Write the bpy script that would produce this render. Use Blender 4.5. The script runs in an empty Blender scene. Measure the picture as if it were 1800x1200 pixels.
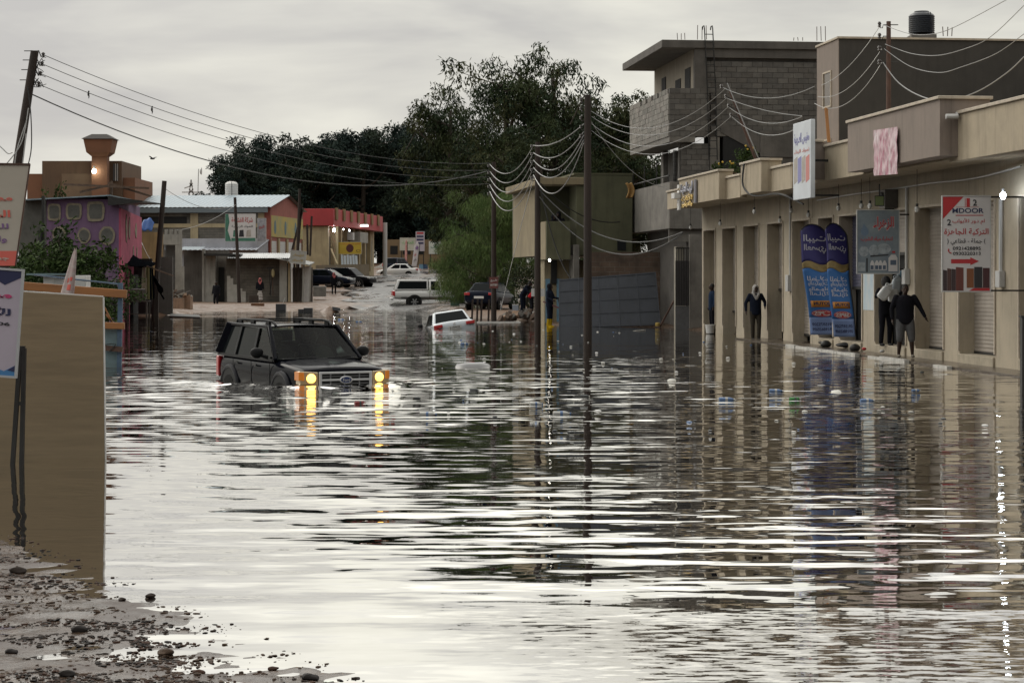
import bpy, bmesh, math, random
import numpy as np
from mathutils import Vector, Matrix, noise
R = math.radians
rnd = random.Random(7)
SC = bpy.context.scene
COL = SC.collection
# ------------------------------------------------------------------ camera
F, HZ, CH = 3500.0, 486.0, 2.0            # focal length in photo pixels, horizon row, eye height above the flood
cam = bpy.data.cameras.new('camera'); camo = bpy.data.objects.new('camera', cam); COL.objects.link(camo)
camo.location = (0, 0, CH); camo.rotation_euler = (R(90), 0, 0)
cam.sensor_width = 36; cam.lens = 36 * F / 1800
cam.shift_y = -(600 - HZ) / 1800
cam.clip_start = 0.5; cam.clip_end = 3000
SC.camera = camo
# ------------------------------------------------------------------ sky, sun, exposure
SUN_EL, SUN_AZ = 38, -42                  # degrees; azimuth from +Y towards +X
w = bpy.data.worlds.new('World'); SC.world = w; w.use_nodes = True
nt = w.node_tree; nt.nodes.clear(); N = nt.nodes.new; L = nt.links.new
def wn(t, **k):
    n = N(t)
    for a, b in k.items(): setattr(n, a, b)
    return n
def math_(tree, op, a, b=None, c=None, clamp=False):
    n = tree.nodes.new('ShaderNodeMath'); n.operation = op; n.use_clamp = clamp
    for i, s in enumerate((a, b, c)):
        if s is None: continue
        if isinstance(s, (int, float)): n.inputs[i].default_value = s
        else: tree.links.new(s, n.inputs[i])
    return n.outputs[0]
def mixc(tree, fac, a, b, blend='MIX'):
    n = tree.nodes.new('ShaderNodeMix'); n.data_type = 'RGBA'; n.blend_type = blend
    for s, i in ((fac, 0), (a, 6), (b, 7)):
        if isinstance(s, (int, float)): n.inputs[i].default_value = s
        elif isinstance(s, tuple): n.inputs[i].default_value = (*s, 1) if len(s) == 3 else s
        else: tree.links.new(s, n.inputs[i])
    return n.outputs[2]
sky = wn('ShaderNodeTexSky', sky_type='NISHITA', sun_disc=False)
sky.sun_elevation = R(SUN_EL); sky.sun_rotation = R(SUN_AZ); sky.dust_density = 4; sky.air_density = 1.5
tc = N('ShaderNodeTexCoord'); sep = N('ShaderNodeSeparateXYZ'); L(tc.outputs['Generated'], sep.inputs[0])
mp = N('ShaderNodeMapping'); L(tc.outputs['Generated'], mp.inputs[0]); mp.inputs['Scale'].default_value = (2.2, 2.2, 9.0)
n1 = N('ShaderNodeTexNoise'); L(mp.outputs[0], n1.inputs['Vector']); n1.inputs['Scale'].default_value = 2.2; n1.inputs['Detail'].default_value = 5; n1.inputs['Roughness'].default_value = .5; n1.inputs['Distortion'].default_value = .35
cl = N('ShaderNodeValToRGB'); L(n1.outputs[0], cl.inputs[0])
cl.color_ramp.elements[0].position = .36; cl.color_ramp.elements[0].color = (.52, .512, .505, 1)
cl.color_ramp.elements[1].position = .64; cl.color_ramp.elements[1].color = (.83, .815, .735, 1)
# an overcast sky is brighter overhead than at the horizon, and a little brighter towards the veiled sun
el_ = N('ShaderNodeMapRange'); el_.interpolation_type = 'SMOOTHSTEP'; L(sep.outputs[2], el_.inputs[0]); el_.inputs[1].default_value = .13; el_.inputs[2].default_value = .38
grad = math_(nt, 'MULTIPLY_ADD', el_.outputs[0], 1.35, 1.12)
sd = Vector((math.sin(R(SUN_AZ)) * math.cos(R(SUN_EL)), math.cos(R(SUN_AZ)) * math.cos(R(SUN_EL)), math.sin(R(SUN_EL))))
dp = N('ShaderNodeVectorMath'); dp.operation = 'DOT_PRODUCT'; L(tc.outputs['Generated'], dp.inputs[0]); dp.inputs[1].default_value = sd
grad2 = math_(nt, 'MULTIPLY_ADD', dp.outputs['Value'], 0.56, 0.60)
gg = math_(nt, 'MULTIPLY', grad, grad2)
clc = N('ShaderNodeVectorMath'); clc.operation = 'SCALE'; L(cl.outputs[0], clc.inputs[0]); L(gg, clc.inputs['Scale'])
skd = N('ShaderNodeVectorMath'); skd.operation = 'SCALE'; L(sky.outputs[0], skd.inputs[0]); skd.inputs['Scale'].default_value = .1
skymix = mixc(nt, .95, skd.outputs[0], clc.outputs[0])
bg = N('ShaderNodeBackground'); L(skymix, bg.inputs[0]); bg.inputs[1].default_value = 1.0
wo = N('ShaderNodeOutputWorld'); L(bg.outputs[0], wo.inputs[0])
sl = bpy.data.lights.new('sun', 'SUN'); sl.energy = 0.75; sl.angle = R(28); sl.color = (1, .95, .86)
so = bpy.data.objects.new('sun', sl); COL.objects.link(so); so.rotation_euler = (-sd).to_track_quat('-Z', 'Y').to_euler()
SC.view_settings.view_transform = 'Standard'; SC.view_settings.look = 'None'
SC.view_settings.exposure = -0.08; SC.view_settings.gamma = 1.0; SC.view_settings.use_curve_mapping = False
SC.cycles.use_denoising = True; SC.cycles.max_bounces = 6; SC.cycles.transparent_max_bounces = 10
SC.cycles.sample_clamp_indirect = 4; SC.cycles.caustics_reflective = False; SC.cycles.caustics_refractive = False
# ------------------------------------------------------------------ pixel helpers
def P(px, py, d): return Vector(((px - 900) / F * d, d, CH + (HZ - py) / F * d))
def G(px, py, z=0.0):
    d = F * (CH - z) / (py - HZ); return Vector(((px - 900) / F * d, d, z))
def zat(py, d): return CH + (HZ - py) / F * d
# ------------------------------------------------------------------ materials
MATS = {}
def mat(name, col, rough=.7, metal=0, var=.0, vscale=3.0, bump=0.0, bscale=40.0, stain=0.0, spec=.5, emit=None, estr=0, stretch=(1, 1, 1), col2=None, coat=0):
    if name in MATS: return MATS[name]
    m = bpy.data.materials.new(name); m.use_nodes = True; t = m.node_tree; b = t.nodes['Principled BSDF']
    b.inputs['Roughness'].default_value = rough; b.inputs['Metallic'].default_value = metal
    b.inputs['Specular IOR Level'].default_value = spec; b.inputs['Coat Weight'].default_value = coat
    b.inputs['Base Color'].default_value = (*col, 1)
    if var or stain or bump:
        g = t.nodes.new('ShaderNodeNewGeometry'); mpn = t.nodes.new('ShaderNodeMapping'); t.links.new(g.outputs['Position'], mpn.inputs[0])
        mpn.inputs['Scale'].default_value = stretch
    c = None
    if var:
        n = t.nodes.new('ShaderNodeTexNoise'); t.links.new(mpn.outputs[0], n.inputs['Vector']); n.inputs['Scale'].default_value = vscale; n.inputs['Detail'].default_value = 6; n.inputs['Roughness'].default_value = .65
        r = t.nodes.new('ShaderNodeValToRGB'); t.links.new(n.outputs[0], r.inputs[0])
        c2 = col2 or tuple(x * (1 - var) for x in col)
        r.color_ramp.elements[0].position = .32; r.color_ramp.elements[0].color = (*c2, 1)
        r.color_ramp.elements[1].position = .66; r.color_ramp.elements[1].color = (*[min(1, x * (1 + var * .35)) for x in col], 1)
        c = r.outputs[0]
        rr = math_(t, 'MULTIPLY_ADD', n.outputs[0], .25, rough - .12, clamp=True); t.links.new(rr, b.inputs['Roughness'])
    if stain:   # run-off streaks and rising damp: narrow across, long down the wall
        m2 = t.nodes.new('ShaderNodeMapping'); t.links.new(g.outputs['Position'], m2.inputs[0]); m2.inputs['Scale'].default_value = (2.4, 2.4, .22)
        n2 = t.nodes.new('ShaderNodeTexNoise'); t.links.new(m2.outputs[0], n2.inputs['Vector']); n2.inputs['Scale'].default_value = 2.0; n2.inputs['Detail'].default_value = 5; n2.inputs['Roughness'].default_value = .7
        f = math_(t, 'MULTIPLY', math_(t, 'SUBTRACT', n2.outputs[0], .5, clamp=True), 4.0 * stain, clamp=True)
        c = mixc(t, f, c if c else tuple(col), tuple(x * .42 for x in col))
    if c: t.links.new(c, b.inputs['Base Color'])
    if bump:
        n3 = t.nodes.new('ShaderNodeTexNoise'); t.links.new(mpn.outputs[0], n3.inputs['Vector']); n3.inputs['Scale'].default_value = bscale; n3.inputs['Detail'].default_value = 4
        bp = t.nodes.new('ShaderNodeBump'); bp.inputs['Strength'].default_value = min(1, bump); bp.inputs['Distance'].default_value = .02; t.links.new(n3.outputs[0], bp.inputs['Height']); t.links.new(bp.outputs[0], b.inputs['Normal'])
    if emit:
        b.inputs['Emission Color'].default_value = (*emit, 1); b.inputs['Emission Strength'].default_value = estr
    MATS[name] = m; return m
# ------------------------------------------------------------------ mesh builder
class MB:
    def __init__(s): s.v = []; s.f = []
    def add(s, vs, fs):
        o = len(s.v); s.v += [tuple(p) for p in vs]; s.f += [tuple(i + o for i in q) for q in fs]; return s
    def hexa(s, p): return s.add(p, [(0, 3, 2, 1), (4, 5, 6, 7), (0, 1, 5, 4), (1, 2, 6, 5), (2, 3, 7, 6), (3, 0, 4, 7)])
    def box(s, x0, x1, y0, y1, z0, z1): return s.hexa([(x0, y0, z0), (x1, y0, z0), (x1, y1, z0), (x0, y1, z0), (x0, y0, z1), (x1, y0, z1), (x1, y1, z1), (x0, y1, z1)])
    def bar(s, a, b, wd, ht=None, up=(0, 0, 1)):          # rectangular bar from a to b
        a = Vector(a); b = Vector(b); ht = ht or wd; d = (b - a).normalized(); u = Vector(up)
        if abs(d.dot(u)) > .95: u = Vector((1, 0, 0))
        sx = d.cross(u).normalized() * wd / 2; sy = sx.cross(d).normalized() * ht / 2
        return s.hexa([a - sx - sy, a + sx - sy, a + sx + sy, a - sx + sy, b - sx - sy, b + sx - sy, b + sx + sy, b - sx + sy])
    def tube(s, pts, r, n=8, caps=True):
        pts = [Vector(p) for p in pts]; k = len(pts); rs = r if isinstance(r, (list, tuple)) else [r] * k
        vs = []; fs = []; u = None
        for i, p in enumerate(pts):
            d = (pts[min(i + 1, k - 1)] - pts[max(i - 1, 0)])
            d = d.normalized() if d.length > 1e-9 else Vector((0, 0, 1))
            if u is None: u = d.orthogonal().normalized()
            else:
                u = u - d * u.dot(d); u = u.normalized() if u.length > 1e-6 else d.orthogonal().normalized()
            v = d.cross(u)
            for j in range(n):
                a = 2 * math.pi * j / n; vs.append(p + (u * math.cos(a) + v * math.sin(a)) * rs[i])
        for i in range(k - 1):
            for j in range(n): fs.append((i * n + j, i * n + (j + 1) % n, (i + 1) * n + (j + 1) % n, (i + 1) * n + j))
        if caps: fs.append(tuple(range(n))[::-1]); fs.append(tuple((k - 1) * n + j for j in range(n)))
        return s.add(vs, fs)
    def lathe(s, prof, n=16, c=(0, 0, 0), axis='z'):
        vs = []; fs = []; k = len(prof)
        for r, z in prof:
            for j in range(n):
                a = 2 * math.pi * j / n; x, y = r * math.cos(a), r * math.sin(a)
                q = (x, y, z) if axis == 'z' else ((z, x, y) if axis == 'x' else (y, z, x))
                vs.append((q[0] + c[0], q[1] + c[1], q[2] + c[2]))
        for i in range(k - 1):
            for j in range(n): fs.append((i * n + j, i * n + (j + 1) % n, (i + 1) * n + (j + 1) % n, (i + 1) * n + j))
        fs.append(tuple(range(n))[::-1]); fs.append(tuple((k - 1) * n + j for j in range(n)))
        return s.add(vs, fs)
    def ell(s, c, r, nu=12, nv=8):
        pr = [(max(1e-3, math.sin(math.pi * i / nv)), -math.cos(math.pi * i / nv)) for i in range(nv + 1)]
        m = MB().lathe(pr, nu); r = r if isinstance(r, (tuple, list)) else (r, r, r)
        return s.add([(x * r[0] + c[0], y * r[1] + c[1], z * r[2] + c[2]) for x, y, z in m.v], m.f)
    def prism(s, poly, fn, w0, w1):                        # outline poly [(a,b)], fn(a,b,w)->xyz, extruded w0..w1
        k = len(poly); vs = [fn(a, b, w0) for a, b in poly] + [fn(a, b, w1) for a, b in poly]
        fs = [tuple(range(k))[::-1], tuple(range(k, 2 * k))] + [(i, (i + 1) % k, (i + 1) % k + k, i + k) for i in range(k)]
        return s.add(vs, fs)
    def grid(s, fn, nu, nv):
        vs = [fn(i / nu, j / nv) for j in range(nv + 1) for i in range(nu + 1)]
        fs = [(j * (nu + 1) + i, j * (nu + 1) + i + 1, (j + 1) * (nu + 1) + i + 1, (j + 1) * (nu + 1) + i) for j in range(nv) for i in range(nu)]
        return s.add(vs, fs)
    def xf(s, M): s.v = [tuple(M @ Vector(p)) for p in s.v]; return s
    def mesh(s, name):
        m = bpy.data.meshes.new(name); m.from_pydata(s.v, [], s.f); m.update()
        b = bmesh.new(); b.from_mesh(m); bmesh.ops.recalc_face_normals(b, faces=b.faces); b.to_mesh(m); b.free()
        return m
    def build(s, name, m, parent=None, bevel=0, seg=2, smooth=True, ang=35, solid=0, sub=0):
        me = s.mesh(name)
        if smooth:
            me.shade_smooth(); me.set_sharp_from_angle(angle=R(ang))
        o = link(bpy.data.objects.new(name, me), parent); me.materials.append(m)
        if solid: q = o.modifiers.new('s', 'SOLIDIFY'); q.thickness = solid; q.offset = 0
        if sub: q = o.modifiers.new('d', 'SUBSURF'); q.levels = q.render_levels = sub
        if bevel: q = o.modifiers.new('b', 'BEVEL'); q.width = bevel; q.segments = seg; q.limit_method = 'ANGLE'; q.angle_limit = R(35)
        return o
def link(o, parent=None):
    COL.objects.link(o)
    if parent is not None: o.parent = parent
    return o
def tag(o, label, cat, group=None):
    o['label'] = label; o['category'] = cat
    if group: o['group'] = group
    return o
def thing(name, label, cat, loc=(0, 0, 0), rz=0.0, group=None):
    o = bpy.data.objects.new(name, None); COL.objects.link(o); o.location = loc; o.rotation_euler = (0, 0, rz); o.empty_display_size = .2
    return tag(o, label, cat, group)
def structure(o): o['kind'] = 'structure'; return o
def stuff(o): o['kind'] = 'stuff'; return o
def copy_tree(o, parent=None):
    c = o.copy(); COL.objects.link(c); c.parent = parent
    for ch in list(o.children): copy_tree(ch, c)
    return c
# ------------------------------------------------------------------ lettering (Arabic letters joined by hand: presentation forms, right to left)
AR = {}
for ch, c, n in (('ا', 0xFE8D, 2), ('أ', 0xFE83, 2), ('إ', 0xFE87, 2), ('ب', 0xFE8F, 4), ('ة', 0xFE93, 2), ('ت', 0xFE95, 4), ('ث', 0xFE99, 4), ('ج', 0xFE9D, 4), ('ح', 0xFEA1, 4), ('خ', 0xFEA5, 4), ('د', 0xFEA9, 2), ('ذ', 0xFEAB, 2), ('ر', 0xFEAD, 2), ('ز', 0xFEAF, 2), ('س', 0xFEB1, 4), ('ش', 0xFEB5, 4), ('ص', 0xFEB9, 4), ('ض', 0xFEBD, 4), ('ط', 0xFEC1, 4), ('ظ', 0xFEC5, 4), ('ع', 0xFEC9, 4), ('غ', 0xFECD, 4), ('ف', 0xFED1, 4), ('ق', 0xFED5, 4), ('ك', 0xFED9, 4), ('ل', 0xFEDD, 4), ('م', 0xFEE1, 4), ('ن', 0xFEE5, 4), ('ه', 0xFEE9, 4), ('و', 0xFEED, 2), ('ى', 0xFEEF, 2), ('ي', 0xFEF1, 4), ('ء', 0xFE80, 1), ('لا', 0xFEFB, 2), ('لأ', 0xFEF7, 2), ('ـ', 0x640, 4)): AR[ch] = (c, n)
def shape(s):
    if not any(c in AR for c in s): return s
    tk = []; i = 0
    while i < len(s):
        if s[i:i + 2] in ('لا', 'لأ'): tk.append(s[i:i + 2]); i += 2
        else: tk.append(s[i]); i += 1
    out = []
    for k, t in enumerate(tk):
        if t not in AR or t == 'ـ': out.append(t); continue
        c, n = AR[t]
        pj = k > 0 and tk[k - 1] in AR and AR[tk[k - 1]][1] == 4 and n >= 2
        nj = n == 4 and k + 1 < len(tk) and tk[k + 1] in AR and AR[tk[k + 1]][1] >= 2
        out.append(chr(c + (3 if pj and nj else 2 if nj else 1 if pj else 0)))
    return ''.join(reversed(out))
def lettering(text, m, parent, cx, cz, wd, ht, y=-.004, bold=.02, mirror=False, fn=None, depth=0, name='lettering'):
    """flat letters in the x-z plane facing -y, fitted to wd x ht round (cx, cz); fn maps (x,z,y) to the sign's own space"""
    c = bpy.data.curves.new('t', 'FONT'); c.body = shape(text); c.align_x = 'CENTER'; c.offset = bold; c.resolution_u = 3; c.extrude = 0
    o = bpy.data.objects.new('t', c); COL.objects.link(o); bpy.context.view_layer.update()
    me = bpy.data.meshes.new_from_object(o.evaluated_get(bpy.context.evaluated_depsgraph_get())); bpy.data.objects.remove(o)
    n = len(me.vertices); a = np.zeros(n * 3); me.vertices.foreach_get('co', a); a = a.reshape(-1, 3)
    lo, hi = a.min(0), a.max(0); sx = wd / max(1e-6, hi[0] - lo[0]); sz = ht / max(1e-6, hi[1] - lo[1])
    x = (a[:, 0] - (lo[0] + hi[0]) / 2) * sx * (-1 if mirror else 1) + cx; z = (a[:, 1] - (lo[1] + hi[1]) / 2) * sz + cz
    for i in range(n): me.vertices[i].co = fn(x[i], z[i], y) if fn else (x[i], y, z[i])
    me.materials.clear(); me.materials.append(m)
    ob = link(bpy.data.objects.new(name, me), parent)
    if depth: q = ob.modifiers.new('s', 'SOLIDIFY'); q.thickness = depth; q.offset = 0
    return ob
# ------------------------------------------------------------------ the ground
SHORE = [(-1100, 75), (60, 88), (180, 100), (300, 101), (360, 117), (450, 114), (560, 121), (650, 128), (760, 119), (830, 96), (920, 92), (975, 81), (1170, 79.5), (1235, 73), (1400, 60), (1700, 46), (2600, 30)]
def shore_y(px):
    for (a, ya), (b, yb) in zip(SHORE, SHORE[1:]):
        if px <= b: return ya + (yb - ya) * max(0, (px - a)) / (b - a)
    return SHORE[-1][1]
def fbm(x, y, s, o=4): return noise.fractal(Vector((x * s, y * s, 3.1)), 1.0, 2.0, o)
def gz(x, y):
    px = 900 + F * x / max(y, 1.0)
    e = y - shore_y(px)
    zb = max(-.6, .06 * e) if e < 0 else min(.045 * e, .26)
    if e > -3: zb += .03 * fbm(x, y, .35) * min(1, (e + 3) / 3)
    if y > 138: zb += (min(y, 262) - 138) * .0285
    s = (x + 1.0) * -.873 + (y - 9.75) * -.487                 # near-left mud bank, positive inland
    if y < 30:
        zs = max(-.6, .05 * s) if s < 0 else (.012 * s if s < 2 else .024 + .05 * (s - 2))
        if s > -2.5: zs += (.018 * fbm(x, y, .9, 5) + .016 * fbm(x + 9, y * 1.6, 3.2, 4) + .005 * fbm(x, y, 11.0, 2)) * min(1, (s + 2.5) / 2)
        zb = max(zb, zs) if y > 26 else zs
    return zb
def axis_lines(spec):
    out = []
    for a, b, st in spec:
        n = max(1, int(round((b - a) / st)))
        out += [a + (b - a) * i / n for i in range(n)]
    out.append(spec[-1][1]); return out
xs = axis_lines([(-900, -120, 130), (-120, -45, 7.5), (-45, -8, 2), (-8, -5.2, .5), (-5.2, .4, .06), (.4, 3, .4), (3, 45, 2), (45, 120, 7.5), (120, 900, 130)])
ys = axis_lines([(-60, 2, 6), (2, 8.8, .5), (8.8, 15.4, .05), (15.4, 24, 1), (24, 75, 3), (75, 140, .9), (140, 300, 4), (300, 1500, 120)])
gv = [(x, y, gz(x, y)) for y in ys for x in xs]; nx = len(xs)
gf = [(j * nx + i, j * nx + i + 1, (j + 1) * nx + i + 1, (j + 1) * nx + i) for j in range(len(ys) - 1) for i in range(nx - 1)]
def ground_mat():
    m = bpy.data.materials.new('wet_sand_ground'); m.use_nodes = True; t = m.node_tree; b = t.nodes['Principled BSDF']
    g = t.nodes.new('ShaderNodeNewGeometry')
    def nz(s, d=6, st=(1, 1, 1)):
        mm = t.nodes.new('ShaderNodeMapping'); mm.inputs['Scale'].default_value = st; t.links.new(g.outputs['Position'], mm.inputs[0])
        n = t.nodes.new('ShaderNodeTexNoise'); t.links.new(mm.outputs[0], n.inputs['Vector']); n.inputs['Scale'].default_value = s; n.inputs['Detail'].default_value = d; n.inputs['Roughness'].default_value = .65; return n.outputs[0]
    a = nz(.6); c = nz(9, 8); r = t.nodes.new('ShaderNodeValToRGB'); t.links.new(math_(t, 'MULTIPLY_ADD', c, .6, math_(t, 'MULTIPLY', a, .4)), r.inputs[0])
    e = r.color_ramp.elements; e[0].position = .33; e[0].color = (.024, .017, .012, 1); e[1].position = .68; e[1].color = (.115, .074, .047, 1)
    q = e.new(.5); q.color = (.058, .038, .026, 1)
    pm = t.nodes.new('ShaderNodeMapRange'); t.links.new(nz(1.6, 7, (1, .7, 1)), pm.inputs[0]); pm.inputs[1].default_value = .53; pm.inputs[2].default_value = .60
    sy_ = t.nodes.new('ShaderNodeSeparateXYZ'); t.links.new(g.outputs['Position'], sy_.inputs[0]); fr = t.nodes.new('ShaderNodeMapRange'); t.links.new(sy_.outputs[1], fr.inputs[0]); fr.inputs[1].default_value = 60; fr.inputs[2].default_value = 100
    sand = mixc(t, a, (.15, .082, .048), (.23, .14, .085))
    t.links.new(mixc(t, fr.outputs[0], mixc(t, pm.outputs[0], r.outputs[0], (.034, .017, .010)), mixc(t, .6, r.outputs[0], sand)), b.inputs['Base Color'])
    rr = math_(t, 'MULTIPLY_ADD', math_(t, 'SUBTRACT', nz(2.2, 5), .42, clamp=True), 1.1, .08, clamp=True)
    t.links.new(math_(t, 'MULTIPLY_ADD', fr.outputs[0], .30, math_(t, 'MULTIPLY_ADD', pm.outputs[0], .25, math_(t, 'MINIMUM', rr, .6))), b.inputs['Roughness'])
    bp = t.nodes.new('ShaderNodeBump'); bp.inputs['Distance'].default_value = .02; bp.inputs['Strength'].default_value = .45
    t.links.new(math_(t, 'MULTIPLY_ADD', nz(30, 5), .5, nz(6, 5)), bp.inputs['Height']); t.links.new(bp.outputs[0], b.inputs['Normal'])
    return m
GM = ground_mat()
mb = MB(); mb.v = gv; mb.f = gf
structure(mb.build('ground', GM, smooth=True, ang=80))
# wet road climbing away behind the flood
RD = [(735, 112), (722, 126), (700, 142), (690, 158), (694, 176), (712, 196), (752, 214), (830, 228), (960, 238)]
rp = [Vector(((px - 900) / F * d, d, 0)) for px, d in RD]
def catmull(pts, k=6):
    o = []
    for i in range(len(pts) - 1):
        a, b, c, d = pts[max(i - 1, 0)], pts[i], pts[i + 1], pts[min(i + 2, len(pts) - 1)]
        for j in range(k):
            t = j / k; o.append(.5 * ((2 * b) + (-a + c) * t + (2 * a - 5 * b + 4 * c - d) * t * t + (-a + 3 * b - 3 * c + d) * t ** 3))
    o.append(pts[-1]); return o
rc = catmull(rp)
mb = MB(); vs = []
for i, p in enumerate(rc):
    d = (rc[min(i + 1, len(rc) - 1)] - rc[max(i - 1, 0)]).normalized(); n = Vector((d.y, -d.x, 0))
    zc = gz(p.x, p.y) + .05
    wL = 3.6 + .5 * math.sin(i * 1.3); wR = 4.2 + .5 * math.sin(i * .9)
    for o in (-wL, -wL * .4, wR * .4, wR): q = p + n * o; vs.append((q.x, q.y, max(gz(q.x, q.y), zc - .04) + .03))
fs = [(i * 4 + j, i * 4 + j + 1, i * 4 + j + 5, i * 4 + j + 4) for i in range(len(rc) - 1) for j in range(3)]
mb.add(vs, fs)
def road_mat():
    m = bpy.data.materials.new('wet_asphalt'); m.use_nodes = True; t = m.node_tree; b = t.nodes['Principled BSDF']; g = t.nodes.new('ShaderNodeNewGeometry')
    def nz(s, st, d=6):
        mm = t.nodes.new('ShaderNodeMapping'); mm.inputs['Scale'].default_value = st; t.links.new(g.outputs['Position'], mm.inputs[0]); n = t.nodes.new('ShaderNodeTexNoise'); t.links.new(mm.outputs[0], n.inputs['Vector']); n.inputs['Scale'].default_value = s; n.inputs['Detail'].default_value = d; n.inputs['Roughness'].default_value = .65; return n.outputs[0]
    a = nz(.5, (1, .25, 1)); r = t.nodes.new('ShaderNodeMapRange'); t.links.new(a, r.inputs[0]); r.inputs[1].default_value = .42; r.inputs[2].default_value = .56; r.inputs[3].default_value = .12; r.inputs[4].default_value = .5; t.links.new(r.outputs[0], b.inputs['Roughness'])
    r2 = t.nodes.new('ShaderNodeMapRange'); t.links.new(nz(.35, (1, .3, 1), 7), r2.inputs[0]); r2.inputs[1].default_value = .5; r2.inputs[2].default_value = .62
    t.links.new(mixc(t, r2.outputs[0], (.05, .048, .046), (.13, .082, .052)), b.inputs['Base Color']); b.inputs['Specular IOR Level'].default_value = .9
    bp = t.nodes.new('ShaderNodeBump'); bp.inputs['Strength'].default_value = .5; bp.inputs['Distance'].default_value = .05; t.links.new(nz(1.5, (1, .5, 1)), bp.inputs['Height']); t.links.new(bp.outputs[0], b.inputs['Normal']); return m
structure(mb.build('road', road_mat()))
# ------------------------------------------------------------------ the flood water
SUV_F = Vector((-2.98, 35.75, 0)); SUV_A = R(28)
SUV_H = Vector((math.sin(SUV_A), -math.cos(SUV_A), 0)); SUV_S = Vector((SUV_H.y, -SUV_H.x, 0))   # heading and the side seen in the photo
def wz(x, y):
    p = Vector((x, y, 0)) - SUV_F; f = p.dot(SUV_H); s = p.dot(SUV_S)
    z = 0.0
    if -6 < f < 2.5 and abs(s) < 3.4:
        if f > 0: r = math.hypot(f, max(0, abs(s) - .75)); z += .075 * math.exp(-((r - .16) / .22) ** 2)
        else:
            r = abs(s) - .9; k = math.exp(f / 3.0); z += .07 * k * math.exp(-((r - .12 + f * .20) / .22) ** 2) - .03 * k * math.exp(-((r - .7 + f * .2) / .3) ** 2)
        z *= 1 + .35 * fbm(x, y, 2.2, 3)
    return z
wx = axis_lines([(-900, -60, 120), (-60, -8, 8), (-8, 1, .1), (1, 60, 8), (60, 900, 120)])
wy = axis_lines([(-20, 30, 10), (30, 42.5, .1), (42.5, 140, 12), (140, 150, 10)])
mb = MB(); nx = len(wx); mb.v = [(x, y, wz(x, y)) for y in wy for x in wx]
mb.f = [(j * nx + i, j * nx + i + 1, (j + 1) * nx + i + 1, (j + 1) * nx + i) for j in range(len(wy) - 1) for i in range(nx - 1)]
def water_mat():
    m = bpy.data.materials.new('muddy_water'); m.use_nodes = True; t = m.node_tree; b = t.nodes['Principled BSDF']; lk = t.links.new
    t.nodes.remove(b); df = t.nodes.new('ShaderNodeBsdfDiffuse'); df.inputs[0].default_value = (.060, .044, .031, 1); gs = t.nodes.new('ShaderNodeBsdfGlossy'); gs.inputs['Roughness'].default_value = .02; gs.inputs[0].default_value = (.97, .96, .94, 1); mx = t.nodes.new('ShaderNodeMixShader'); fz = t.nodes.new('ShaderNodeFresnel'); fz.inputs[0].default_value = 1.36
    g = t.nodes.new('ShaderNodeNewGeometry'); sp = t.nodes.new('ShaderNodeSeparateXYZ'); lk(g.outputs['Position'], sp.inputs[0])
    def nz(scale, st, det=2, off=0.0, rot=0.0, dist=0.0):
        mm = t.nodes.new('ShaderNodeMapping'); mm.inputs['Scale'].default_value = st; mm.inputs['Location'].default_value = (off, off * .7, 0); mm.inputs['Rotation'].default_value = (0, 0, rot)
        lk(g.outputs['Position'], mm.inputs[0])
        n = t.nodes.new('ShaderNodeTexNoise'); n.noise_dimensions = '2D'; lk(mm.outputs[0], n.inputs['Vector']); n.inputs['Scale'].default_value = scale; n.inputs['Detail'].default_value = det; n.inputs['Roughness'].default_value = .55; n.inputs['Distortion'].default_value = dist
        return n
    def sub(o): return math_(t, 'SUBTRACT', o, .5)
    def smooth(o, a, b_):
        r = t.nodes.new('ShaderNodeMapRange'); r.interpolation_type = 'SMOOTHSTEP'; lk(o, r.inputs[0]); r.inputs[1].default_value = a; r.inputs[2].default_value = b_; return r.outputs[0]
    X, Y = sp.outputs[0], sp.outputs[1]
    # long-crested ripples running up the street, small chop, rain-pocked fine grain
    w1 = sub(nz(1.0, (.62, 3.4, 1), 1, 3.1, .06, .2).outputs[0]); w2 = sub(nz(1.0, (2.4, 8.0, 1), 1, 11.0, -.05).outputs[0])
    w3 = nz(1.0, (4.5, 9.0, 1), 2, 23.0); w4 = nz(1.0, (.05, .35, 1), 2, 41.0, .08)
    # strength: patches, calmer in the lee of the board and at the near mud
    patch = smooth(nz(1.0, (.055, .12, 1), 3, 7.7, .1, .6).outputs[0], .36, .62)
    east = smooth(math_(t, 'MULTIPLY_ADD', Y, .07, X), -2.2, 2.2)
    near = smooth(Y, 10.5, 17.0); far = smooth(Y, 46, 62)
    amp = math_(t, 'MULTIPLY', math_(t, 'MULTIPLY_ADD', patch, .65, .42), math_(t, 'MULTIPLY_ADD', math_(t, 'MAXIMUM', east, smooth(Y, 18, 27)), .88, .12))
    amp = math_(t, 'MULTIPLY', amp, math_(t, 'MULTIPLY_ADD', near, .75, .25))
    amp = math_(t, 'MULTIPLY', amp, math_(t, 'MULTIPLY_ADD', far, -.72, 1.0))
    # rings spreading from the car's track, out to the right
    def rings(cx, cy, k, r0, r1, a):
        v = t.nodes.new('ShaderNodeVectorMath'); v.operation = 'DISTANCE'; lk(g.outputs['Position'], v.inputs[0]); v.inputs[1].default_value = (cx, cy, 0)
        r = math_(t, 'ADD', v.outputs['Value'], math_(t, 'MULTIPLY', w4.outputs[0], 2.2))
        return math_(t, 'MULTIPLY', math_(t, 'MULTIPLY', math_(t, 'SINE', math_(t, 'MULTIPLY', r, k)), a), math_(t, 'MULTIPLY', smooth(r, r0, r0 + 2), smooth(r, r1, r1 - 4)))
    rg = math_(t, 'MULTIPLY', math_(t, 'ADD', rings(-1.0, 36.5, 6.5, 1, 30, .014), rings(5.5, 30.0, 9.0, 4, 19, .017)), math_(t, 'MULTIPLY_ADD', patch, .7, .3))
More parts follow.
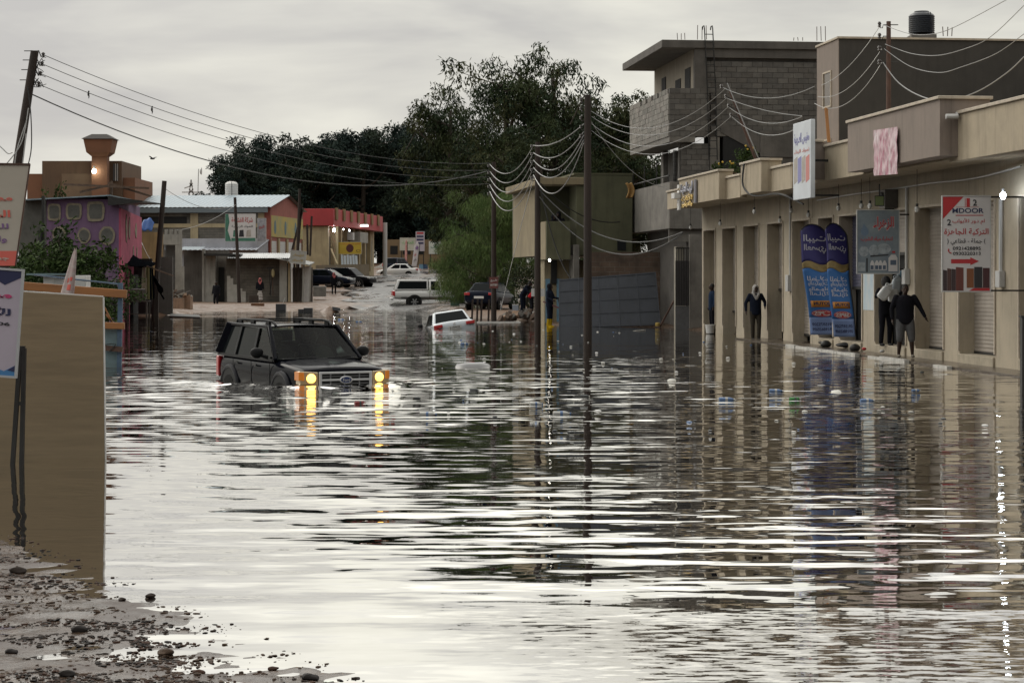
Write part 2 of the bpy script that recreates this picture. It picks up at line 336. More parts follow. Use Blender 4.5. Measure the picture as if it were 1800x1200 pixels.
    sy = math_(t, 'MULTIPLY', math_(t, 'ADD', math_(t, 'MULTIPLY', w1, .34), math_(t, 'MULTIPLY', w2, .22)), amp)
    fine = math_(t, 'MULTIPLY_ADD', math_(t, 'MULTIPLY', far, smooth(nz(1.0, (.12, .3, 1), 3, 77.).outputs[0], .4, .6)), .10, .012)
    sy = math_(t, 'ADD', sy, math_(t, 'MULTIPLY', sub(w3.outputs[0]), fine))
    nearfine = math_(t, 'MULTIPLY', math_(t, 'MULTIPLY', smooth(Y, 12.6, 11.2), smooth(math_(t, 'MULTIPLY_ADD', Y, .35, X), 3.2, 4.6)), .20)
    sy = math_(t, 'ADD', sy, math_(t, 'MULTIPLY', sub(nz(1.0, (5, 16, 1), 3, 91.0).outputs[0]), nearfine))
    sy = math_(t, 'ADD', sy, rg); sy = math_(t, 'ADD', sy, math_(t, 'MULTIPLY', sub(w4.outputs[0]), .030))
    sx = math_(t, 'MULTIPLY', sub(nz(1.0, (.6, 2.0, 1), 2, 55.0).outputs[0]), math_(t, 'MULTIPLY', amp, .05))
    cv = t.nodes.new('ShaderNodeCombineXYZ'); lk(sx, cv.inputs[0]); lk(sy, cv.inputs[1])
    ad = t.nodes.new('ShaderNodeVectorMath'); lk(g.outputs['Normal'], ad.inputs[0]); lk(cv.outputs[0], ad.inputs[1])
    no = t.nodes.new('ShaderNodeVectorMath'); no.operation = 'NORMALIZE'; lk(ad.outputs[0], no.inputs[0]); [lk(no.outputs[0], n_.inputs['Normal']) for n_ in (gs, fz)]
    lk(math_(t, 'MULTIPLY', math_(t, 'POWER', fz.outputs[0], .76), math_(t, 'MULTIPLY_ADD', nearfine, -1.6, 1.0)), mx.inputs[0]); lk(df.outputs[0], mx.inputs[1]); lk(gs.outputs[0], mx.inputs[2]); lk(mx.outputs[0], t.nodes['Material Output'].inputs[0])
    return m
WATER = structure(mb.build('water', water_mat(), smooth=True, ang=180))
# ------------------------------------------------------------------ a frame along the shop street
class Frame:
    def __init__(s, ox, oy, th): s.o = Vector((ox, oy, 0)); s.th = th; s.ux = Vector((math.cos(th), math.sin(th), 0)); s.uy = Vector((-math.sin(th), math.cos(th), 0))
    def w(s, x, y, z=0.0): return s.o + s.ux * x + s.uy * y + Vector((0, 0, z))
    def sy(s, px, x):
        t = (px - 900) / F; q = s.o + s.ux * x; return (t * q.y - q.x) / (s.uy.x - t * s.uy.y)
    def sx(s, px, y):
        t = (px - 900) / F; q = s.o + s.uy * y; return (t * q.y - q.x) / (s.ux.x - t * s.ux.y)
    def d(s, x, y): return s.w(x, y).y
    def z(s, py, x, y): return zat(py, s.d(x, y))
FR = Frame(10.56, 43.0, math.atan(.12))
BEIGE = mat('beige_render', (.46, .395, .30), .85, var=.16, vscale=1.2, bump=.25, bscale=60, stain=.55)
BEIGE2 = mat('sand_render', (.43, .36, .262), .85, var=.18, vscale=1.5, bump=.25, bscale=60, stain=.6)
TAUPE = mat('taupe_render', (.245, .20, .17), .85, var=.15, vscale=1.3, bump=.2, bscale=60, stain=.45)
DARKR = mat('shaded_dark_render', (.062, .057, .051), .9, var=.3, vscale=.7, bump=.25, bscale=50, stain=.35)  # dark grey with the shade of camera-facing walls put into the colour
CAP = mat('cap_stone', (.52, .45, .36), .7, var=.25, vscale=4)
CONC = mat('grey_concrete', (.20, .185, .165), .88, var=.35, vscale=1.6, bump=.35, bscale=30, stain=.6)
DCONC = mat('dark_concrete', (.115, .105, .095), .9, var=.35, vscale=1.2, bump=.4, bscale=25, stain=.5)
SHUT = mat('shutter_metal', (.33, .29, .25), .5, metal=.25, var=.2, vscale=2, stain=.35)
SHUTB = mat('shutter_blue', (.075, .075, .12), .5, metal=.2, var=.2, vscale=2)
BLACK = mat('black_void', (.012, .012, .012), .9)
BLKM = mat('black_metal', (.02, .019, .018), .5, metal=.3, var=.3, vscale=8)
WOODP = mat('pole_wood', (.038, .026, .021), .85, var=.5, vscale=6, bump=.4, bscale=30, stretch=(1, 1, .08))
RUST = mat('rusty_steel', (.10, .055, .04), .75, var=.5, vscale=6, bump=.2, stretch=(1, 1, .4))
WHITE = mat('white_paint', (.72, .71, .69), .5, var=.12, vscale=3)
GREYW = mat('grey_white_plastic', (.5, .5, .49), .4)
STONE = mat('pale_step_stone', (.40, .345, .26), .7, var=.3, vscale=3, stain=.5)
def corrugated(mb, x, y0, y1, z0, z1, pitch=.09, dep=.018):
    n = int((z1 - z0) / pitch * 4)
    vs = []
    for i in range(n + 1):
        z = z0 + (z1 - z0) * i / n; xx = x - dep * abs(math.sin(math.pi * (z - z0) / pitch))
        vs += [(xx, y0, z), (xx, y1, z)]
    return mb.add(vs, [(2 * i, 2 * i + 1, 2 * i + 3, 2 * i + 2) for i in range(n)])
def shop_block(root, y0, y1, ops, zt, zsof, m, depth=.36, sills=True):
    """street wall of a shop row: pilasters between openings, lintel above, recessed roller shutters. ops: (near y, far y, shutter bottom z, shutter material)"""
    edges = sorted(ops); cur = y0
    for a, b, zb, sm in edges:
        if a > cur: MB().box(0, depth + .1, cur, a, -.6, zt).build('pilaster', m, root, bevel=.012)
        cur = b
    if y1 > cur: MB().box(0, depth + .1, cur, y1, -.6, zt).build('pilaster', m, root, bevel=.012)
    MB().box(.004, depth + .1, y0, y1, zt + .001, zsof).build('lintel', m, root)
    MB().box(depth + .14, depth + .3, y0, y1, -.6, zsof - .01).build('back_wall', BLACK, root)
    for a, b, zb, sm in edges:
        sh = corrugated(MB(), depth, a, b, zb, zt).build('roller_shutter', sm, root, ang=80)
        MB().box(depth - .03, depth + .02, a + .02, b - .02, zb - .05, zb + .02).build('bottom_rail', BLKM, sh)
        MB().box(-.035, -.001, a - .06, a - .003, .3, zt + .06).build('frame_strip', CAP, root)
        MB().box(-.035, -.001, b + .003, b + .06, .3, zt + .06).build('frame_strip', CAP, root)
        MB().box(-.035, -.001, a - .058, b + .058, zt + .002, zt + .06).build('frame_strip', CAP, root)
        if sills: MB().box(-.05, depth + .1, a + .004, b - .004, -.5, .24).build('door_step', STONE, root, bevel=.015)
def parapet(root, xf, xb, ya, yb, z0, z1, m, cap=True):
    p = MB().box(xf, xb, ya, yb, z0, z1).build('parapet', m, root, bevel=.01)
    if cap: MB().box(xf - .05, xb + .02, ya - .05, yb + .02, z1 + .001, z1 + .07).build('coping', CAP, p, bevel=.01)
    return p
YF = lambda px, x=0.0: FR.sy(px, x)
ZT, ZS = 3.66, 4.50
# ---- nearer shop row (taupe and beige canopy)
Ya, Yb = YF(1990), YF(1428)
sh = thing('shop_row', 'beige shop row with taupe and beige parapets over roller shutters beside the dark grey house', 'building', FR.w(0, 0), FR.th)
ops = [(YF(1870), YF(1793), .24, SHUT), (YF(1749), YF(1687), .28, SHUT), (YF(1659), YF(1610), .28, SHUT), (YF(1593), YF(1539), 2.6, SHUT), (YF(1516), YF(1477), 1.7, SHUTB), (YF(1465), YF(1440), .28, SHUT)]
shop_block(sh, Ya, Yb, ops, ZT, ZS, BEIGE)
MB().box(-1.2, 6.5, Ya, Yb - .01, ZS + .002, ZS + .2).build('canopy_slab', BEIGE2, sh, bevel=.01)
xs_ = -1.25; parapet(sh, xs_, -1.0, Ya, FR.sy(1668, xs_), ZS - .06, 5.42, BEIGE2)
MB().box(xs_, 4.0, Ya - .25, Ya, ZS - .06, 5.42).build('parapet', DARKR, sh)  # camera-facing end of the parapet coloured dark for its shade
yq = FR.sy(1652, -1.65); yq2 = FR.sy(1490, -1.65)
g_ = parapet(sh, -1.65, -1.4, yq, yq2, ZS + .04, 5.74, TAUPE); MB().box(-1.4, -.55, yq + .002, yq + .2, ZS + .04, 5.74).build('parapet_return', TAUPE, sh)
MB().box(-1.42, -.5, yq - .05, yq + .25, 5.742, 5.81).build('coping', CAP, sh, bevel=.01)
MB().box(-1.4, -.9, yq + .2, yq2 - .004, ZS + .05, ZS + .2).build('canopy_ledge', TAUPE, sh)
parapet(sh, -1.25, -1.0, yq2 + .01, FR.sy(1449, -1.25), ZS + .0, 5.38, BEIGE2)
y8 = FR.sy(1427, -1.6); parapet(sh, -1.6, -1.3, y8, y8 + 1.2, ZS + .06, 5.52, TAUPE); MB().box(-1.3, -.9, y8 + .002, y8 + .2, ZS + .06, 5.52).build('parapet_return', TAUPE, sh)
# security camera on the taupe return
m_ = MB(); m_.tube([(-1.3, yq - .02, 5.45), (-1.3, yq - .14, 5.42)], .02).lathe([(.001, -.16), (.055, -.15), (.06, .1), (.045, .12), (.001, .12)], 10, (-1.42, yq - .16, 5.36), 'x')
m_.build('security_camera', GREYW, sh)
# ---- farther shop row
Fa, Fb = Yb + .02, YF(1234)
sf = thing('shop_row', 'sand coloured shop row with stepped parapets next to the concrete block house', 'building', FR.w(0, 0), FR.th)
ops = [(YF(1424), YF(1394), .26, SHUT), (YF(1376.5), YF(1350), 1.6, SHUT), (YF(1334), YF(1308), .9, SHUT), (YF(1294), YF(1271), .8, SHUT), (YF(1258), YF(1238), 1.2, SHUT)]
shop_block(sf, Fa, Fb, ops, ZT, ZS, BEIGE, sills=False)
Fe = FR.sy(1173, -1.25)
MB().box(-1.2, 6.5, Fa, Fe - .02, ZS + .002, ZS + .2).build('canopy_slab', BEIGE2, sf, bevel=.01)
def seg(p0, p1, x, pyt, m=BEIGE2, zb=ZS - .05, ret=None):
    ya, yb = FR.sy(p1, x), FR.sy(p0, x); zt = FR.z(pyt, x, ya)
    parapet(sf, x, x + .22, ya, yb, zb, zt, m)
    if ret: MB().box(x + .22, x + ret, ya + .002, ya + .2, zb, zt).build('parapet_return', m, sf); MB().box(x + .24, x + ret + .02, ya - .05, ya + .24, zt + .002, zt + .07).build('coping', CAP, sf)
    return ya, yb, zt
seg(1173, 1193.6, -1.25, 334.5); segB = seg(1194, 1264, -1.5, 301, ret=.45, zb=ZS - .04); seg(1277, 1301, -1.25, 309); segD = seg(1302, 1338, -1.55, 282, ret=.6, zb=ZS - .04); seg(1352, 1392, -1.25, 290)
# ---- pavement and kerb stones
MB().box(-.9, -.002, Ya, YF(1340), -.6, .035).build('pavement', mat('wet_pavement', (.11, .09, .07), .22, var=.4, vscale=3, bump=.2, bscale=20)).matrix_world = Matrix.Translation(FR.w(0, 0)) @ Matrix.Rotation(FR.th, 4, 'Z')
pv = bpy.data.objects['pavement']; structure(pv)
KERB = mat('pale_kerb', (.62, .60, .56), .3, var=.35, vscale=5)
y = YF(1745); k = 0; kend = FR.sy(1396, -.95); kme = MB().box(-.06, .06, 0, .97, -.6, .065).mesh('kerb_stone'); kme.materials.append(KERB)
while y < kend:
    o = link(bpy.data.objects.new('kerb_stone', kme), pv); o.location = (-.97 + rnd.uniform(-.012, .012), y, rnd.uniform(-.025, .01) - (.06 if k in (1, 2, 6) else 0)); o.rotation_euler = (0, rnd.uniform(-.03, .03), rnd.uniform(-.012, .012)); y += .985; k += 1
# ---- dark grey house behind the canopy
xh = 1.35; yh0, yh1 = FR.sy(1475, xh), FR.sy(1437, xh); zh = FR.z(68, xh, yh0)
dh = thing('rendered_house', 'dark grey rendered house with street side in a lit taupe colour rising behind the taupe parapet', 'building', FR.w(xh, yh0), FR.th)
MB().box(0, 11, 0, yh1 - yh0, 4.72, zh).build('wall', DARKR, dh)
MB().box(-.02, -.001, 0, yh1 - yh0, 4.72, zh).build('street_wall', TAUPE, dh)  # lit side painted in: paler colour than the shaded front
MB().box(-.06, 11, -.05, .12, zh + .001, zh + .06).build('coping', CAP, dh); MB().box(-.06, .12, .121, yh1 - yh0 + .05, zh + .001, zh + .06).build('coping', CAP, dh)
for (pa, pb, ta, tb) in ((1462.5, 1449.5, 122, 181), (1462, 1449, 243, 290)):
    a, b = FR.sy(pa, xh) - yh0, FR.sy(pb, xh) - yh0; z1, z0 = FR.z(ta, xh, yh0), FR.z(tb, xh, yh0)
    wd_ = MB().box(-.03, -.022, a, b, z0, z1).build('window', mat('window_brown', (.10, .075, .05), .2), dh)
    fr = MB()
    for q in ((a - .05, b + .05, z1, z1 + .05), (a - .05, b + .05, z0 - .05, z0), (a - .05, a, z0, z1), (b, b + .05, z0, z1)): fr.box(-.06, -.021, *q)
    fr.build('frame', CAP, wd_)
MB().box(3.6, 3.75, -.05, -.001, FR.z(186, xh, yh0), FR.z(178, xh, yh0) + .12).build('vent', RUST, dh)
# water tank and rebar on its roof
tk = P(1620, 63, 64); t_ = thing('water_tank', 'round black ribbed plastic water tank on the dark grey house roof', 'water tank', (tk.x, tk.y, tk.z)); MB().box(-.4, .4, -.4, .4, -.6, -.001).build('stand', CONC, t_)
TB = mat('black_plastic', (.015, .018, .024), .35)
pr = [(.001, 0)]
for i in range(9): z = .06 + i * .065; pr += [(.40, z), (.415, z + .015), (.415, z + .04), (.40, z + .055)]
pr += [(.38, .67), (.26, .74), (.24, .745)]
MB().lathe(pr, 28).build('tank_body', TB, t_); MB().lathe([(.235, .742), (.235, .775), (.001, .785)], 20).build('lid', TB, t_)
MB().tube([(.25, -.35, .05), (.25, -.42, .1), (.2, -.42, .7), (.15, -.3, .72)], .012, 6).build('pipe', TB, t_)
def rebars(px0, px1, n, pyb, pyt, d, lab, base=None):
    o = thing('rebar_bundle', lab, 'rebar', P((px0 + px1) / 2, pyb, d))
    for i in range(n):
        a = P(px0 + (px1 - px0) * i / max(1, n - 1), pyb, d) - o.location; h = P(0, pyt, d).z - P(0, pyb, d).z
        MB().tube([a, a + Vector((rnd.uniform(-.02, .02), 0, h * rnd.uniform(.85, 1.05)))], .014, 5).build('rebar', RUST, o)
rebars(1658, 1673, 3, 64, 47, 61.5, 'three short rebars sticking up from the dark grey house roof beside the black tank')
# ------------------------------------------------------------------ unfinished concrete block house
KX = .4; yk = FR.sy(1222, KX); kd = FR.d(KX, yk)
kb = thing('block_house', 'unfinished grey concrete block house with overhanging flat roof slab and block balcony', 'building', FR.w(KX, yk), FR.th)
KZ = lambda py: zat(py, kd)
zr1, zr0 = KZ(71), KZ(85); xq = FR.sx(1437, yk) - KX + 1.5
MB().box(-1.30, xq + 3, -.06, 8.6, zr0, zr1).build('roof_slab', DCONC, kb, bevel=.02)
zf3 = KZ(240); zp3 = KZ(155); zf2 = KZ(402); zp2 = KZ(320)
MB().box(.0, .2, .3, 8.2, zf3, zr0 - .002).build('upper_wall', mat('pale_render', (.30, .265, .21), .85, var=.2, vscale=1.5, stain=.6), kb)  # street side of the top floor in an even pale render
for (pa, pb, ta, tb) in ((1164, 1171, 135, 160), (1188, 1197, 138, 158), (1205, 1214, 118, 162)):
    a, b = FR.sy(pb, KX) - yk, FR.sy(pa, KX) - yk
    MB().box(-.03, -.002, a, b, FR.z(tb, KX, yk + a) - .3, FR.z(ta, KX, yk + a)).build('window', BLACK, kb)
MB().box(.02, xq + 3, .22, .5, zf3, zr0 - .003).build('wall_core', DCONC, kb)
# joined blocks: mortar core behind, every block its own piece
BLKMAT = [mat('block_%d' % i, c, .9, var=.3, vscale=4, bump=.5, bscale=40) for i, c in enumerate([(.125, .117, .107), (.105, .098, .09), (.145, .135, .122), (.115, .105, .094)])]
BL, BH = .405, .205
bms = []
for i in range(4):
    q = MB().box(.006, BL - .006, -.03, .10, .006, BH - .006).mesh('concrete_block'); q.materials.append(BLKMAT[i]); bms.append(q)
def blockwall(root, org, dx, nlen, z0, z1, half_first=0, skip=None, off=.0):
    """org: local start, dx: unit direction along wall (local), blocks face the dx-left-hand side"""
    rows = int((z1 - z0) / BH); a = math.atan2(dx[1], dx[0])
    for r in range(rows):
        t = -(BL / 2 if r % 2 else 0)
        while t < nlen - .02:
            s0 = max(t, 0); s1 = min(t + BL, nlen)
            if s1 - s0 > .08 and not (skip and skip(s0, s1, z0 + r * BH)):
                o = link(bpy.data.objects.new('concrete_block', rnd.choice(bms)), root)
                o.location = (org[0] + dx[0] * s0, org[1] + dx[1] * s0 + off, z0 + r * BH); o.rotation_euler = (rnd.uniform(-.012, .012), 0, a + rnd.uniform(-.006, .006)); o.scale = ((s1 - s0) / BL, 1, 1)
                dn = rnd.uniform(-.008, .008); o.location.x += -dx[1] * dn; o.location.y += dx[0] * dn
            t += BL
zstair = KZ(292)
blockwall(kb, (.02, .12), (1, 0), xq - .02, zf3 + .02, zr0 - .35, skip=lambda a, b, z: a < .55 and z < zp3 - .2)
MB().box(-.01, xq + 3, .03, .2, zr0 - .34, zr0 - .004).build('ring_beam', DCONC, kb)
MB().box(-.02, .45, .02, .24, zf3, zr0 - .34).build('corner_column', DCONC, kb)
# third-floor balcony of bare blocks
xb_ = -1.0
MB().box(xb_, .0, .0, 8.4, zf3 - .22, zf3 - .001).build('balcony_slab', CONC, kb, bevel=.01)
MB().box(xb_ + .02, xb_ + .14, .14, 8.3, zf3, zp3 - .02).build('balcony_core', DCONC, kb)
BLT = [mat('lit_block_%d' % i, c, .9, var=.3, vscale=4, bump=.5, bscale=40) for i, c in enumerate([(.24, .225, .20), (.20, .19, .17), (.27, .25, .225), (.22, .20, .18)])]  # light put into the colour: paler copy of the blocks for the street side
keep = bms
bms = []
for i in range(4):
    q = MB().box(.006, BL - .006, -.03, .10, .006, BH - .006).mesh('concrete_block'); q.materials.append(BLT[i]); bms.append(q)
blockwall(kb, (xb_ + .0, 8.35), (0, -1), 8.3, zf3, zp3, skip=lambda a, b, z: z > zp3 - .25 and rnd.random() < .12)
bms = keep
blockwall(kb, (xb_, .02), (1, 0), 1.55, zf3, zp3)
# second floor: block wall facing the camera, open gallery with pipe column, plain balcony
MB().box(-.55, .6, .3, .5, zf2, zf3 - .24).build('wall_core', DCONC, kb)
blockwall(kb, (-.5, .24), (1, 0), 1.1, KZ(318), zf3 - .24)
MB().box(.62, .98, .12, .5, zf2, zf3 - .003).build('stair_column', CONC, kb)
MB().box(-.2, .0, 2.0, 2.25, zf2, zf3 - .23).build('gallery_column', CONC, kb); MB().box(-.25, -.05, 5.0, 5.25, zf2, zf3 - .23).build('gallery_column', CONC, kb)
MB().box(.3, .45, .6, 8.3, zf2, zf3 - .24).build('gallery_wall', DCONC, kb)
for i in range(9): MB().lathe([(.07, 0), (.075, .02), (.075, .14), (.07, .16)], 8, (-.72, .35, zf2 + 1.5 + i * .17)).build('clay_pipe', BLKM, kb)
MB().box(xb_ - .02, xb_ + .12, -.1, 8.4, zf2, zp2).build('balcony_front', CONC, kb, bevel=.01); MB().box(xb_ + .122, .3, -.1, .02, zf2, zp2).build('balcony_side', CONC, kb)
MB().box(xb_ + .122, .4, .022, 8.4, zf2 - .001, zf2 + .18).build('balcony_slab', CONC, kb)
MB().tube([(xb_ + .05, .3, zp2 + .25), (xb_ + .05, 8.0, zp2 + .25)], .03, 6).build('railing', BLKM, kb)
for q in (.4, 2.8, 5.4, 8.0): MB().tube([(xb_ + .05, q, zp2 - .05), (xb_ + .05, q, zp2 + .9 if q > 1 else zp2 + .3)], .025, 6).build('railing_post', BLKM, kb)
# outside stair: sloped concrete flight over a dark void
sx0, sx1 = FR.sx(1268, yk) - KX, FR.sx(1395, yk) - KX
MB().hexa([(sx0, .06, KZ(232)), (sx1, .06, KZ(300)), (sx1, .26, KZ(300)), (sx0, .26, KZ(232)), (sx0, .06, KZ(212)), (sx1, .06, KZ(262)), (sx1, .26, KZ(262)), (sx0, .26, KZ(212))]).build('stair_flight', DCONC, kb)
MB().box(sx0 + .1, xq + 1, .1, .3, KZ(300), zf3 + .3).build('lower_wall', BLACK, kb)  # black sheet standing in for the shade of the void below the stair
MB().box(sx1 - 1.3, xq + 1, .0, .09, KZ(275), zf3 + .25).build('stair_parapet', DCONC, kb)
MB().box(.5, xq + 2, .62, .75, zf2 + .2, zf3 + .25).build('void_backing', BLACK, kb)  # black sheet added behind the gaps to give a dark void
# ground floor
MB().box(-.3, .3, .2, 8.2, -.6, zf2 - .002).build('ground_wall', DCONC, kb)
MB().box(-.62, -.3, .6, 1.0, -.6, 3.15).build('gate_pier', mat('dirty_white_render', (.36, .33, .27), .85, var=.3, vscale=2, stain=.9), kb, bevel=.01)
MB().box(-1.0, .4, .1, .19, zf2 - .5, zf2 - .003).build('beam', CONC, kb)
# ladder of bent rebar up the block wall
xl = FR.sx(1247, yk) - KX
ld = thing('ladder', 'dark rebar ladder climbing the concrete block wall to the roof', 'ladder', FR.w(KX + xl, yk - .12, zf3 - .9), FR.th)
for s_, dx_ in ((-.16, 0), (.16, 0)):
    top = zr1 - zf3 + .9 + .55
    MB().tube([(s_ + .12, 0, 0), (s_ + .06, 0, top * .5), (s_ - .06, 0, top - .1), (s_ - .06, .08, top), (s_ - .06, .3, top), (s_ - .06, .38, top - .12)], .022, 6).build('rail', BLKM, ld)
for i in range(17): z = .15 + i * .29; q = .12 - .17 * z / 5; MB().tube([(q - .16, 0, z), (q + .16, 0, z)], .016, 5).build('rung', BLKM, ld)
rebars(1191, 1204, 3, 70, 58, kd + 3, 'thin rebars above the roof slab overhang'); rebars(1226, 1242, 3, 70, 45, kd + .6, 'tall rebars beside the top of the rebar ladder'); rebars(1436, 1451, 3, 72, 47, kd + .6, 'rebars rising between the block house and the dark grey house'); rebars(1395, 1411, 3, 72, 66, kd + 2, 'row of stubby rebars low on the block house roof')
# entrance gate of the block house
yg = FR.sy(1187, KX - .45); gt = thing('iron_gate', 'dark iron gate with barred top beside the pale pier', 'gate', FR.w(KX - .45, yk + .15 - .7), FR.th)
x0g, x1g = FR.sx(1187, yk - .5) - KX + .45, FR.sx(1211, yk - .5) - KX + .45
m_ = MB().box(x0g, x1g, 0, .04, .9, 2.6); m_.build('panel', mat('dark_gate', (.045, .042, .045), .55, var=.3, vscale=3), gt)
MB().box(x0g, x1g, 0, .04, .0, .88).build('panel', mat('grey_gate', (.10, .10, .105), .5, var=.3, vscale=3), gt)
for i in range(6): q = x0g + .03 + (x1g - x0g - .06) * i / 5; MB().box(q - .012, q + .012, -.03, -.002, .9, 3.05).build('bar', BLKM, gt)
MB().box(x0g, x1g, -.02, .04, 3.05, 3.1).build('top_rail', BLKM, gt)
wl = MB().box(x1g + .02, x1g + 1.4, .02, .2, -.6, 3.6).build('side_wall', CONC, gt)
# ------------------------------------------------------------------ trees
def leaf_mesh(name, clumps, per, leaf, mats, droop=.35, seed=1, flat=.8):
    """many small leaf faces scattered through clumps [(centre, radius)]; each clump gets one of the materials"""
    rs = np.random.RandomState(seed); V = []; MI = []
    for ci, (c, r) in enumerate(clumps):
        n = int(per * r * r); q = rs.normal(size=(n, 3)); q /= np.linalg.norm(q, axis=1)[:, None]
        rad = r * rs.uniform(.35, 1.0, size=(n, 1)) ** .6; p = np.array(c) + q * rad * np.array((1, 1, flat))
        a = rs.normal(size=(n, 3)); a[:, 2] -= droop * 2; a /= np.linalg.norm(a, axis=1)[:, None]
        b = np.cross(a, rs.normal(size=(n, 3))); b /= np.linalg.norm(b, axis=1)[:, None]
        s = leaf[0] * rs.uniform(.6, 1.4, size=(n, 1)); w_ = leaf[1] * rs.uniform(.6, 1.4, size=(n, 1))
        quad = np.stack([p, p + a * s * .5 + b * w_ * .5, p + a * s, p + a * s * .5 - b * w_ * .5], 1)
        V.append(quad.reshape(-1, 3)); MI.append(np.full(n, rs.randint(len(mats))))
    V = np.concatenate(V); MI = np.concatenate(MI); n = len(MI)
    me = bpy.data.meshes.new(name); me.vertices.add(n * 4); me.loops.add(n * 4); me.polygons.add(n)
    me.vertices.foreach_set('co', V.astype(np.float32).ravel()); me.loops.foreach_set('vertex_index', np.arange(n * 4, dtype=np.int32))
    me.polygons.foreach_set('loop_start', np.arange(0, n * 4, 4, dtype=np.int32)); me.polygons.foreach_set('loop_total', np.full(n, 4, dtype=np.int32))
    for m in mats: me.materials.append(m)
    me.polygons.foreach_set('material_index', MI.astype(np.int32)); me.update(calc_edges=True); me.validate(); return me
def leafmat(name, col):
    m = mat(name, col, .7, var=.35, vscale=.7, spec=.06); return m
LD = [leafmat('leaf_dark_%d' % i, c) for i, c in enumerate([(.036, .052, .024), (.048, .062, .028), (.028, .043, .024), (.060, .066, .030)])]
LB = [leafmat('leaf_pine_%d' % i, c) for i, c in enumerate([(.020, .034, .030), (.026, .040, .034), (.034, .048, .034)])]
LG = [leafmat('leaf_feather_%d' % i, c) for i, c in enumerate([(.10, .155, .05), (.12, .17, .06), (.08, .125, .042), (.15, .18, .075)])]
LN = [leafmat('leaf_bush_%d' % i, c) for i, c in enumerate([(.045, .075, .022), (.06, .09, .03), (.035, .06, .02)])]
BARK = mat('bark', (.07, .055, .043), .9, var=.4, vscale=5, bump=.4)
def tree_mesh(h, rx, crown0, seed, nlimb=9, ncl=60, per=120, leaf=(.42, .12), mats=LD, lean=0.0, clr=(.9, 1.9), droop=.4, flat=.8, shape_=.55, airy=0.0):
    rs = random.Random(seed); wood = MB(); clumps = []
    tp = [(lean * (i / 6) ** 2 * h * .15 + rs.uniform(-.15, .15), rs.uniform(-.15, .15), h * .86 * i / 6) for i in range(7)]
    tr = h * .022; wood.tube(tp, [tr * (1.25 - i * .17) + .03 for i in range(7)], 8)
    for k in range(nlimb):
        t = crown0 / h + (1 - crown0 / h) * (k + rs.random()) / nlimb * .85; z0 = h * t * .9
        a = rs.uniform(0, 6.28); prof = math.sin(math.pi * min(1, max(.08, (t - crown0 / h * .6) / (1 - crown0 / h * .6)))) ** shape_
        ln = rx * prof * rs.uniform(.7, 1.05); i = min(5, int(z0 / (h * .86) * 6)); b0 = Vector(tp[i]).lerp(Vector(tp[i + 1]), min(1, max(0, z0 / (h * .86) * 6 - i)))
        up = rs.uniform(.25, .8); e = b0 + Vector((math.cos(a) * ln, math.sin(a) * ln, ln * up))
        mid = b0.lerp(e, .5) + Vector((0, 0, -.1 * ln))
        wood.tube([b0, mid, e], [tr * .45, tr * .3, tr * .12], 6, caps=False)
        for j in range(max(3, ncl // nlimb)):
            q = b0.lerp(e, rs.uniform(.35, 1.12) if j else 1.0); r = rs.uniform(*clr); off = Vector((rs.gauss(0, 1), rs.gauss(0, 1), rs.gauss(0, .8))) * r * .75
            if airy and j > 1 and rs.random() < airy: continue
            clumps.append((q + off, r * rs.uniform(.6, 1.0)))
            if rs.random() < .5: wood.tube([q, q + off], [tr * .12, tr * .05], 4, caps=False)
    for j in range(max(4, ncl // 6)):
        clumps.append((Vector(tp[6]) + Vector((rs.gauss(0, rx * .3), rs.gauss(0, rx * .3), rs.uniform(-.15, .1) * h)), rs.uniform(clr[0] * .7, clr[1] * .7)))
    lm = leaf_mesh('crown', clumps, per, leaf, mats, droop, seed, flat)
    wm = wood.mesh('trunk'); wm.shade_smooth(); wm.materials.append(BARK)
    return wm, lm
def tree(meshes, name, label, px, d, scale=1.0, rz=0.0, cat='tree', group=None, z=None, sxy=None):
    x = (px - 900) / F * d; o = thing(name, label, cat, (x, d, gz(x, d) - .15 if z is None else z), rz, group); o.scale = (sxy or scale, sxy or scale, scale)
    link(bpy.data.objects.new('trunk', meshes[0]), o); link(bpy.data.objects.new('crown', meshes[1]), o); return o
PINE = [tree_mesh(20, 6.0, 1.5, s, 16, 130, 95, (.55, .2), LB, clr=(1.1, 2.1)) for s in (3, 8, 15)]
gp = 'dark trees of the wood behind the far buildings'
for i, (px, d, top, wd_) in enumerate([(408, 262, 262, .75), (432, 250, 262, .75), (490, 268, 224, .9), (548, 258, 244, .95), (592, 272, 224, .95), (640, 260, 214, .95), (694, 266, 209, .95), (745, 272, 214, .95), (785, 255, 236, .9), (470, 300, 262, .95), (530, 300, 258, .9), (610, 292, 236, 1.0), (668, 296, 232, 1.0), (730, 300, 236, 1.0), (800, 290, 260, 1.0), (855, 275, 250, 1.0)]):
    x = (px - 900) / F * d; sc_ = (zat(top, d) - gz(x, d)) / 20.5
    tree(PINE[i % 3], 'forest_tree', 'dark blue-green bushy tree in the wood behind the red and yellow shops', px, d, sc_, i * 1.9, group=gp, sxy=wd_)
EUC = [tree_mesh(20, 5.6, 3.5, 21, 17, 150, 120, (.42, .11), LD, clr=(.8, 1.7), droop=.8), tree_mesh(20, 4.4, 5, 34, 17, 105, 110, (.38, .09), LD, clr=(.55, 1.25), droop=.9, airy=.2), tree_mesh(20, 5.0, 6.5, 40, 16, 140, 110, (.42, .12), LD, clr=(.8, 1.7), droop=.7)]
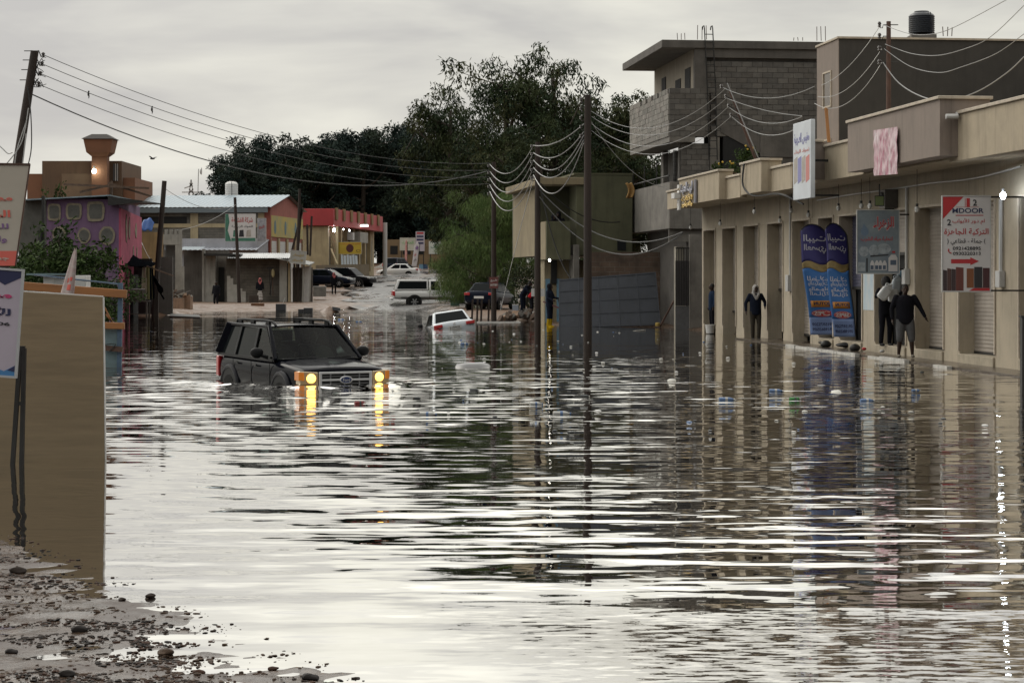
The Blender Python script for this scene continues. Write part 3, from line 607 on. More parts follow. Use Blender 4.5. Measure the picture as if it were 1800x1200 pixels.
for px, d, top, k, w_, rz, lab in [(893, 140, 84, 0, 1.02, .3, 'broad dark eucalyptus tree towering behind the green house, fullest of the group'), (972, 144, 48, 1, 1.0, 1.2, 'tallest eucalyptus tree with a thin airy top behind the green house'), (792, 150, 132, 2, .80, 2.0, 'dark eucalyptus tree standing above the white pickup'), (1030, 150, 150, 2, .85, .6, 'dark tree between the tall eucalyptus and the block house'), (1118, 150, 146, 2, .9, 3.0, 'loose leafed tree showing under the roof slab of the block house'), (948, 128, 205, 0, .72, 4.0, 'lower dense eucalyptus crown just above the green house roof'), (855, 134, 180, 2, .62, 5.0, 'dark round eucalyptus crown above the feathery green tree'), (1080, 140, 232, 0, .7, 1.0, 'low dark tree seen above the green house roof edge')]:
    x = (px - 900) / F * d; tree(EUC[k], 'eucalyptus_tree', lab, px, d, (zat(top, d) - gz(x, d)) / 20.3, rz, sxy=w_)
# feathery green tree leaning over the pickup
FEA = tree_mesh(7.0, 2.4, .9, 51, 20, 240, 620, (.30, .018), LG, clr=(.4, .85), droop=1.4, shape_=.4)
tree(FEA, 'feathery_tree', 'light green feathery tree with drooping foliage beside the white pickup', 866, 108, .95, .5, sxy=1.08)
tree(FEA, 'feathery_tree', 'smaller light green feathery tree overhanging the pickup bonnet', 822, 111, .62, 2.5, sxy=.8)
BUSH = tree_mesh(2.6, 1.1, .3, 61, 12, 70, 260, (.16, .06), LD, clr=(.3, .6), droop=.3)
tree(BUSH, 'bush', 'dark leafy bush beside the green house behind the two crouching people', 928, 94.5, .95, .4, 'bush')
# ------------------------------------------------------------------ green corner house
GD = 84.0
GRN = mat('olive_render', (.115, .115, .068), .88, var=.3, vscale=.8, bump=.2, bscale=40, stain=.5)
TAN = mat('tan_render', (.30, .245, .155), .88, var=.22, vscale=1.2, bump=.2, bscale=40, stain=.9)
FG = Frame((960 - 900) / F * 82.5, 82.5, R(8))
gh = thing('corner_house', 'olive green two storey house with a corner loggia balcony and tan street side', 'building', FG.w(0, 0), FG.th)
def gx(px, y=0.0): return FG.sx(px, y)
zf = zat(449, 83); zr = zat(310, 84); x3 = gx(1013); xE = gx(1112)
MB().box(x3, xE, 0, 10, zf - .0, zr).build('front_wall', GRN, gh, bevel=.02)
MB().box(0, x3 - .002, 1.7, 10, zf, zr - .3).build('loggia_back', GRN, gh)
MB().box(-.02, .18, 2.3, 9.6, zf, zr - .5).build('street_wall', TAN, gh)
MB().box(-.12, .3, 2.4, 2.62, zf, zr - .5).build('corner_fin', TAN, gh)
MB().box(-.35, x3 + .3, -.12, 9.8, zr - .42, zr - .12).build('loggia_roof', TAN, gh, bevel=.02)
MB().box(x3 - .1, xE + .02, -.02, 10, zr + .001, zr + .08).build('coping', GRN, gh)
MB().box(.0, gx(1002), -.12, .04, zat(456, 82.5), zat(389, 82.5)).build('balcony_front', GRN, gh, bevel=.01)
MB().box(-.02, .14, .042, 2.3, zat(456, 82.5), zat(389, 82.5)).build('balcony_side', TAN, gh)
MB().box(.14, x3, .042, 1.7, zf - .18, zf).build('balcony_floor', CONC, gh)
MB().box(gx(957, 1), xE, 1.0, 3.2, -.5, zf - .19).build('ground_wall', TAN, gh)
MB().box(gx(1007), gx(1016), -.3, 1.0, -.5, zat(430, 82.5)).build('pier', CONC, gh)
wi = MB().box(gx(1136), gx(1152), -.03, -.001, zat(442, 83), zat(422, 83)).build('window', BLACK, gh) if False else MB().box(gx(1085), gx(1100), -.03, -.001, zat(440, 83), zat(422, 83)).build('window', mat('dark_glass', (.02, .022, .025), .08), gh)
MB().box(gx(975, .0), gx(985, .0), .9, .99, 1.7, 2.8).build('window', BLACK, gh)
BLUED = mat('light_blue_door', (.16, .30, .42), .6, var=.3, vscale=3, stain=.4)
for pa, pb in ((959.5, 967), (979, 986.5)): MB().box(gx(pa, .9), gx(pb, .9), .93, .98, .05, zat(490, 83.5)).build('door', BLUED, gh)
def lamp(px, py, d, lab, col=(1, .95, .85), r=.05, e=30, name='lamp', extra=True):
    p = P(px, py, d); o = thing(name, lab, 'lamp', p)
    MB().ell((0, 0, 0), (r, r, r * 1.2), 10, 8).build('bulb', mat('lit_%s_%d' % (name, int(e)), col, .4, emit=col, estr=e), o)
    MB().lathe([(r * .45, r), (r * .5, r * 2.4), (.01, r * 2.5)], 10).build('socket', GREYW, o); return o
lamp(966, 457.5, 81.9, 'lit bulb under the green house balcony', r=.045, e=25, name='bulb_lamp')
# long brick garden wall beside it
def brickmat(name, c1, c2, mo, sc=1.0):
    m = bpy.data.materials.new(name); m.use_nodes = True; t = m.node_tree; b = t.nodes['Principled BSDF']; b.inputs['Roughness'].default_value = .9
    tcn = t.nodes.new('ShaderNodeTexCoord'); mm = t.nodes.new('ShaderNodeMapping'); mm.inputs['Rotation'].default_value = (R(90), 0, 0); t.links.new(tcn.outputs['Object'], mm.inputs[0])
    bt = t.nodes.new('ShaderNodeTexBrick'); t.links.new(mm.outputs[0], bt.inputs['Vector']); bt.inputs['Scale'].default_value = sc; bt.inputs['Brick Width'].default_value = .4; bt.inputs['Row Height'].default_value = .2; bt.inputs['Mortar Size'].default_value = .012
    bt.inputs['Color1'].default_value = (*c1, 1); bt.inputs['Color2'].default_value = (*c2, 1); bt.inputs['Mortar'].default_value = (*mo, 1)
    n = t.nodes.new('ShaderNodeTexNoise'); n.inputs['Scale'].default_value = 1.3; n.inputs['Detail'].default_value = 6; t.links.new(tcn.outputs['Object'], n.inputs['Vector'])
    t.links.new(mixc(t, math_(t, 'MULTIPLY', math_(t, 'SUBTRACT', n.outputs[0], .4, clamp=True), 3, clamp=True), bt.outputs[0], tuple(x * .5 for x in c2)), b.inputs['Base Color'])
    bp = t.nodes.new('ShaderNodeBump'); bp.inputs['Distance'].default_value = .02; bp.invert = True; t.links.new(bt.outputs['Fac'], bp.inputs['Height']); t.links.new(bp.outputs[0], b.inputs['Normal']); return m
BRK = brickmat('old_brick', (.16, .105, .075), (.12, .082, .062), (.20, .165, .13))
yb0 = 81.4
bw = MB().box(P(1036, 0, yb0).x, P(1176, 0, yb0).x, 0, .25, -.5, zat(443, yb0)); bwo = bw.build('brick_wall', BRK); bwo.location = (0, yb0, 0); tag(bwo, 'patched brown brick wall behind the dark sheet metal panel', 'wall')
# big sheet-metal panel propped in front
pd = 79.2; a, b, c, d_ = P(983, 577, pd), P(1161, 572, pd), P(1152, 478, pd + .5), P(983, 491, pd + .5)
pt = thing('sheet_metal_panel', 'large dark blue-grey sheet metal gate panel leaning against the brick wall', 'panel', a)
PM = mat('blue_grey_sheet', (.058, .064, .078), .55, metal=.2, var=.3, vscale=1.2, stain=.35)
q0, q1, q2, q3 = [v - a for v in (a, b, c, d_)]; off = Vector((0, .03, 0))
MB().hexa([q0, q1, q1 + off, q0 + off, q3, q2, q2 + off, q3 + off]).build('sheet', PM, pt)
fr = MB()
for t in (0, .2, .4, .6, .8, 1): fr.bar(q0.lerp(q1, t) - off * .6, q3.lerp(q2, t) - off * .6, .03)
for t in (.02, .27, .52, .75, .98): fr.bar(q0.lerp(q3, t) - off * .5, q1.lerp(q2, t) - off * .5, .028)
fr.build('frame', mat('frame_steel', (.075, .082, .098), .5, metal=.3, var=.3, vscale=4), pt)
MB().bar(P(1185, 528, 78.6) - a, P(1160, 574, 78.4) - a, .06).build('prop_bar', RUST, pt)
# ------------------------------------------------------------------ utility poles on the right
def upole(px, pyt, pyb, lab, r=.13, d=None, lean=0.0):
    g = G(px, pyb, 0) if d is None else Vector(((px - 900) / F * d, d, 0)); h = zat(pyt, g.y)
    o = thing('utility_pole', lab, 'utility pole', (g.x, g.y, -.6))
    MB().tube([(0, 0, 0), (lean * .5, 0, h * .5 + .3), (lean, 0, h + .6)], [r * 1.1, r, r * .82], 12).build('mast', WOODP, o)
    return o, h
p1, h1 = upole(868, 285, 563, 'slim dark utility pole with a small sign beside the feathery green tree', .12)
p2, h2 = upole(945, 250, 573, 'dark utility pole with white notices beside the man in yellow boots', .125)
p3, h3 = upole(1033, 167, 586, 'tallest dark utility pole standing in front of the sheet metal panel', .14)
INS = mat('insulator', (.03, .022, .02), .3)
def insulators(o, h, n, side, step=.32):
    for i in range(n):
        z = h + .6 - .25 - i * step
        MB().tube([(0, 0, z), (side * .2, -.02, z - .03), (side * .24, -.02, z + .05)], .016, 6).build('bracket', BLKM, o)
        MB().lathe([(.02, 0), (.055, .02), (.035, .05), (.055, .08), (.03, .12)], 10, (side * .24, -.02, z + .03)).build('insulator', INS, o)
insulators(p1, h1, 5, -1); insulators(p2, h2, 5, -1); insulators(p3, h3, 5, -1)
# small red sign board on the slim pole, notices on the next
s_ = thing('pole_sign', 'small dark red sign with pale lettering nailed to the slim utility pole', 'sign', P(868, 497, 90.8)); MB().box(-.2, .2, -.02, .0, -.26, .26).build('board', mat('dull_red_board', (.16, .05, .045), .6, var=.3, vscale=8), s_)
lettering('للبيع', WHITE, s_, 0, .1, .3, .12, -.025); lettering('097789', WHITE, s_, 0, -.1, .32, .1, -.025)
s_ = thing('paper_notice', 'white paper notices taped round the pole beside the man in yellow boots', 'notice', P(945, 514, 81.2))
for q in (-.19, .05, .2): MB().box(q - .07, q + .09, -.02 - abs(q) * .05, -.01 - abs(q) * .05, -.16, .16).build('sheet', WHITE, s_)
# ------------------------------------------------------------------ cables
CABL = mat('aluminium_cable', (.30, .30, .30), .4, metal=.5); CABD = mat('black_cable', (.012, .012, .012), .5)
def cable(a, b, sag, m=CABL, r=.014, lab=None, group=None, n=18, name='power_cable', pts=None):
    a = Vector(a); b = Vector(b)
    q = pts or [a.lerp(b, i / n) - Vector((0, 0, sag * 4 * (i / n) * (1 - i / n))) for i in range(n + 1)]
    o = MB().tube(q, r, 5).build(name, m); tag(o, lab, 'cable', group); return o
d1, d2, d3 = p1.location.y, p2.location.y, p3.location.y
gA = 'cables between the slim pole and the pole with notices'; gB = 'cables between the pole with notices and the tallest pole'; gC = 'cables from the tallest pole to the block house'
for i in range(5):
    a = P(861, 289 + i * 12, d1); b = P(938, 255 + i * 13, d2); cable(a, b, .75 + .1 * i, r=.018, lab='slack silver power cable looping from the slim pole to the pole with notices', group=gA)
for i in range(5):
    a = P(938, 256 + i * 13, d2); b = P(1026, (218, 232, 238, 246, 252)[i], d3); cable(a, b, (.25, .5, .75, .8, 1.2)[i], r=.020, lab='slack silver power cable looping from the pole with notices to the tallest pole', group=gB)
for i, (py, px, pe, sg) in enumerate([(205, 1278, 172, .9), (218, 1280, 188, 1.0), (230, 1285, 205, 1.0), (196, 1276, 155, .9)]):
    cable(P(1040, py, d3), P(px, pe, 62.5), sg, r=.009, lab='thin sagging cable from the tallest pole to the leaning rusty mast on the shop roof', group=gC)
cable(P(1040, 215, d3), P(1172, 330, 73), .5, r=.012, lab='thin pale cable dropping from the tallest pole to the concrete balcony')
cable(P(938, 312, d2), P(880, 545, d1 - 4), -.1, r=.016, lab='stray silver cable hanging down beside the feathery tree')
for i, (pa, da, pb, db, sg) in enumerate([((945, 330), d2, (1200, 408), 74, 1.1), ((945, 342), d2, (1200, 410), 74, 1.5), ((950, 322), d2, (1090, 390), 82.4, .5)]):
    cable(P(*pa, da), P(*pb, db), sg, CABD, .022, lab='thick black cable sagging across the green house front', group='black cables on the green house')
cable(P(948, 320, d2 - .2), P(1003, 488, 80), .6, CABD, .025, lab='thick black cable hanging down the pole to the sheet metal panel')
# rusty steel mast on the shop roof and leaning mast
xm = .35; ym = FR.sy(1562, xm); q = FR.w(xm, ym)
ms = thing('steel_mast', 'rusty steel power mast rising behind the taupe parapet', 'mast', (q.x, q.y, ZS + .2)); hm = zat(38, q.y) - ZS - .2
MB().tube([(0, 0, 0), (0, 0, hm)], [.075, .06], 10).build('mast', RUST, ms)
for i, py in enumerate((44, 64, 86, 110)):
    z = zat(py, q.y) - ZS - .2; MB().tube([(.25 if i != 1 else 0, 0, z), (-.14, 0, z), (-.16, 0, z - .08), (-.22, 0, z - .08), (-.24, 0, z)], .013, 6).build('bracket', BLKM, ms)
    MB().lathe([(.02, -.06), (.05, -.04), (.03, 0), (.055, .03), (.03, .08)], 10, (-.24, 0, z)).build('insulator', INS, ms)
dm = q.y
for i, (pa, pts_, lab) in enumerate([((1552, 44), [(1600, 60), (1640, 60), (1680, 47), (1760, 5), (1800, -18)], 'thin cable crossing in front of the black water tank'), ((1556, 78), [(1600, 94), (1645, 98), (1690, 88), (1740, 66), (1800, 10)], 'upper sagging cable in front of the dark grey house'), ((1554, 86), [(1600, 117), (1650, 128), (1690, 118), (1750, 95), (1800, 60)], 'middle sagging cable in front of the dark grey house'), ((1552, 110), [(1580, 146), (1620, 170), (1665, 178), (1720, 160), (1770, 128), (1800, 100)], 'lowest and thickest sagging cable in front of the dark grey house')]):
    pt_ = [P(*pa, dm)] + [P(a, b, dm - (a - 1560) * .03) for a, b in pts_]; cable(0 * pt_[0], pt_[0], 0, r=.009 if i < 3 else .015, lab=lab, pts=catmull(pt_, 5))
for i, (pa, pb, sg) in enumerate([((1548, 44), (1444, 150), .25), ((1550, 86), (1438, 170), .4), ((1550, 110), (1432, 182), .55)]):
    cable(P(*pa, dm), P(*pb, 59.5), sg, r=.009, lab='thin cable from the rusty steel mast past the taupe house side', group='cables beside the taupe house side')
lm = thing('steel_mast', 'leaning rusty stay post above the stepped sand parapet', 'mast', P(1328, 285, 63.5)); base = Vector(lm.location)
MB().tube([P(1330, 285, 63.5) - base, P(1282, 158, 63.5) - base], [.05, .04], 8).build('mast', RUST, lm)
MB().tube([P(1334, 280, 63.2) - base, P(1278, 146, 63.2) - base], .018, 6).build('stay_wire', CABL, lm)
for py, px in ((153, 1268), (170, 1276), (187, 1281), (203, 1285)): MB().lathe([(.02, -.06), (.05, -.04), (.03, 0), (.055, .03), (.03, .08)], 8, P(px, py, 63.3) - base).build('insulator', INS, lm); MB().tube([P(px, py, 63.3) - base, P(px + 16, py + 6, 63.4) - base], .014, 5).build('bracket', BLKM, lm)
for i, (py, pe, sg) in enumerate([(154, 152, .35), (172, 204, .1), (188, 205, .35), (204, 220, .45)]): cable(P(1270 + i * 5, py, 63.3), P(1410 if i else 1432, pe, 60.5), sg, r=.010, lab='pale cable strung from the leaning stay post towards the white blade sign', group='cables behind the blade sign')
# ------------------------------------------------------------------ signs and fittings on the shop row
RED = mat('sign_red', (.42, .025, .03), .45); NAVY = mat('sign_navy', (.018, .022, .075), .45); SIGNW = mat('sign_white', (.62, .60, .60), .45, var=.06, vscale=2); INK = mat('sign_ink', (.015, .015, .02), .5)
def signframe(name, label, p, w_, h_, m, rz=0.0, th=.05, edge=GREYW, tilt=0.0):
    o = thing(name, label, 'sign', p, rz); o.rotation_euler[1] = tilt
    MB().box(-w_ / 2, w_ / 2, 0, th, -h_ / 2, h_ / 2).build('panel', m, o)
    e = MB(); t_ = .022
    e.box(-w_ / 2 - t_, w_ / 2 + t_, -.012, th + .01, h_ / 2 + .001, h_ / 2 + t_).box(-w_ / 2 - t_, w_ / 2 + t_, -.012, th + .01, -h_ / 2 - t_, -h_ / 2 - .001).box(-w_ / 2 - t_, -w_ / 2 - .001, -.012, th + .01, -h_ / 2, h_ / 2).box(w_ / 2 + .001, w_ / 2 + t_, -.012, th + .01, -h_ / 2, h_ / 2)
    e.build('frame', edge, o); return o
def flat(o, poly, m, name='print', y=-.003): return MB().prism(poly, lambda a, b, w_: (a, w_, b), y, y + .002).build(name, m, o, smooth=False)
# door shop sign
sd_ = 41.6; s_ = signframe('door_shop_sign', 'white and red door shop sign with an arrow and pictures of doors', P(1698.5, 428.5, sd_), 82 * sd_ / F, 166 * sd_ / F, SIGNW, R(-3)); W_, H_ = 82 * sd_ / F, 166 * sd_ / F
ux = lambda v: (v - 350) / 490 * W_; uz = lambda v: -(v - 588) / 996 * H_
flat(s_, [(ux(106), uz(92)), (ux(322), uz(92)), (ux(106), uz(328))][::-1], RED)
flat(s_, [(ux(352), uz(108)), (ux(388), uz(108)), (ux(388), uz(202)), (ux(352), uz(202))], RED); flat(s_, [(ux(336), uz(112)), (ux(342), uz(112)), (ux(342), uz(200)), (ux(336), uz(200))], RED); flat(s_, [(ux(245), uz(199)), (ux(480), uz(199)), (ux(480), uz(202)), (ux(245), uz(202))], RED, y=-.0055)
flat(s_, [(ux(240), uz(284)), (ux(528), uz(284)), (ux(528), uz(293)), (ux(240), uz(293))], RED)
for tx, m, x0, x1, z0, z1, bd in (('2', INK, 418, 460, 122, 188, .03), ('MDOOR', NAVY, 205, 530, 212, 264, .03), ('ام دور للأبواب', RED, 205, 540, 318, 384, .015), ('2', INK, 150, 192, 330, 394, .03), ('التركية الجاهزة', RED, 120, 580, 425, 505, .02), ('( جملة - قطاعي )', INK, 150, 550, 532, 604, .015), ('0921428895', INK, 210, 500, 618, 655, .03), ('0930320313', INK, 210, 500, 672, 708, .03)):
    lettering(tx, m, s_, ux((x0 + x1) / 2), uz((z0 + z1) / 2), (x1 - x0) / 490 * W_, (z1 - z0) / 996 * H_, -.009, bd * .6)
MB().tube([(ux(168), -.006, uz(640)), (ux(164), -.006, uz(662)), (ux(176), -.006, uz(680)), (ux(195), -.006, uz(688))], .012, 6).build('print', RED, s_)
flat(s_, [(ux(192), uz(750)), (ux(392), uz(750)), (ux(392), uz(730)), (ux(482), uz(772)), (ux(392), uz(814)), (ux(392), uz(795)), (ux(192), uz(795))][::-1], RED)
DW = [mat('door_print_%d' % i, c, .5, var=.3, vscale=14, stretch=(1, 1, .1)) for i, c in enumerate([(.07, .03, .025), (.035, .018, .02), (.12, .03, .022), (.22, .075, .025), (.014, .013, .016), (.055, .012, .015)])]
for i, (x0, x1, z0, k) in enumerate([(108, 150, 862, 1), (152, 196, 845, 0), (198, 240, 850, 1), (242, 322, 832, 2), (354, 428, 848, 3), (432, 516, 832, 4), (522, 592, 842, 5)]): flat(s_, [(ux(x0), uz(z0)), (ux(x1), uz(z0 + (8 if k < 3 else 0))), (ux(x1), uz(1082 if k < 3 else 1052)), (ux(x0), uz(1082 if k < 3 else 1052))], DW[k], y=-.0035 - (i % 3) * .0015)
flat(s_, [(ux(430), uz(1054)), (ux(594), uz(1054)), (ux(594), uz(1084)), (ux(376), uz(1084))], RED, y=-.0025)
for z in (.99, -.99): MB().bar((W_ / 2, .03, H_ / 2 * z), (W_ / 2 + .85, .12, H_ / 2 * z), .035).build('bracket', BLKM, s_)
# water shop sign
sd_ = 49.2; W_, H_ = 72 * sd_ / F, 110 * sd_ / F; s_ = signframe('water_shop_sign', 'grey blue drinking water shop sign with jugs and red lettering', P(1543.5, 425, sd_), W_, H_, mat('water_sign', (.20, .24, .255), .45, var=.5, vscale=1.6, col2=(.12, .15, .20)), R(-4))
ux = lambda v: (v - 700) / 320 * W_; uz = lambda v: -(v - 278) / 470 * H_
lettering('الزهراء', RED, s_, ux(742), uz(140), .5 * W_, .22 * H_, -.006, .03); lettering('الزهراء', SIGNW, s_, ux(742), uz(142), .52 * W_, .235 * H_, -.004, .055); lettering('لتحلية مياه الشرب', RED, s_, ux(690), uz(258), .76 * W_, .085 * H_, -.005, .015)
DROP = mat('drop_print', (.13, .19, .27), .3); flat(s_, [(ux(597 + 30 * math.sin(a) * (1 - .0)), uz(202 - 32 * math.cos(a))) for a in [R(t) for t in range(40, 321, 20)]] + [(ux(590), uz(140))], DROP)
JUG = mat('jug_print', (.34, .38, .41), .3, var=.4, vscale=9); JD = mat('jug_dark', (.07, .10, .15), .4)
for x, z, rx_, rz_ in ((668, 345, 40, 45), (745, 330, 55, 40), (590, 350, 38, 40)): flat(s_, [(ux(x + rx_ * math.cos(R(t))), uz(z + rz_ * math.sin(R(t)))) for t in range(0, 360, 24)], JUG, y=-.004)
for i, x in enumerate((655, 690, 718, 750)): flat(s_, [(ux(x - 16), uz(490)), (ux(x - 16), uz(440)), (ux(x - 5), uz(418)), (ux(x + 5), uz(418)), (ux(x + 16), uz(440)), (ux(x + 16), uz(490))], SIGNW, y=-.0045); flat(s_, [(ux(x - 13), uz(485)), (ux(x - 13), uz(455)), (ux(x + 10), uz(455)), (ux(x + 10), uz(485))], JD, y=-.006)
flat(s_, [(ux(780), uz(500)), (ux(780), uz(400)), (ux(800), uz(375)), (ux(835), uz(375)), (ux(850), uz(400)), (ux(850), uz(500))], SIGNW, y=-.004); flat(s_, [(ux(795), uz(452)), (ux(795), uz(415)), (ux(840), uz(415)), (ux(840), uz(452))], JD, y=-.006); flat(s_, [(ux(545), uz(500)), (ux(545), uz(430)), (ux(600), uz(430)), (ux(600), uz(500))], JUG, y=-.004); flat(s_, [(ux(608), uz(505)), (ux(608), uz(400)), (ux(620), uz(400)), (ux(620), uz(505))], INK, y=-.006); flat(s_, [(ux(640), uz(392)), (ux(780), uz(380)), (ux(780), uz(372)), (ux(640), uz(380))], INK, y=-.0065); flat(s_, [(ux(808), uz(362)), (ux(832), uz(362)), (ux(832), uz(348)), (ux(808), uz(348))], RED, y=-.006)
MB().bar((W_ / 2, .03, H_ / 2 - .1), (W_ / 2 + .5, .12, H_ / 2 - .1), .035).build('bracket', BLKM, s_); MB().bar((W_ / 2, .03, -H_ / 2 + .1), (W_ / 2 + .5, .12, -H_ / 2 + .1), .035).build('bracket', BLKM, s_)
# white blade sign on the canopy
xq_ = -1.95; ya_, yb_ = FR.sy(1425, xq_), FR.sy(1394, xq_); z1_, z0_ = FR.z(214, xq_, (ya_ + yb_) / 2), FR.z(350, xq_, (ya_ + yb_) / 2)
s_ = thing('blade_sign', 'tall white blade sign with blue and red lettering mounted on the canopy', 'sign', FR.w(xq_, (ya_ + yb_) / 2, (z0_ + z1_) / 2), FR.th - R(90)); W_, H_ = (yb_ - ya_), z1_ - z0_
MB().box(-W_ / 2, W_ / 2, 0, .12, -H_ / 2, H_ / 2).build('panel', mat('blade_white', (.66, .70, .74), .4, var=.15, vscale=1.2), s_, bevel=.012)
LILAC = mat('lilac_print', (.22, .22, .45), .5); PINKP = mat('pink_print', (.55, .20, .18), .5); TANP = mat('tan_print', (.42, .38, .34), .5, var=.3, vscale=6)
lettering('مقيس العـربية', LILAC, s_, 0, H_ * .28, W_ * .85, H_ * .16, -.006, .03); lettering('لمواد البناء', PINKP, s_, 0, H_ * .12, W_ * .85, H_ * .06, -.006, .02); lettering('0912345', PINKP, s_, 0, -H_ * .36, W_ * .5, H_ * .04, -.006, .02) if False else None
for i in range(4): flat(s_, [(-W_ * .44 + i * W_ * .225, -H_ * .3), (-W_ * .44 + i * W_ * .225 + W_ * .2, -H_ * .26), (-W_ * .44 + i * W_ * .225 + W_ * .2, H_ * .06), (-W_ * .44 + i * W_ * .225, H_ * .03)], (TANP, LILAC, TANP, PINKP)[i])
MB().bar((0, .12, 0), (0, .8, 0), .06).build('bracket', BLKM, s_); MB().bar((0, .12, -H_ * .45), (0, 1.0, -H_ * .45), .05).build('bracket', BLKM, s_)
# raised letters and logo on the sand parapet
s_ = thing('shop_letters', 'cluster of raised silver and gold shop letters on the sand parapet', 'sign', FR.w(-1.53, (FR.sy(1194, -1.5) + FR.sy(1228, -1.5)) / 2, FR.z(342, -1.5, segB[0] + 5)), FR.th - R(90)); W_ = FR.sy(1194, -1.5) - FR.sy(1228, -1.5); H_ = 50 / F * 68
GOLD = mat('gold_letters', (.48, .33, .10), .3, metal=.6); SILV = mat('silver_letters', (.28, .28, .32), .3, metal=.5)
lettering('البيت الحديث', SILV, s_, -W_ * .02, H_ * .22, W_ * .62, H_ * .42, -.03, .03, depth=.05); lettering('للأثاث', GOLD, s_, 0, -H_ * .12, W_ * .55, H_ * .22, -.03, .03, depth=.05); lettering('والديكور', GOLD, s_, 0, -H_ * .36, W_ * .55, H_ * .2, -.03, .03, depth=.05)
for z in (.33, .12, -.18, -.32, -.45): MB().box(-W_ * .48, -W_ * .38, -.06, .0, H_ * z - .06, H_ * z + .06).build('logo_block', WHITE, s_)
MB().box(-W_ * .56, -W_ * .38, -.22, .0, -.09, .10).build('lamp_box', WHITE, s_); MB().box(W_ * .38, W_ * .46, -.05, 0, -H_ * .35, H_ * .45).build('logo_block', SILV, s_)
# crumpled banner on the taupe parapet
ya_, yb_ = FR.sy(1579, -1.69), FR.sy(1537, -1.69); zt_, zb_ = FR.z(221, -1.69, ya_), FR.z(304, -1.69, ya_)
def crumple(u, v): return (-1.70 - .05 * abs(noise.noise(Vector((u * 7 + v * 3, v * 2.2, 1)))) - .02 * noise.noise(Vector((u * 20, v * 5, 4))), ya_ + (yb_ - ya_) * u, zb_ + (zt_ - zb_) * v + .05 * (u - .5))
cb = MB().grid(crumple, 36, 36).build('crumpled_banner', mat('pink_white_sheet', (.62, .55, .56), .22, var=.55, vscale=3.2, col2=(.42, .10, .17), stretch=(2, 2, .7)), ang=60); cb.location = FR.w(0, 0); cb.rotation_euler = (0, 0, FR.th); tag(cb, 'crumpled pink and white plastic banner hung on the taupe parapet', 'banner')
# air conditioner, flood light, lit bulb, hanging bulbs, conduits, meter boxes
p = P(1572, 350, 50.3); ac = thing('air_conditioner', 'box air conditioner unit under the canopy above the water shop sign', 'air conditioner', p, FR.th)
MB().box(-.32, .30, -.22, .25, -.24, .24).build('casing', mat('ac_dark', (.10, .09, .08), .6, var=.3, vscale=5), ac, bevel=.02); MB().lathe([(.17, 0), (.18, -.02), (.16, -.03), (.001, -.03)], 16, (-.34, .0, 0), 'x').build('fan_grille', BLKM, ac); MB().bar((-.25, 0, -.25), (.4, 0, -.25), .04).build('bracket', BLKM, ac)
fl = thing('flood_light', 'square flood light with green glass hanging under the canopy', 'flood light', P(1546, 353, 49.6), R(-8)); MB().box(-.12, .12, 0, .08, -.13, .13).build('housing', BLKM, fl, bevel=.01); MB().box(-.10, .10, -.006, -.001, -.11, .11).build('glass', mat('green_glass', (.16, .20, .07), .2), fl); MB().bar((0, .05, .13), (0, .05, .42), .03).build('arm', BLKM, fl)
lamp(1763, 344, 41.7, 'lit white bulb on a cord in front of the nearest shop pier', (.80, .90, 1), .065, 70, 'lit_bulb')
HB = mat('bulb_glass', (.55, .55, .53), .2)
for i, (px, py, d) in enumerate([(1266, 393, 66.5), (1326, 372, 61.5), (1371, 388, 61.0), (1421, 378, 58), (1474, 366, 54), (1514, 362, 51), (1529, 362, 50), (1612, 368, 46.5), (1214, 400, 72), (1391, 370, 60)]):
    p = P(px, py, d); o = thing('hanging_bulb', 'unlit bulb hanging on a wire under the shop canopy', 'bulb', p, group='unlit bulbs under the canopy')
    MB().ell((0, 0, 0), (.06, .06, .075), 8, 6).build('bulb', HB, o); MB().lathe([(.03, .06), (.035, .13), (.01, .14)], 8).build('socket', BLKM, o); MB().tube([(0, 0, .13), (0, 0, max(.2, ZS - p.z))], .007, 5).build('wire', BLKM, o)
def pipe(ptsl, r, m, lab, name='conduit_pipe', grp=None, box=None):
    o = thing(name, lab, 'pipe', FR.w(0, 0), FR.th, grp); MB().tube(ptsl, r, 6).build('pipe', m, o)
    if box: MB().box(*box).build('meter_box', GREYW, o, bevel=.01)
    return o
ypl = YF(1764); zc = lambda py: FR.z(py, -.05, ypl)
pipe([(-.06, ypl, zc(480)), (-.06, ypl, zc(350))], .045, GREYW, 'white conduit pipe and meter box on the nearest shop pier', box=(-.14, -.01, ypl - .12, ypl + .14, zc(505), zc(476)))
y2 = YF(1597); zc2 = lambda py: FR.z(py, -.05, y2); pipe([(-.05, y2, zc2(478)), (-.05, y2, zc2(330))], .035, GREYW, 'thin white conduit with a meter box beside the water shop', box=(-.14, -.01, y2 - .14, y2 + .12, zc2(500), zc2(472)))
y3 = YF(1391); pipe([(-.04, y3, 1.6), (-.04, y3, ZS - .02)], .03, GREYW, 'white drain pipe between the two shop rows', box=(-.14, -.01, y3 - .1, y3 + .2, 1.55, 2.05))
pipe(catmull([Vector((-.06, YF(px), FR.z(py, -.06, YF(px)))) for px, py in ((1800, 292), (1720, 313), (1640, 322), (1602, 328), (1560, 334), (1500, 342), (1440, 352))], 4), .022, GREYW, 'long white conduit along the top of the shop wall')
cable(0 * FR.o, FR.o, 0, CABD, .03, 'thick black cable looping under the sand parapet', pts=catmull([FR.w(-1.62, FR.sy(1308, -1.62), zat(300, 63.5)), FR.w(-1.62, FR.sy(1306, -1.62), zat(335, 63.5)), FR.w(-1.5, FR.sy(1325, -1.5), zat(351, 62)), FR.w(-1.3, FR.sy(1370, -1.3), zat(349, 60)), FR.w(-.9, FR.sy(1412, -.9), zat(364, 58))], 6))
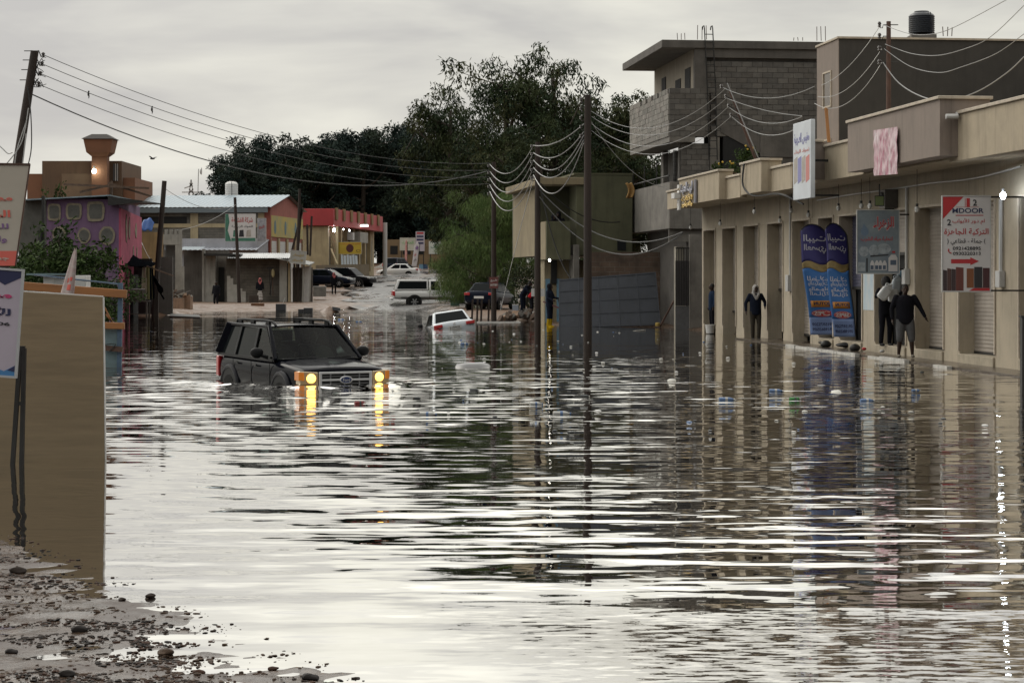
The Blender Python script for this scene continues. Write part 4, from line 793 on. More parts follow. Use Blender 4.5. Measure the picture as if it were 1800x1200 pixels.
# orange plank and flowers on the canopy
o = MB().bar(P(1452, 190, 58) , P(1458, 262, 57.5), .09, .05).build('plank', mat('orange_wood', (.30, .13, .035), .7, var=.3, vscale=8, stretch=(1, 1, .1))); tag(o, 'orange plank propped against the taupe side of the dark grey house', 'plank')
def plantpot(px, py, d, lab, s=1.0):
    o = thing('flower_plant', lab, 'plant', P(px, py, d)); rs = random.Random(px)
    cl_ = [((rs.uniform(-.25, .25) * s, rs.uniform(-.2, .2), rs.uniform(.0, .35) * s), .2 * s) for _ in range(10)]
    link(bpy.data.objects.new('foliage', leaf_mesh('foliage', cl_, 1200, (.10, .04), LN, .0, px)), o)
    for i in range(3): MB().ell((rs.uniform(-.2, .2) * s, -.15, (.3 + rs.uniform(0, .2)) * s), .035, 6, 4).build('flower', mat('yellow_flower', (.5, .32, .02), .6), o)
    MB().lathe([(.1, -.3), (.14, 0), (.001, 0)], 10).build('pot', RUST, o)
plantpot(1311, 287, 64, 'leafy flowering plant behind the taller sand parapet', 1.1); plantpot(1264, 302, 67, 'small flowering plant at the end of the lettered sand parapet', .7); plantpot(1288, 303, 66, 'flowering plant between the two stepped sand parapets', .75)
# hanging mattress/towel on the concrete balcony
o = MB().grid(lambda u, v: (P(1100 + 10 * u + 5 * math.sin(v * 3), 322 + 26 * v, 78.5) + Vector((0, .15 * math.sin(u * 3.14), .02 * math.sin(u * 9)))), 8, 10).build('hanging_cloth', mat('ochre_cloth', (.34, .20, .07), .9, var=.2, vscale=4), solid=.05); tag(o, 'ochre cloth hanging over the end of the plain concrete balcony', 'cloth')
# two flag banners, seen from their backs so the print is mirrored
BBLUE = mat('banner_blue', (.045, .17, .46), .5, var=.12, vscale=2); BNAVY = mat('banner_navy', (.035, .03, .16), .5, var=.15, vscale=2); BGOLD = mat('banner_gold', (.34, .25, .10), .4, var=.4, vscale=6); BPALE = mat('banner_pale', (.21, .30, .56), .5, var=.12, vscale=2); ORNG = mat('banner_orange', (.55, .23, .04), .5)
BTX = mat('banner_text', (.62, .62, .68), .5)
def flag(lab, pxl, pxr, pyt, pyb, lean, d, sd):
    H_ = (pyb - pyt) * d / F; W_ = (pxr - pxl) * d / F; p = P((pxl + pxr) / 2, pyb, d); o = thing('flag_banner', lab, 'banner', p, group=None)
    def fn(x, z, y):      # cloth space: x -W/2..W/2, z 0..H ; leans and ripples
        return (x + lean * (z / H_ - .5) * 1.0 + .02 * math.sin(z * 2.5 + sd), y + .05 * math.sin(x * 5 + z * 1.7 + sd) + .03 * math.sin(z * 4 + sd), z)
    def top(u): return H_ * (1 - .02 - .075 * abs(2 * u - .9) ** 2.2)
    def band(name, m, fa, fb, nv=6):
        MB().grid(lambda u, v: fn((u - .5) * W_, fa(u) + (fb(u) - fa(u)) * v, 0), 12, nv).build(name, m, o, ang=80, solid=.006)
    wav = lambda k: (lambda u: H_ * (.575 + k + .02 * math.sin(u * 6.0 + .5)))
    band('cloth', BPALE, lambda u: 0, lambda u: H_ * .155); band('cloth', BBLUE, lambda u: H_ * .155, wav(0), 14); band('cloth', BGOLD, wav(0), lambda u: wav(.055)(u) + H_ * .015 * math.sin(u * 3.1), 4); band('cloth', BNAVY, lambda u: wav(.055)(u) + H_ * .015 * math.sin(u * 3.1), top, 12)
    for tx, zc_, hh, ww in (('البيت', .855, .075, .82), ('العصري', .765, .085, .80), ('للطـلاء', .50, .045, .74), ('والديكورات', .455, .045, .74), ('والمـواد', .405, .045, .74), ('العـازلة', .362, .042, .70), ('0915975209', .092, .028, .8), ('0919863509', .048, .028, .8)):
        lettering(tx, BTX if zc_ > .2 else NAVY, o, 0, H_ * zc_, W_ * ww, H_ * hh, -.012, .014 if zc_ > .2 else .01, True, fn)
    MB().grid(lambda u, v: fn((u - .5) * W_ * .76, H_ * (.245 + .058 * v), -.010), 6, 2).build('print', ORNG, o, solid=.002); lettering('JOTUN', NAVY, o, .02, H_ * .274, W_ * .6, H_ * .036, -.016, .04, True, fn)
    for s__, m in ((1.0, RED), (.92, SIGNW), (.86, RED)):
        k = 20; c_ = MB(); vs = [fn(0, H_ * .19, -.010 - (1 - s__) * .03)] + [fn(W_ * .40 * s__ * math.cos(2 * math.pi * j / k), H_ * .19 + H_ * .032 * (s__ if s__ == 1 else s__ - .03) * math.sin(2 * math.pi * j / k), -.010 - (1 - s__) * .03) for j in range(k)]
        c_.add(vs, [(0, 1 + j, 1 + (j + 1) % k) for j in range(k)]).build('print', m, o, smooth=False)
    lettering('SIPES', SIGNW, o, 0, H_ * .19, W_ * .58, H_ * .034, -.020, .03, True, fn)
    pole = [fn(W_ * .5, z, 0) for z in [H_ * t / 8 for t in range(8)]]; pole = [(pole[0][0] + .02, 0, -.25)] + [(a + .012, b, c) for a, b, c in pole] + [fn(W_ * (u - .5), top(u) + .01, 0) for u in (.97, .88, .75, .6, .45, .3, .15, .04)]
    MB().tube(pole, .016, 6).build('pole', BLKM, o); MB().ell((.05 + W_ / 2, 0, -.22), (.45, .3, .08), 12, 6).build('base_bag', mat('black_bag', (.012, .012, .012), .4), o); return o
flag('blue flag banner with mirrored lettering standing farther from the water shop sign', 1414, 1462, 391, 588, -.33, 57.0, 0.0)
flag('blue flag banner with mirrored lettering standing next to the water shop sign', 1456, 1494, 389, 592, -.28, 54.5, 1.3)
# torn poster on the pier
o = MB().box(-.012, -.003, YF(1538), YF(1518), FR.z(545, 0, YF(1528)), FR.z(480, 0, YF(1528))).build('torn_poster', mat('faded_blue_poster', (.30, .42, .50), .7, var=.6, vscale=5, col2=(.62, .60, .57), stretch=(3, 3, .35))); o.location = FR.w(0, 0); o.rotation_euler = (0, 0, FR.th); tag(o, 'faded torn blue poster pasted on the pier below the water shop sign', 'poster')
# dark gate post at the frame edge
o = thing('steel_post', 'black steel post standing in the water past the last kerb stone', 'post', G(1801, 679)); MB().box(-.06, .1, -.06, .1, -.6, 1.26).build('post', BLKM, o, bevel=.008); MB().box(-.08, .12, -.08, .12, 1.262, 1.29).build('cap', BLKM, o)
# ------------------------------------------------------------------ near left: board, leaning signs, stall
bd = G(185, 805).y; MDF = mat('wood_grain_board', (.27, .205, .125), .6, var=.22, vscale=2.6, stretch=(.35, 1, 3.2), bump=.05, bscale=14)
b_ = thing('wood_grain_board', 'large upright beige wood grain board standing in the flood', 'board', (P(-160, 0, bd).x, bd, -.5))
wB = P(185, 0, bd).x - P(-160, 0, bd).x; zl, zr_ = zat(500, bd) + .5, zat(522, bd) + .5
MB().hexa([(0, 0, 0), (wB, 0, 0), (wB, .05, 0), (0, .05, 0), (0, 0, zl), (wB - .03, 0, zr_), (wB - .03, .05, zr_), (0, .05, zl)]).build('sheet', MDF, b_, bevel=.004)
MB().hexa([(wB + .001, .004, 0), (wB + .012, .004, 0), (wB + .012, .046, 0), (wB + .001, .046, 0), (wB - .029, .004, zr_), (wB - .018, .004, zr_), (wB - .018, .046, zr_), (wB - .029, .046, zr_)]).build('edge_strip', WHITE, b_)
MB().hexa([(0, .004, zl + .001), (wB - .03, .004, zr_ + .001), (wB - .03, .046, zr_ + .001), (0, .046, zl + .001), (0, .004, zl + .012), (wB - .03, .004, zr_ + .012), (wB - .03, .046, zr_ + .012), (0, .046, zl + .012)]).build('edge_strip', WHITE, b_)
for z in (.7, 1.8): MB().bar((.3, .1, z), (wB - .2, .1, z), .05).build('batten', MDF, b_)
MB().bar((.6, .12, .3), (.6, .9, .0), .06).build('rear_prop', MDF, b_); MB().bar((wB - .4, .12, 1.6), (wB - .4, 1.2, .0), .06).build('rear_prop', MDF, b_)
ad = 21.2; o = thing('sign_stand', 'black two legged sign stand in front of the wood grain board', 'sign stand', P(30, 805, ad))
for (xa, ya, xb2, yb2) in ((36, 612, 22, 820), (42.5, 612, 38, 818)): MB().bar(P(xa, ya, ad) - o.location, P(xb2, yb2, ad) - o.location, .045).build('leg', BLKM, o)
MB().bar(P(30, 709, ad) - o.location, P(41, 709, ad) - o.location, .04).build('spreader', BLKM, o); MB().bar(P(34, 612, ad) - o.location, P(44, 612, ad) - o.location, .05).build('top_bar', BLKM, o)
CREAM = mat('banner_cream', (.46, .42, .36), .6, var=.1, vscale=1.5); SALM = mat('banner_salmon', (.62, .13, .10), .6); PURP = mat('print_purple', (.20, .11, .26), .6); MAG = mat('print_magenta', (.50, .05, .17), .6); LILP = mat('panel_lilac', (.47, .42, .50), .5, var=.1, vscale=1.3)
nd = 20.6; o = thing('leaning_banner', 'leaning cream banner with red and purple lettering over the framed lilac sign', 'banner', P(-10, 466, nd)); B0 = o.location.copy()
def bn(px, py, dy=0.0): return P(px, py, nd) - B0 + Vector((0, dy, 0))
def skew(t): return 52 - 25 * (t - 290) / 176
MB().hexa([bn(-120, 466), bn(27, 466), bn(27, 466, .02), bn(-120, 466, .02), bn(-95, 288), bn(52, 290), bn(52, 290, .02), bn(-95, 288, .02)]).build('sheet', CREAM, o)
MB().hexa([bn(-121, 467, -.004), bn(26.5, 467, -.004), bn(26.5, 467, -.002), bn(-121, 467, -.002), bn(-117, 441, -.004), bn(30.2, 441, -.004), bn(30.2, 441, -.002), bn(-117, 441, -.002)]).build('print', SALM, o)
MB().bar(bn(27.5, 466), bn(52.5, 289), .014).build('edge_pole', RUST, o); MB().bar(bn(-96, 287), bn(53, 289), .02).build('top_pole', RUST, o)
for tx, m, py, hh, x0 in (('مصنع', SALM, 352, 13, -45), ('المدينة', SALM, 377, 16, -70), ('للرخام', PURP, 400, 14, -45), ('والجرانيت', PURP, 421, 13, -80), ('جملة وقطاعي', CREAM, 455, 12, -90)):
    x1 = skew(py) - 21 if py < 440 else 16; c_ = bn((x0 + x1) / 2, py); lettering(tx, m, o, c_.x, c_.z, (x1 - x0) * nd / F, hh * nd / F, -.008, .03)
nd2 = 20.2; o = signframe('framed_sign', 'framed lilac sign with navy corners and magenta lettering on the black stand', P(-38, 564, nd2), 140 * nd2 / F, 184 * nd2 / F, LILP, 0, .03, mat('alu_frame', (.45, .46, .48), .4)); o.rotation_euler[1] = R(4)
W_, H_ = 140 * nd2 / F, 184 * nd2 / F; BL2 = mat('print_sky', (.06, .20, .42), .5)
flat(o, [(W_ * .5, H_ * .5), (W_ * .5, H_ * .44), (W_ * .3, H_ * .36), (W_ * .1, H_ * .44), (-W_ * .5, H_ * .44), (-W_ * .5, H_ * .5)], NAVY)
flat(o, [(W_ * .5, -H_ * .5), (W_ * .5, -H_ * .40), (W_ * .36, -H_ * .46), (W_ * .22, -H_ * .42), (W_ * .1, -H_ * .5)], BL2); flat(o, [(W_ * .5, -H_ * .46), (W_ * .5, -H_ * .40), (W_ * .40, -H_ * .45)][::-1], NAVY, y=-.006)
for tx, m, z, hh, ww, bold in (('مصنع', MAG, .245, .075, .6, .05), ('للأبواب', NAVY, .10, .10, .62, .05), ('0918437206', INK, -.01, .032, .8, .03)): lettering(tx, m, o, W_ * (.40 - ww / 2), H_ * z, W_ * ww, H_ * hh, -.008, bold)
# stall behind the board
st = thing('market_stall', 'half sunk market stall frame with orange beams and a teal side panel', 'stall', G(200, 638)); S0 = st.location.copy(); sdp = S0.y
OR = mat('orange_beam', (.32, .135, .045), .6, var=.3, vscale=5, stretch=(.2, 1, 1)); TEAL = mat('teal_panel', (.16, .23, .25), .55, var=.25, vscale=2.5, stain=.3); BLP = mat('blue_post', (.07, .12, .19), .5, var=.3, vscale=4)
def sp_(px, py, dy=0.0): return P(px, py, sdp + dy) - S0
MB().bar(sp_(20, 501), sp_(223, 517), .10, .19).build('beam', OR, st, bevel=.01); MB().bar(sp_(120, 570), sp_(219, 573), .10, .15).build('beam', OR, st, bevel=.01); MB().bar(sp_(180, 611), sp_(216, 614), .08, .12).build('beam', RUST, st)
MB().box(sp_(150, 0).x, sp_(207, 0).x, .12, .16, -.5, sp_(0, 577).z).build("side_panel", TEAL, st)
for px in (209, 40): MB().bar(sp_(px, 700, .1), sp_(px + 3, 497, .1), .10).build('post', BLP, st)
MB().tube([sp_(60, 483, .3), sp_(214, 500, .3)], .02, 6).build('rail', BLP, st)
for a, b in (((184, 540), (200, 572)), ((186, 552), (210, 580))): MB().bar(sp_(*a, .2), sp_(*b, .2), .03).build('brace', OR, st)
MB().tube([sp_(182, 606, -.06), sp_(196, 604, -.06), sp_(204, 605, -.06), sp_(192, 618, -.06)], .012, 5).build('rope', BLKM, st)
wc = thing('white_cabinet', 'white panelled cabinet behind the orange beam of the stall', 'cabinet', (P(114, 0, 50).x, 50, -.4)); hw = 38 * 50 / F; zc_ = zat(484, 50) + .4
MB().box(-hw, hw, 0, .5, 0, zc_).build('carcass', WHITE, wc, bevel=.01)
for q in (-.5, .02, .52): MB().box(hw * q, hw * (q + .42), -.02, -.002, zc_ - .42, zc_ - .08).build('door_panel', GREYW, wc)
MB().box(-hw * 1.7, hw * .15, -.2, .7, zc_ + .004, zc_ + .05).build('top_board', TEAL, wc)
o = thing('furled_flag', 'furled white flag with red print on a pole above the wood grain board', 'flag', P(120, 515, 30)); f0 = o.location.copy()
MB().tube([P(118, 560, 30) - f0, P(133, 436, 30) - f0], .012, 6).build('pole', RUST, o)
def furl(u, v):
    c_ = P(118 + 15 * v, 518 - 82 * v, 30) - f0; r = (.075 * (1 - v) ** .8 + .012) * (1 + .25 * math.sin(u * 25)); a = u * 6.283; return (c_.x + r * math.cos(a), r * math.sin(a) * .6, c_.z)
MB().grid(furl, 24, 10).build('cloth', mat('furled_white', (.50, .46, .44), .8, var=.3, vscale=7, col2=(.44, .30, .29), stretch=(1, 1, 1.6)), o, ang=80)
for ua, ub, va, vb in ((.70, .82, .10, .22), (.66, .72, .26, .36), (.76, .84, .30, .38)): MB().grid(lambda u, v: (lambda q: (q[0] + .004, q[1] - .006, q[2]))(furl(ua + (ub - ua) * u, va + (vb - va) * v)), 6, 4).build('print', SALM, o, ang=80)
# leaning pole and its cables
PD = 60.0; pb_, ptp = P(-16, 600, PD), P(61, 90, PD)
lp = thing('utility_pole', 'leaning dark utility pole with tangled cables above the cream banner', 'utility pole', pb_)
MB().tube([(0, 0, -.6), (ptp - pb_) * .5, ptp - pb_], [.17, .155, .12], 12).build('mast', WOODP, lp)
for i, (px, py) in enumerate(((76, 97), (74, 113), (71, 130), (68, 148))):
    q = P(px, py, PD) - pb_; s0 = P(61 - (py - 90) * .151, py - 6, PD) - pb_
    MB().tube([s0, (s0 + q) * .5 + Vector((0, 0, .08)), q + Vector((-.06, 0, -.06)), q], .018, 6).build('bracket', BLKM, lp); MB().lathe([(.03, -.06), (.06, -.03), (.035, 0), (.06, .04), (.03, .08)], 8, q).build('insulator', INS, lp)
    MB().tube([s0 + Vector((-.3, 0, .02)), s0 + Vector((.1, 0, .02))], .014, 5).build('bolt', BLKM, lp)
rs = random.Random(5)
for i in range(7):
    q = [P(56 + rs.uniform(-4, 26), 100 + rs.uniform(0, 55), PD) - pb_ for _ in range(5)]; MB().tube(catmull(q, 4), .011, 5).build('loose_wire', CABD, lp)
for q in ([(48, 152), (54, 200), (55, 260), (48, 295)], [(50, 190), (38, 250), (10, 290)], [(46, 215), (30, 262), (25, 295)], [(46, 235), (42, 270), (38, 300)], [(22, 268), (14, 270), (5, 262), (-8, 250)]):
    MB().tube(catmull([P(a, b, PD - .25) - pb_ for a, b in q], 5), .018, 5).build('loose_wire', CABD if q[0][1] < 180 else GREYW, lp)
gL = 'long cables from the leaning pole over the street'
for i, (px, py, pe, sg, r) in enumerate([(77, 97, 287, .95, .011), (75, 113, 299, .95, .011), (72, 130, 311, .95, .011), (69, 149, 323, 1.0, .011)]): cable(P(px, py, PD), P(861, pe, d1), sg, CABD, r, 'long thin dark cable from the leaning pole across the street to the slim pole', gL, 30)
cable(P(54, 165, PD), P(861, 300, d1), 1.55, CABD, .020, 'long thick black cable from the leaning pole across the street', n=30)
for i, (px, py, lab) in enumerate([(155.5, 168.5, 'small dark bird perched on the third wire near the leaning pole'), (267, 195.5, 'small dark bird perched on the second wire farther from the leaning pole')]):
    o = thing('bird', lab, 'bird', P(px, py, 62.5)); MB().ell((0, 0, .05), (.035, .05, .07), 8, 6).ell((.012, -.02, .13), .03, 8, 6).tube([(.02, 0, 0), (.0, .03, -.08)], [.02, .012], 5).tube([(.02, -.04, .13), (.03, -.07, .125)], [.01, .002], 5).build('body', CABD, o)
o = thing('bird', 'small dark bird flying above the warehouse roof', 'bird', P(268, 279, 110)); MB().ell((0, 0, 0), (.14, .05, .05), 8, 6).hexa([(-.05, 0, 0), (.06, 0, 0), (.06, .02, .02), (-.05, .02, .02), (-.16, -.3, .12), (-.08, -.32, .12), (-.08, -.30, .13), (-.16, -.28, .13)]).hexa([(-.05, 0, 0), (.06, 0, 0), (.06, .02, .02), (-.05, .02, .02), (.10, .3, .10), (.2, .32, .10), (.2, .30, .11), (.10, .28, .11)]).build('body', CABD, o)
# ------------------------------------------------------------------ purple house
LV = mat('purple_render', (.165, .098, .18), .85, var=.25, vscale=1.0, stain=.5); PK = mat('pink_render', (.42, .085, .145), .85, var=.3, vscale=1.2, stain=.5); PLS = mat('bare_plaster', (.27, .235, .175), .9, var=.35, vscale=3, bump=.4); GPL = mat('grey_plaster', (.115, .115, .105), .9, var=.3, vscale=3)
hd = 96.0; ph = thing('painted_house', 'purple and pink two storey house with plaster framed blind windows', 'building', (P(209, 0, hd).x, hd, -.2)); H0 = ph.location.copy()
hx = lambda px: P(px, 0, hd).x - H0.x; hz = lambda py: zat(py, hd) + .2
e1 = P(246, 0, 107) - Vector((H0.x, hd, 0)); MB().prism([(hx(82), 0), (0, 0), (e1.x, e1.y), (hx(82), e1.y)], lambda a, b, n_: (a, b, n_), 0, hz(350)).build('front_wall', LV, ph, smooth=False); MB().box(hx(30), hx(82) - .002, .3, 9, 0, hz(352)).build('side_wing', GPL, ph)
pk = MB(); pk.hexa([(.002, 0, 0), (.10, 0, 0), (e1.x + .1, e1.y, 0), (e1.x, e1.y, 0), (.002, 0, hz(366)), (.10, 0, hz(366)), (e1.x + .1, e1.y, zat(376, 107)), (e1.x, e1.y, zat(376, 107))]).build('street_wall', PK, ph)
for i, (x0, x1, y0, y1, rd) in enumerate([(84, 107, 358, 388, 0), (116, 144, 357, 386, 0), (153, 184, 354, 389, 0), (174, 203, 397, 431, 1), (136, 160, 400, 428, 1), (92, 116, 398, 426, 1)]):
    cx, cz, rx_, rz_ = hx((x0 + x1) / 2), hz((y0 + y1) / 2), (hx(x1) - hx(x0)) / 2, (hz(y0) - hz(y1)) / 2; rs = random.Random(i)
    def outl(s, k=22): 
        pts = []
        for j in range(k):
            a = 2 * math.pi * j / k; p_ = 2.0 if rd else 7.0; rr = (abs(math.cos(a)) ** p_ + abs(math.sin(a)) ** p_) ** (-1 / p_) * s * rs.uniform(.95, 1.03); pts.append((cx + rx_ * rr * math.cos(a), cz + rz_ * rr * math.sin(a)))
        return pts
    bw_ = MB().prism(outl(1.0), lambda a, b, w_: (a, w_, b), -.05, .001).build('blind_window', PLS, ph, smooth=False); MB().prism(outl(.74), lambda a, b, w_: (a, w_, b), -.058, -.052).build('infill', GPL, bw_, smooth=False)
rs = random.Random(9)
for i, (px, y0, y1, w_) in enumerate([(217, 372, 425, .8), (223, 378, 420, .7), (238, 385, 415, .9), (232, 425, 470, .5), (240, 430, 450, .4)]):
    t = (px - 209) / 37.; c_ = Vector((0, 0, 0)).lerp(e1, t * .8 + .06); dirv = e1.normalized(); k = 14; zc_ = hz((y0 + y1) / 2); hh = (hz(y0) - hz(y1)) / 2
    pts = [(w_ * rs.uniform(.7, 1.2) * math.cos(2 * math.pi * j / k), hh * rs.uniform(.75, 1.1) * math.sin(2 * math.pi * j / k)) for j in range(k)]
    MB().prism(pts, lambda a, b, n_: (c_.x + dirv.x * a + .10 + n_, c_.y + dirv.y * a - n_ * .1, zc_ + b), .002, .03).build('plaster_patch', PLS, ph, smooth=False)
MB().hexa([(hx(40), -.4, hz(353)), (hx(196), -.4, hz(345)), (hx(196), 9, hz(345)), (hx(40), 9, hz(353)), (hx(40), -.4, hz(351)), (hx(196), -.4, hz(343)), (hx(196), 9, hz(343)), (hx(40), 9, hz(351))]).build('roof_edge', mat('blue_tin', (.24, .31, .36), .4, metal=.4, var=.2, vscale=3), ph)
MB().hexa([(hx(194), -.6, hz(362)), (hx(252), -.2, hz(356)), (hx(252), 5, hz(353)), (hx(194), 5, hz(345)), (hx(194), -.6, hz(346)), (hx(252), -.2, hz(353)), (hx(252), 5, hz(351)), (hx(194), 5, hz(343))]).build('tin_awning', BLKM, ph)
MB().box(.14, .3, 2.0, 3.4, 0, 2.3).build('door', BLACK, ph)
wdn = mat('weathered_wood', (.13, .085, .06), .85, var=.4, vscale=6)
for i, (a, b) in enumerate([((112, 324), (262, 331)), ((190, 322), (265, 345)), ((140, 338), (190, 326)), ((196, 318), (196, 345))]): o = MB().bar(P(*a, hd + .8 + i * .15), P(*b, hd + .8 + i * .15), .10).build('roof_timber', wdn); tag(o, ['long timber laid flat across the purple house roof', 'slanting timber jutting over the tin awning', 'short timber leaning on the purple house roof', 'upright timber stub on the purple house roof'][i], 'timber')
BUSH2 = tree_mesh(4.6, 1.9, .6, 77, 16, 120, 210, (.24, .09), LN, clr=(.35, .8), droop=.3)
tree(BUSH2, 'leafy_shrub', 'tall leafy green shrub in front of the purple house', 118, 62, .74, .3, 'shrub', z=-.2, sxy=.80); tree(BUSH2, 'leafy_shrub', 'lower leafy green shrub beside the cream banner', 60, 66, .66, 2.0, 'shrub', z=-.2, sxy=.7); tree(BUSH2, 'leafy_shrub', 'leafy green shrub beside the tarp shelter', 172, 72, .5, 4.0, 'shrub', z=-.2, sxy=.62)
tree(BUSH2, 'dark_shrub', 'small dark tree below the brown house with the tower', 88, 132, 1.5, 1.0, 'tree', sxy=.9)
for px, lab in ((76, 'thin dark post rising from the shrubs by the grey wing'), (70, 'rusty thin post beside the cream banner')): o = MB().bar(P(px, 560, 64 + px * .02), P(px + .5, 345 if px > 72 else 405, 64 + px * .02), .10).build('thin_post', BLKM); tag(o, lab, 'post')
# tarp shelter at the water's edge
sd0 = 99.0; ts = thing('tarp_shelter', 'ramshackle shelter under a sagging black tarp at the water edge', 'shelter', P(240, 556, sd0)); T0 = ts.location.copy()
tp_ = lambda px, py, dy=0.0: P(px, py, sd0 + dy) - T0
for px, pt_, m, w_ in ((192, 455, RUST, .10), (203, 460, PLS, .16), (276, 470, WOODP, .14), (218, 440, WOODP, .09)): MB().bar(tp_(px, 565), tp_(px + 1, pt_), w_).build('post', m, ts)
TARP = mat('black_tarp', (.007, .008, .010), .7, var=.4, vscale=4, spec=.0)
def tarp(u, v): 
    a = tp_(188 + 72 * u, 428 + 40 * u + 14 * math.sin(u * 3.1)) ; return (a.x, -1.2 + 4.2 * v, a.z + .25 * v - .12 * math.sin(v * 3.14) + .07 * noise.noise(Vector((u * 6, v * 5, 2))))
MB().grid(tarp, 26, 14).build('tarp', TARP, ts, ang=70, solid=.02)
def rag(u, v):
    a = tp_(258 + 32 * u, 468 + 38 * u ** 1.3); return (a.x + .06 * math.sin(v * 8), -.9 + .5 * v, a.z - .45 * v * (1 + .4 * math.sin(u * 9)) + .12 * noise.noise(Vector((u * 8, v * 6, 3))))
MB().grid(rag, 18, 8).build('torn_tarp', TARP, ts, ang=70, solid=.02); MB().bar(tp_(258, 468, -.9), tp_(305, 485, -.9), .06).build('ridge_pole', wdn, ts)
for i, (px, m, w_) in enumerate(((262, PLS, .32), (270, TARP, .3), (268, mat('olive_rag', (.13, .12, .05), .9), .25))): MB().grid(lambda u, v: (tp_(px, 0).x + (u - .5) * w_ * (1 + .5 * v), -.95 + .06 * math.sin(u * 9) - i * .03, tp_(0, 470 + 55 * v).z + .03 * math.sin(u * 7)), 8, 10).build('hanging_rag', m, ts, ang=80)
MB().box(tp_(245, 0).x, tp_(276, 0).x, 4.5, 4.7, 0, 3.0).build('back_wall', DCONC, ts); MB().box(tp_(188, 0).x, tp_(245, 0).x, 3.4, 3.6, 0, 2.9).build('back_wall', BLKM, ts)
tb = thing('work_table', 'old dark wooden table standing under the black tarp', 'table', P(244, 556, 98)); WD2 = mat('grimy_wood', (.05, .038, .03), .7, var=.4, vscale=6)
tw = 19 * 98 / F; MB().box(-tw, tw, -.4, .4, .72, .78).build('table_top', WD2, tb); 
for a in (-1, 1):
    for b in (-1, 1): MB().box(a * (tw - .08) - .04, a * (tw - .08) + .04, b * .34 - .04, b * .34 + .04, -.3, .72).build('leg', WD2, tb)
MB().box(-tw + .1, tw - .1, -.3, .3, .1, .14).build('shelf', WD2, tb)
o = thing('wooden_crate', 'dark crate with a pale lid resting on the table under the tarp', 'crate', P(243, 531, 98)); MB().box(-.36, .36, -.25, .25, .10, .62).build('box', WD2, o, bevel=.01); MB().box(-.34, .34, -.27, .25, .625, .655).build('lid', GREYW, o)
# walls and portal behind
OCH = mat('ochre_render', (.24, .16, .075), .9, var=.3, vscale=.8, stain=.5); PALE = mat('pale_grey_render', (.34, .33, .30), .88, var=.25, vscale=1.5, stain=.8)
o = MB().box(P(240, 0, 116).x, P(285, 0, 116).x, 116, 116.4, -.2, zat(408, 116)).build('ochre_wall', OCH); tag(o, 'ochre rendered wall between the pink house side and the pale portal', 'wall')
o = MB().grid(lambda u, v: P(246 + 21 * u + 2 * v, 405 - (14 + 8 * math.sin(u * 3)) * v, 116.1) + Vector((0, .4 * v, .05 * math.sin(u * 12))), 12, 6).build('blue_tarp', mat('blue_tarp', (.02, .085, .30), .5, var=.3, vscale=5), ang=80, solid=.02); tag(o, 'bright blue tarp folded on top of the ochre wall', 'tarp')
po = thing('portal', 'pale grey portal with a battlement top beside the ochre wall', 'portal', (P(301, 0, 119).x, 119, -.1)); hx2 = lambda px: P(px, 0, 119).x - P(301, 0, 119).x; hz2 = lambda py: zat(py, 119) + .1
MB().box(hx2(285), hx2(318), 0, .5, hz2(430), hz2(412)).build('lintel', PALE, po); MB().box(hx2(308), hx2(318), .01, .5, 0, hz2(430) - .002).build('jamb', PALE, po); MB().box(hx2(283.5), hx2(287), .01, .5, 0, hz2(430) - .002).build('jamb', PALE, po); MB().box(hx2(287), hx2(308), .6, .8, 0, hz2(429)).build('gate', mat('grey_gate_sheet', (.13, .13, .13), .6, var=.2, vscale=2), po)
for px in (291.5, 300, 308.5, 316): MB().box(hx2(px - 2.4), hx2(px + 2.2), .02, .4, hz2(412) + .001, hz2(403)).build('merlon', PALE, po)
MB().box(hx2(319), hx2(325), -.4, -.2, 0, hz2(468)).build('broken_pier', PALE, po)
o = thing('low_wall', 'stained low tan wall stub with rubble on top near the water', 'wall', (P(305, 0, 113).x, 113, -.2)); lx = lambda px: P(px, 0, 113).x - P(305, 0, 113).x; lz = lambda py: zat(py, 113) + .2
TANW = mat('pinkish_tan', (.33, .22, .15), .9, var=.35, vscale=1.6, stain=.7); MB().box(lx(278), lx(295), 0, .5, 0, lz(494)).build('pier', TANW, o); MB().box(lx(296), lx(322), .05, .9, 0, lz(524)).build('wall', TANW, o); MB().box(lx(318), lx(332), .5, 1.4, 0, lz(520)).build('wall', TANW, o)
rs = random.Random(3)
for i in range(16): px = rs.uniform(297, 333); q = Vector((lx(px), rs.uniform(.2, .9), lz(524) + rs.uniform(0, .35) * (1 - abs(px - 308) / 40))); MB().bar(q, q + Vector((rs.uniform(-.5, .5), rs.uniform(-.2, .2), rs.uniform(-.1, .2))), rs.uniform(.08, .2)).build('rubble_piece', rs.choice((PALE, DCONC, TANW, wdn)), o)
# brown house with water tower
BRN = mat('brown_render', (.145, .092, .058), .88, var=.2, vscale=.6, stain=.4); BRL = mat('red_brown', (.22, .105, .06), .85, var=.2, vscale=.8)
td = 152.0; bt = thing('brown_house', 'brown flat roofed house carrying a flared water tower', 'building', (P(145, 0, td).x, td, 0)); tx_ = lambda px: P(px, 0, td).x - P(145, 0, td).x; tz = lambda py: zat(py, td)
MB().box(tx_(74), tx_(214), 0, 8, 0, tz(283)).build('wall', BRN, bt); MB().box(tx_(45), tx_(74) - .01, .5, 8, 0, tz(305)).build('wing', BRL, bt); MB().box(tx_(214) + .01, tx_(235), .5, 8, 0, tz(312)).build('wing', BRL, bt); MB().box(tx_(110), tx_(168), -.3, -.01, 0, tz(306)).build('lower_wall', mat('tan_brown', (.19, .13, .085), .88, var=.2, vscale=.6), bt)
MB().box(tx_(167), tx_(194), -1.2, -.35, 0, tz(274)).build('tower_shaft', BRL, bt)
tw = MB(); cxx = tx_(180.5)
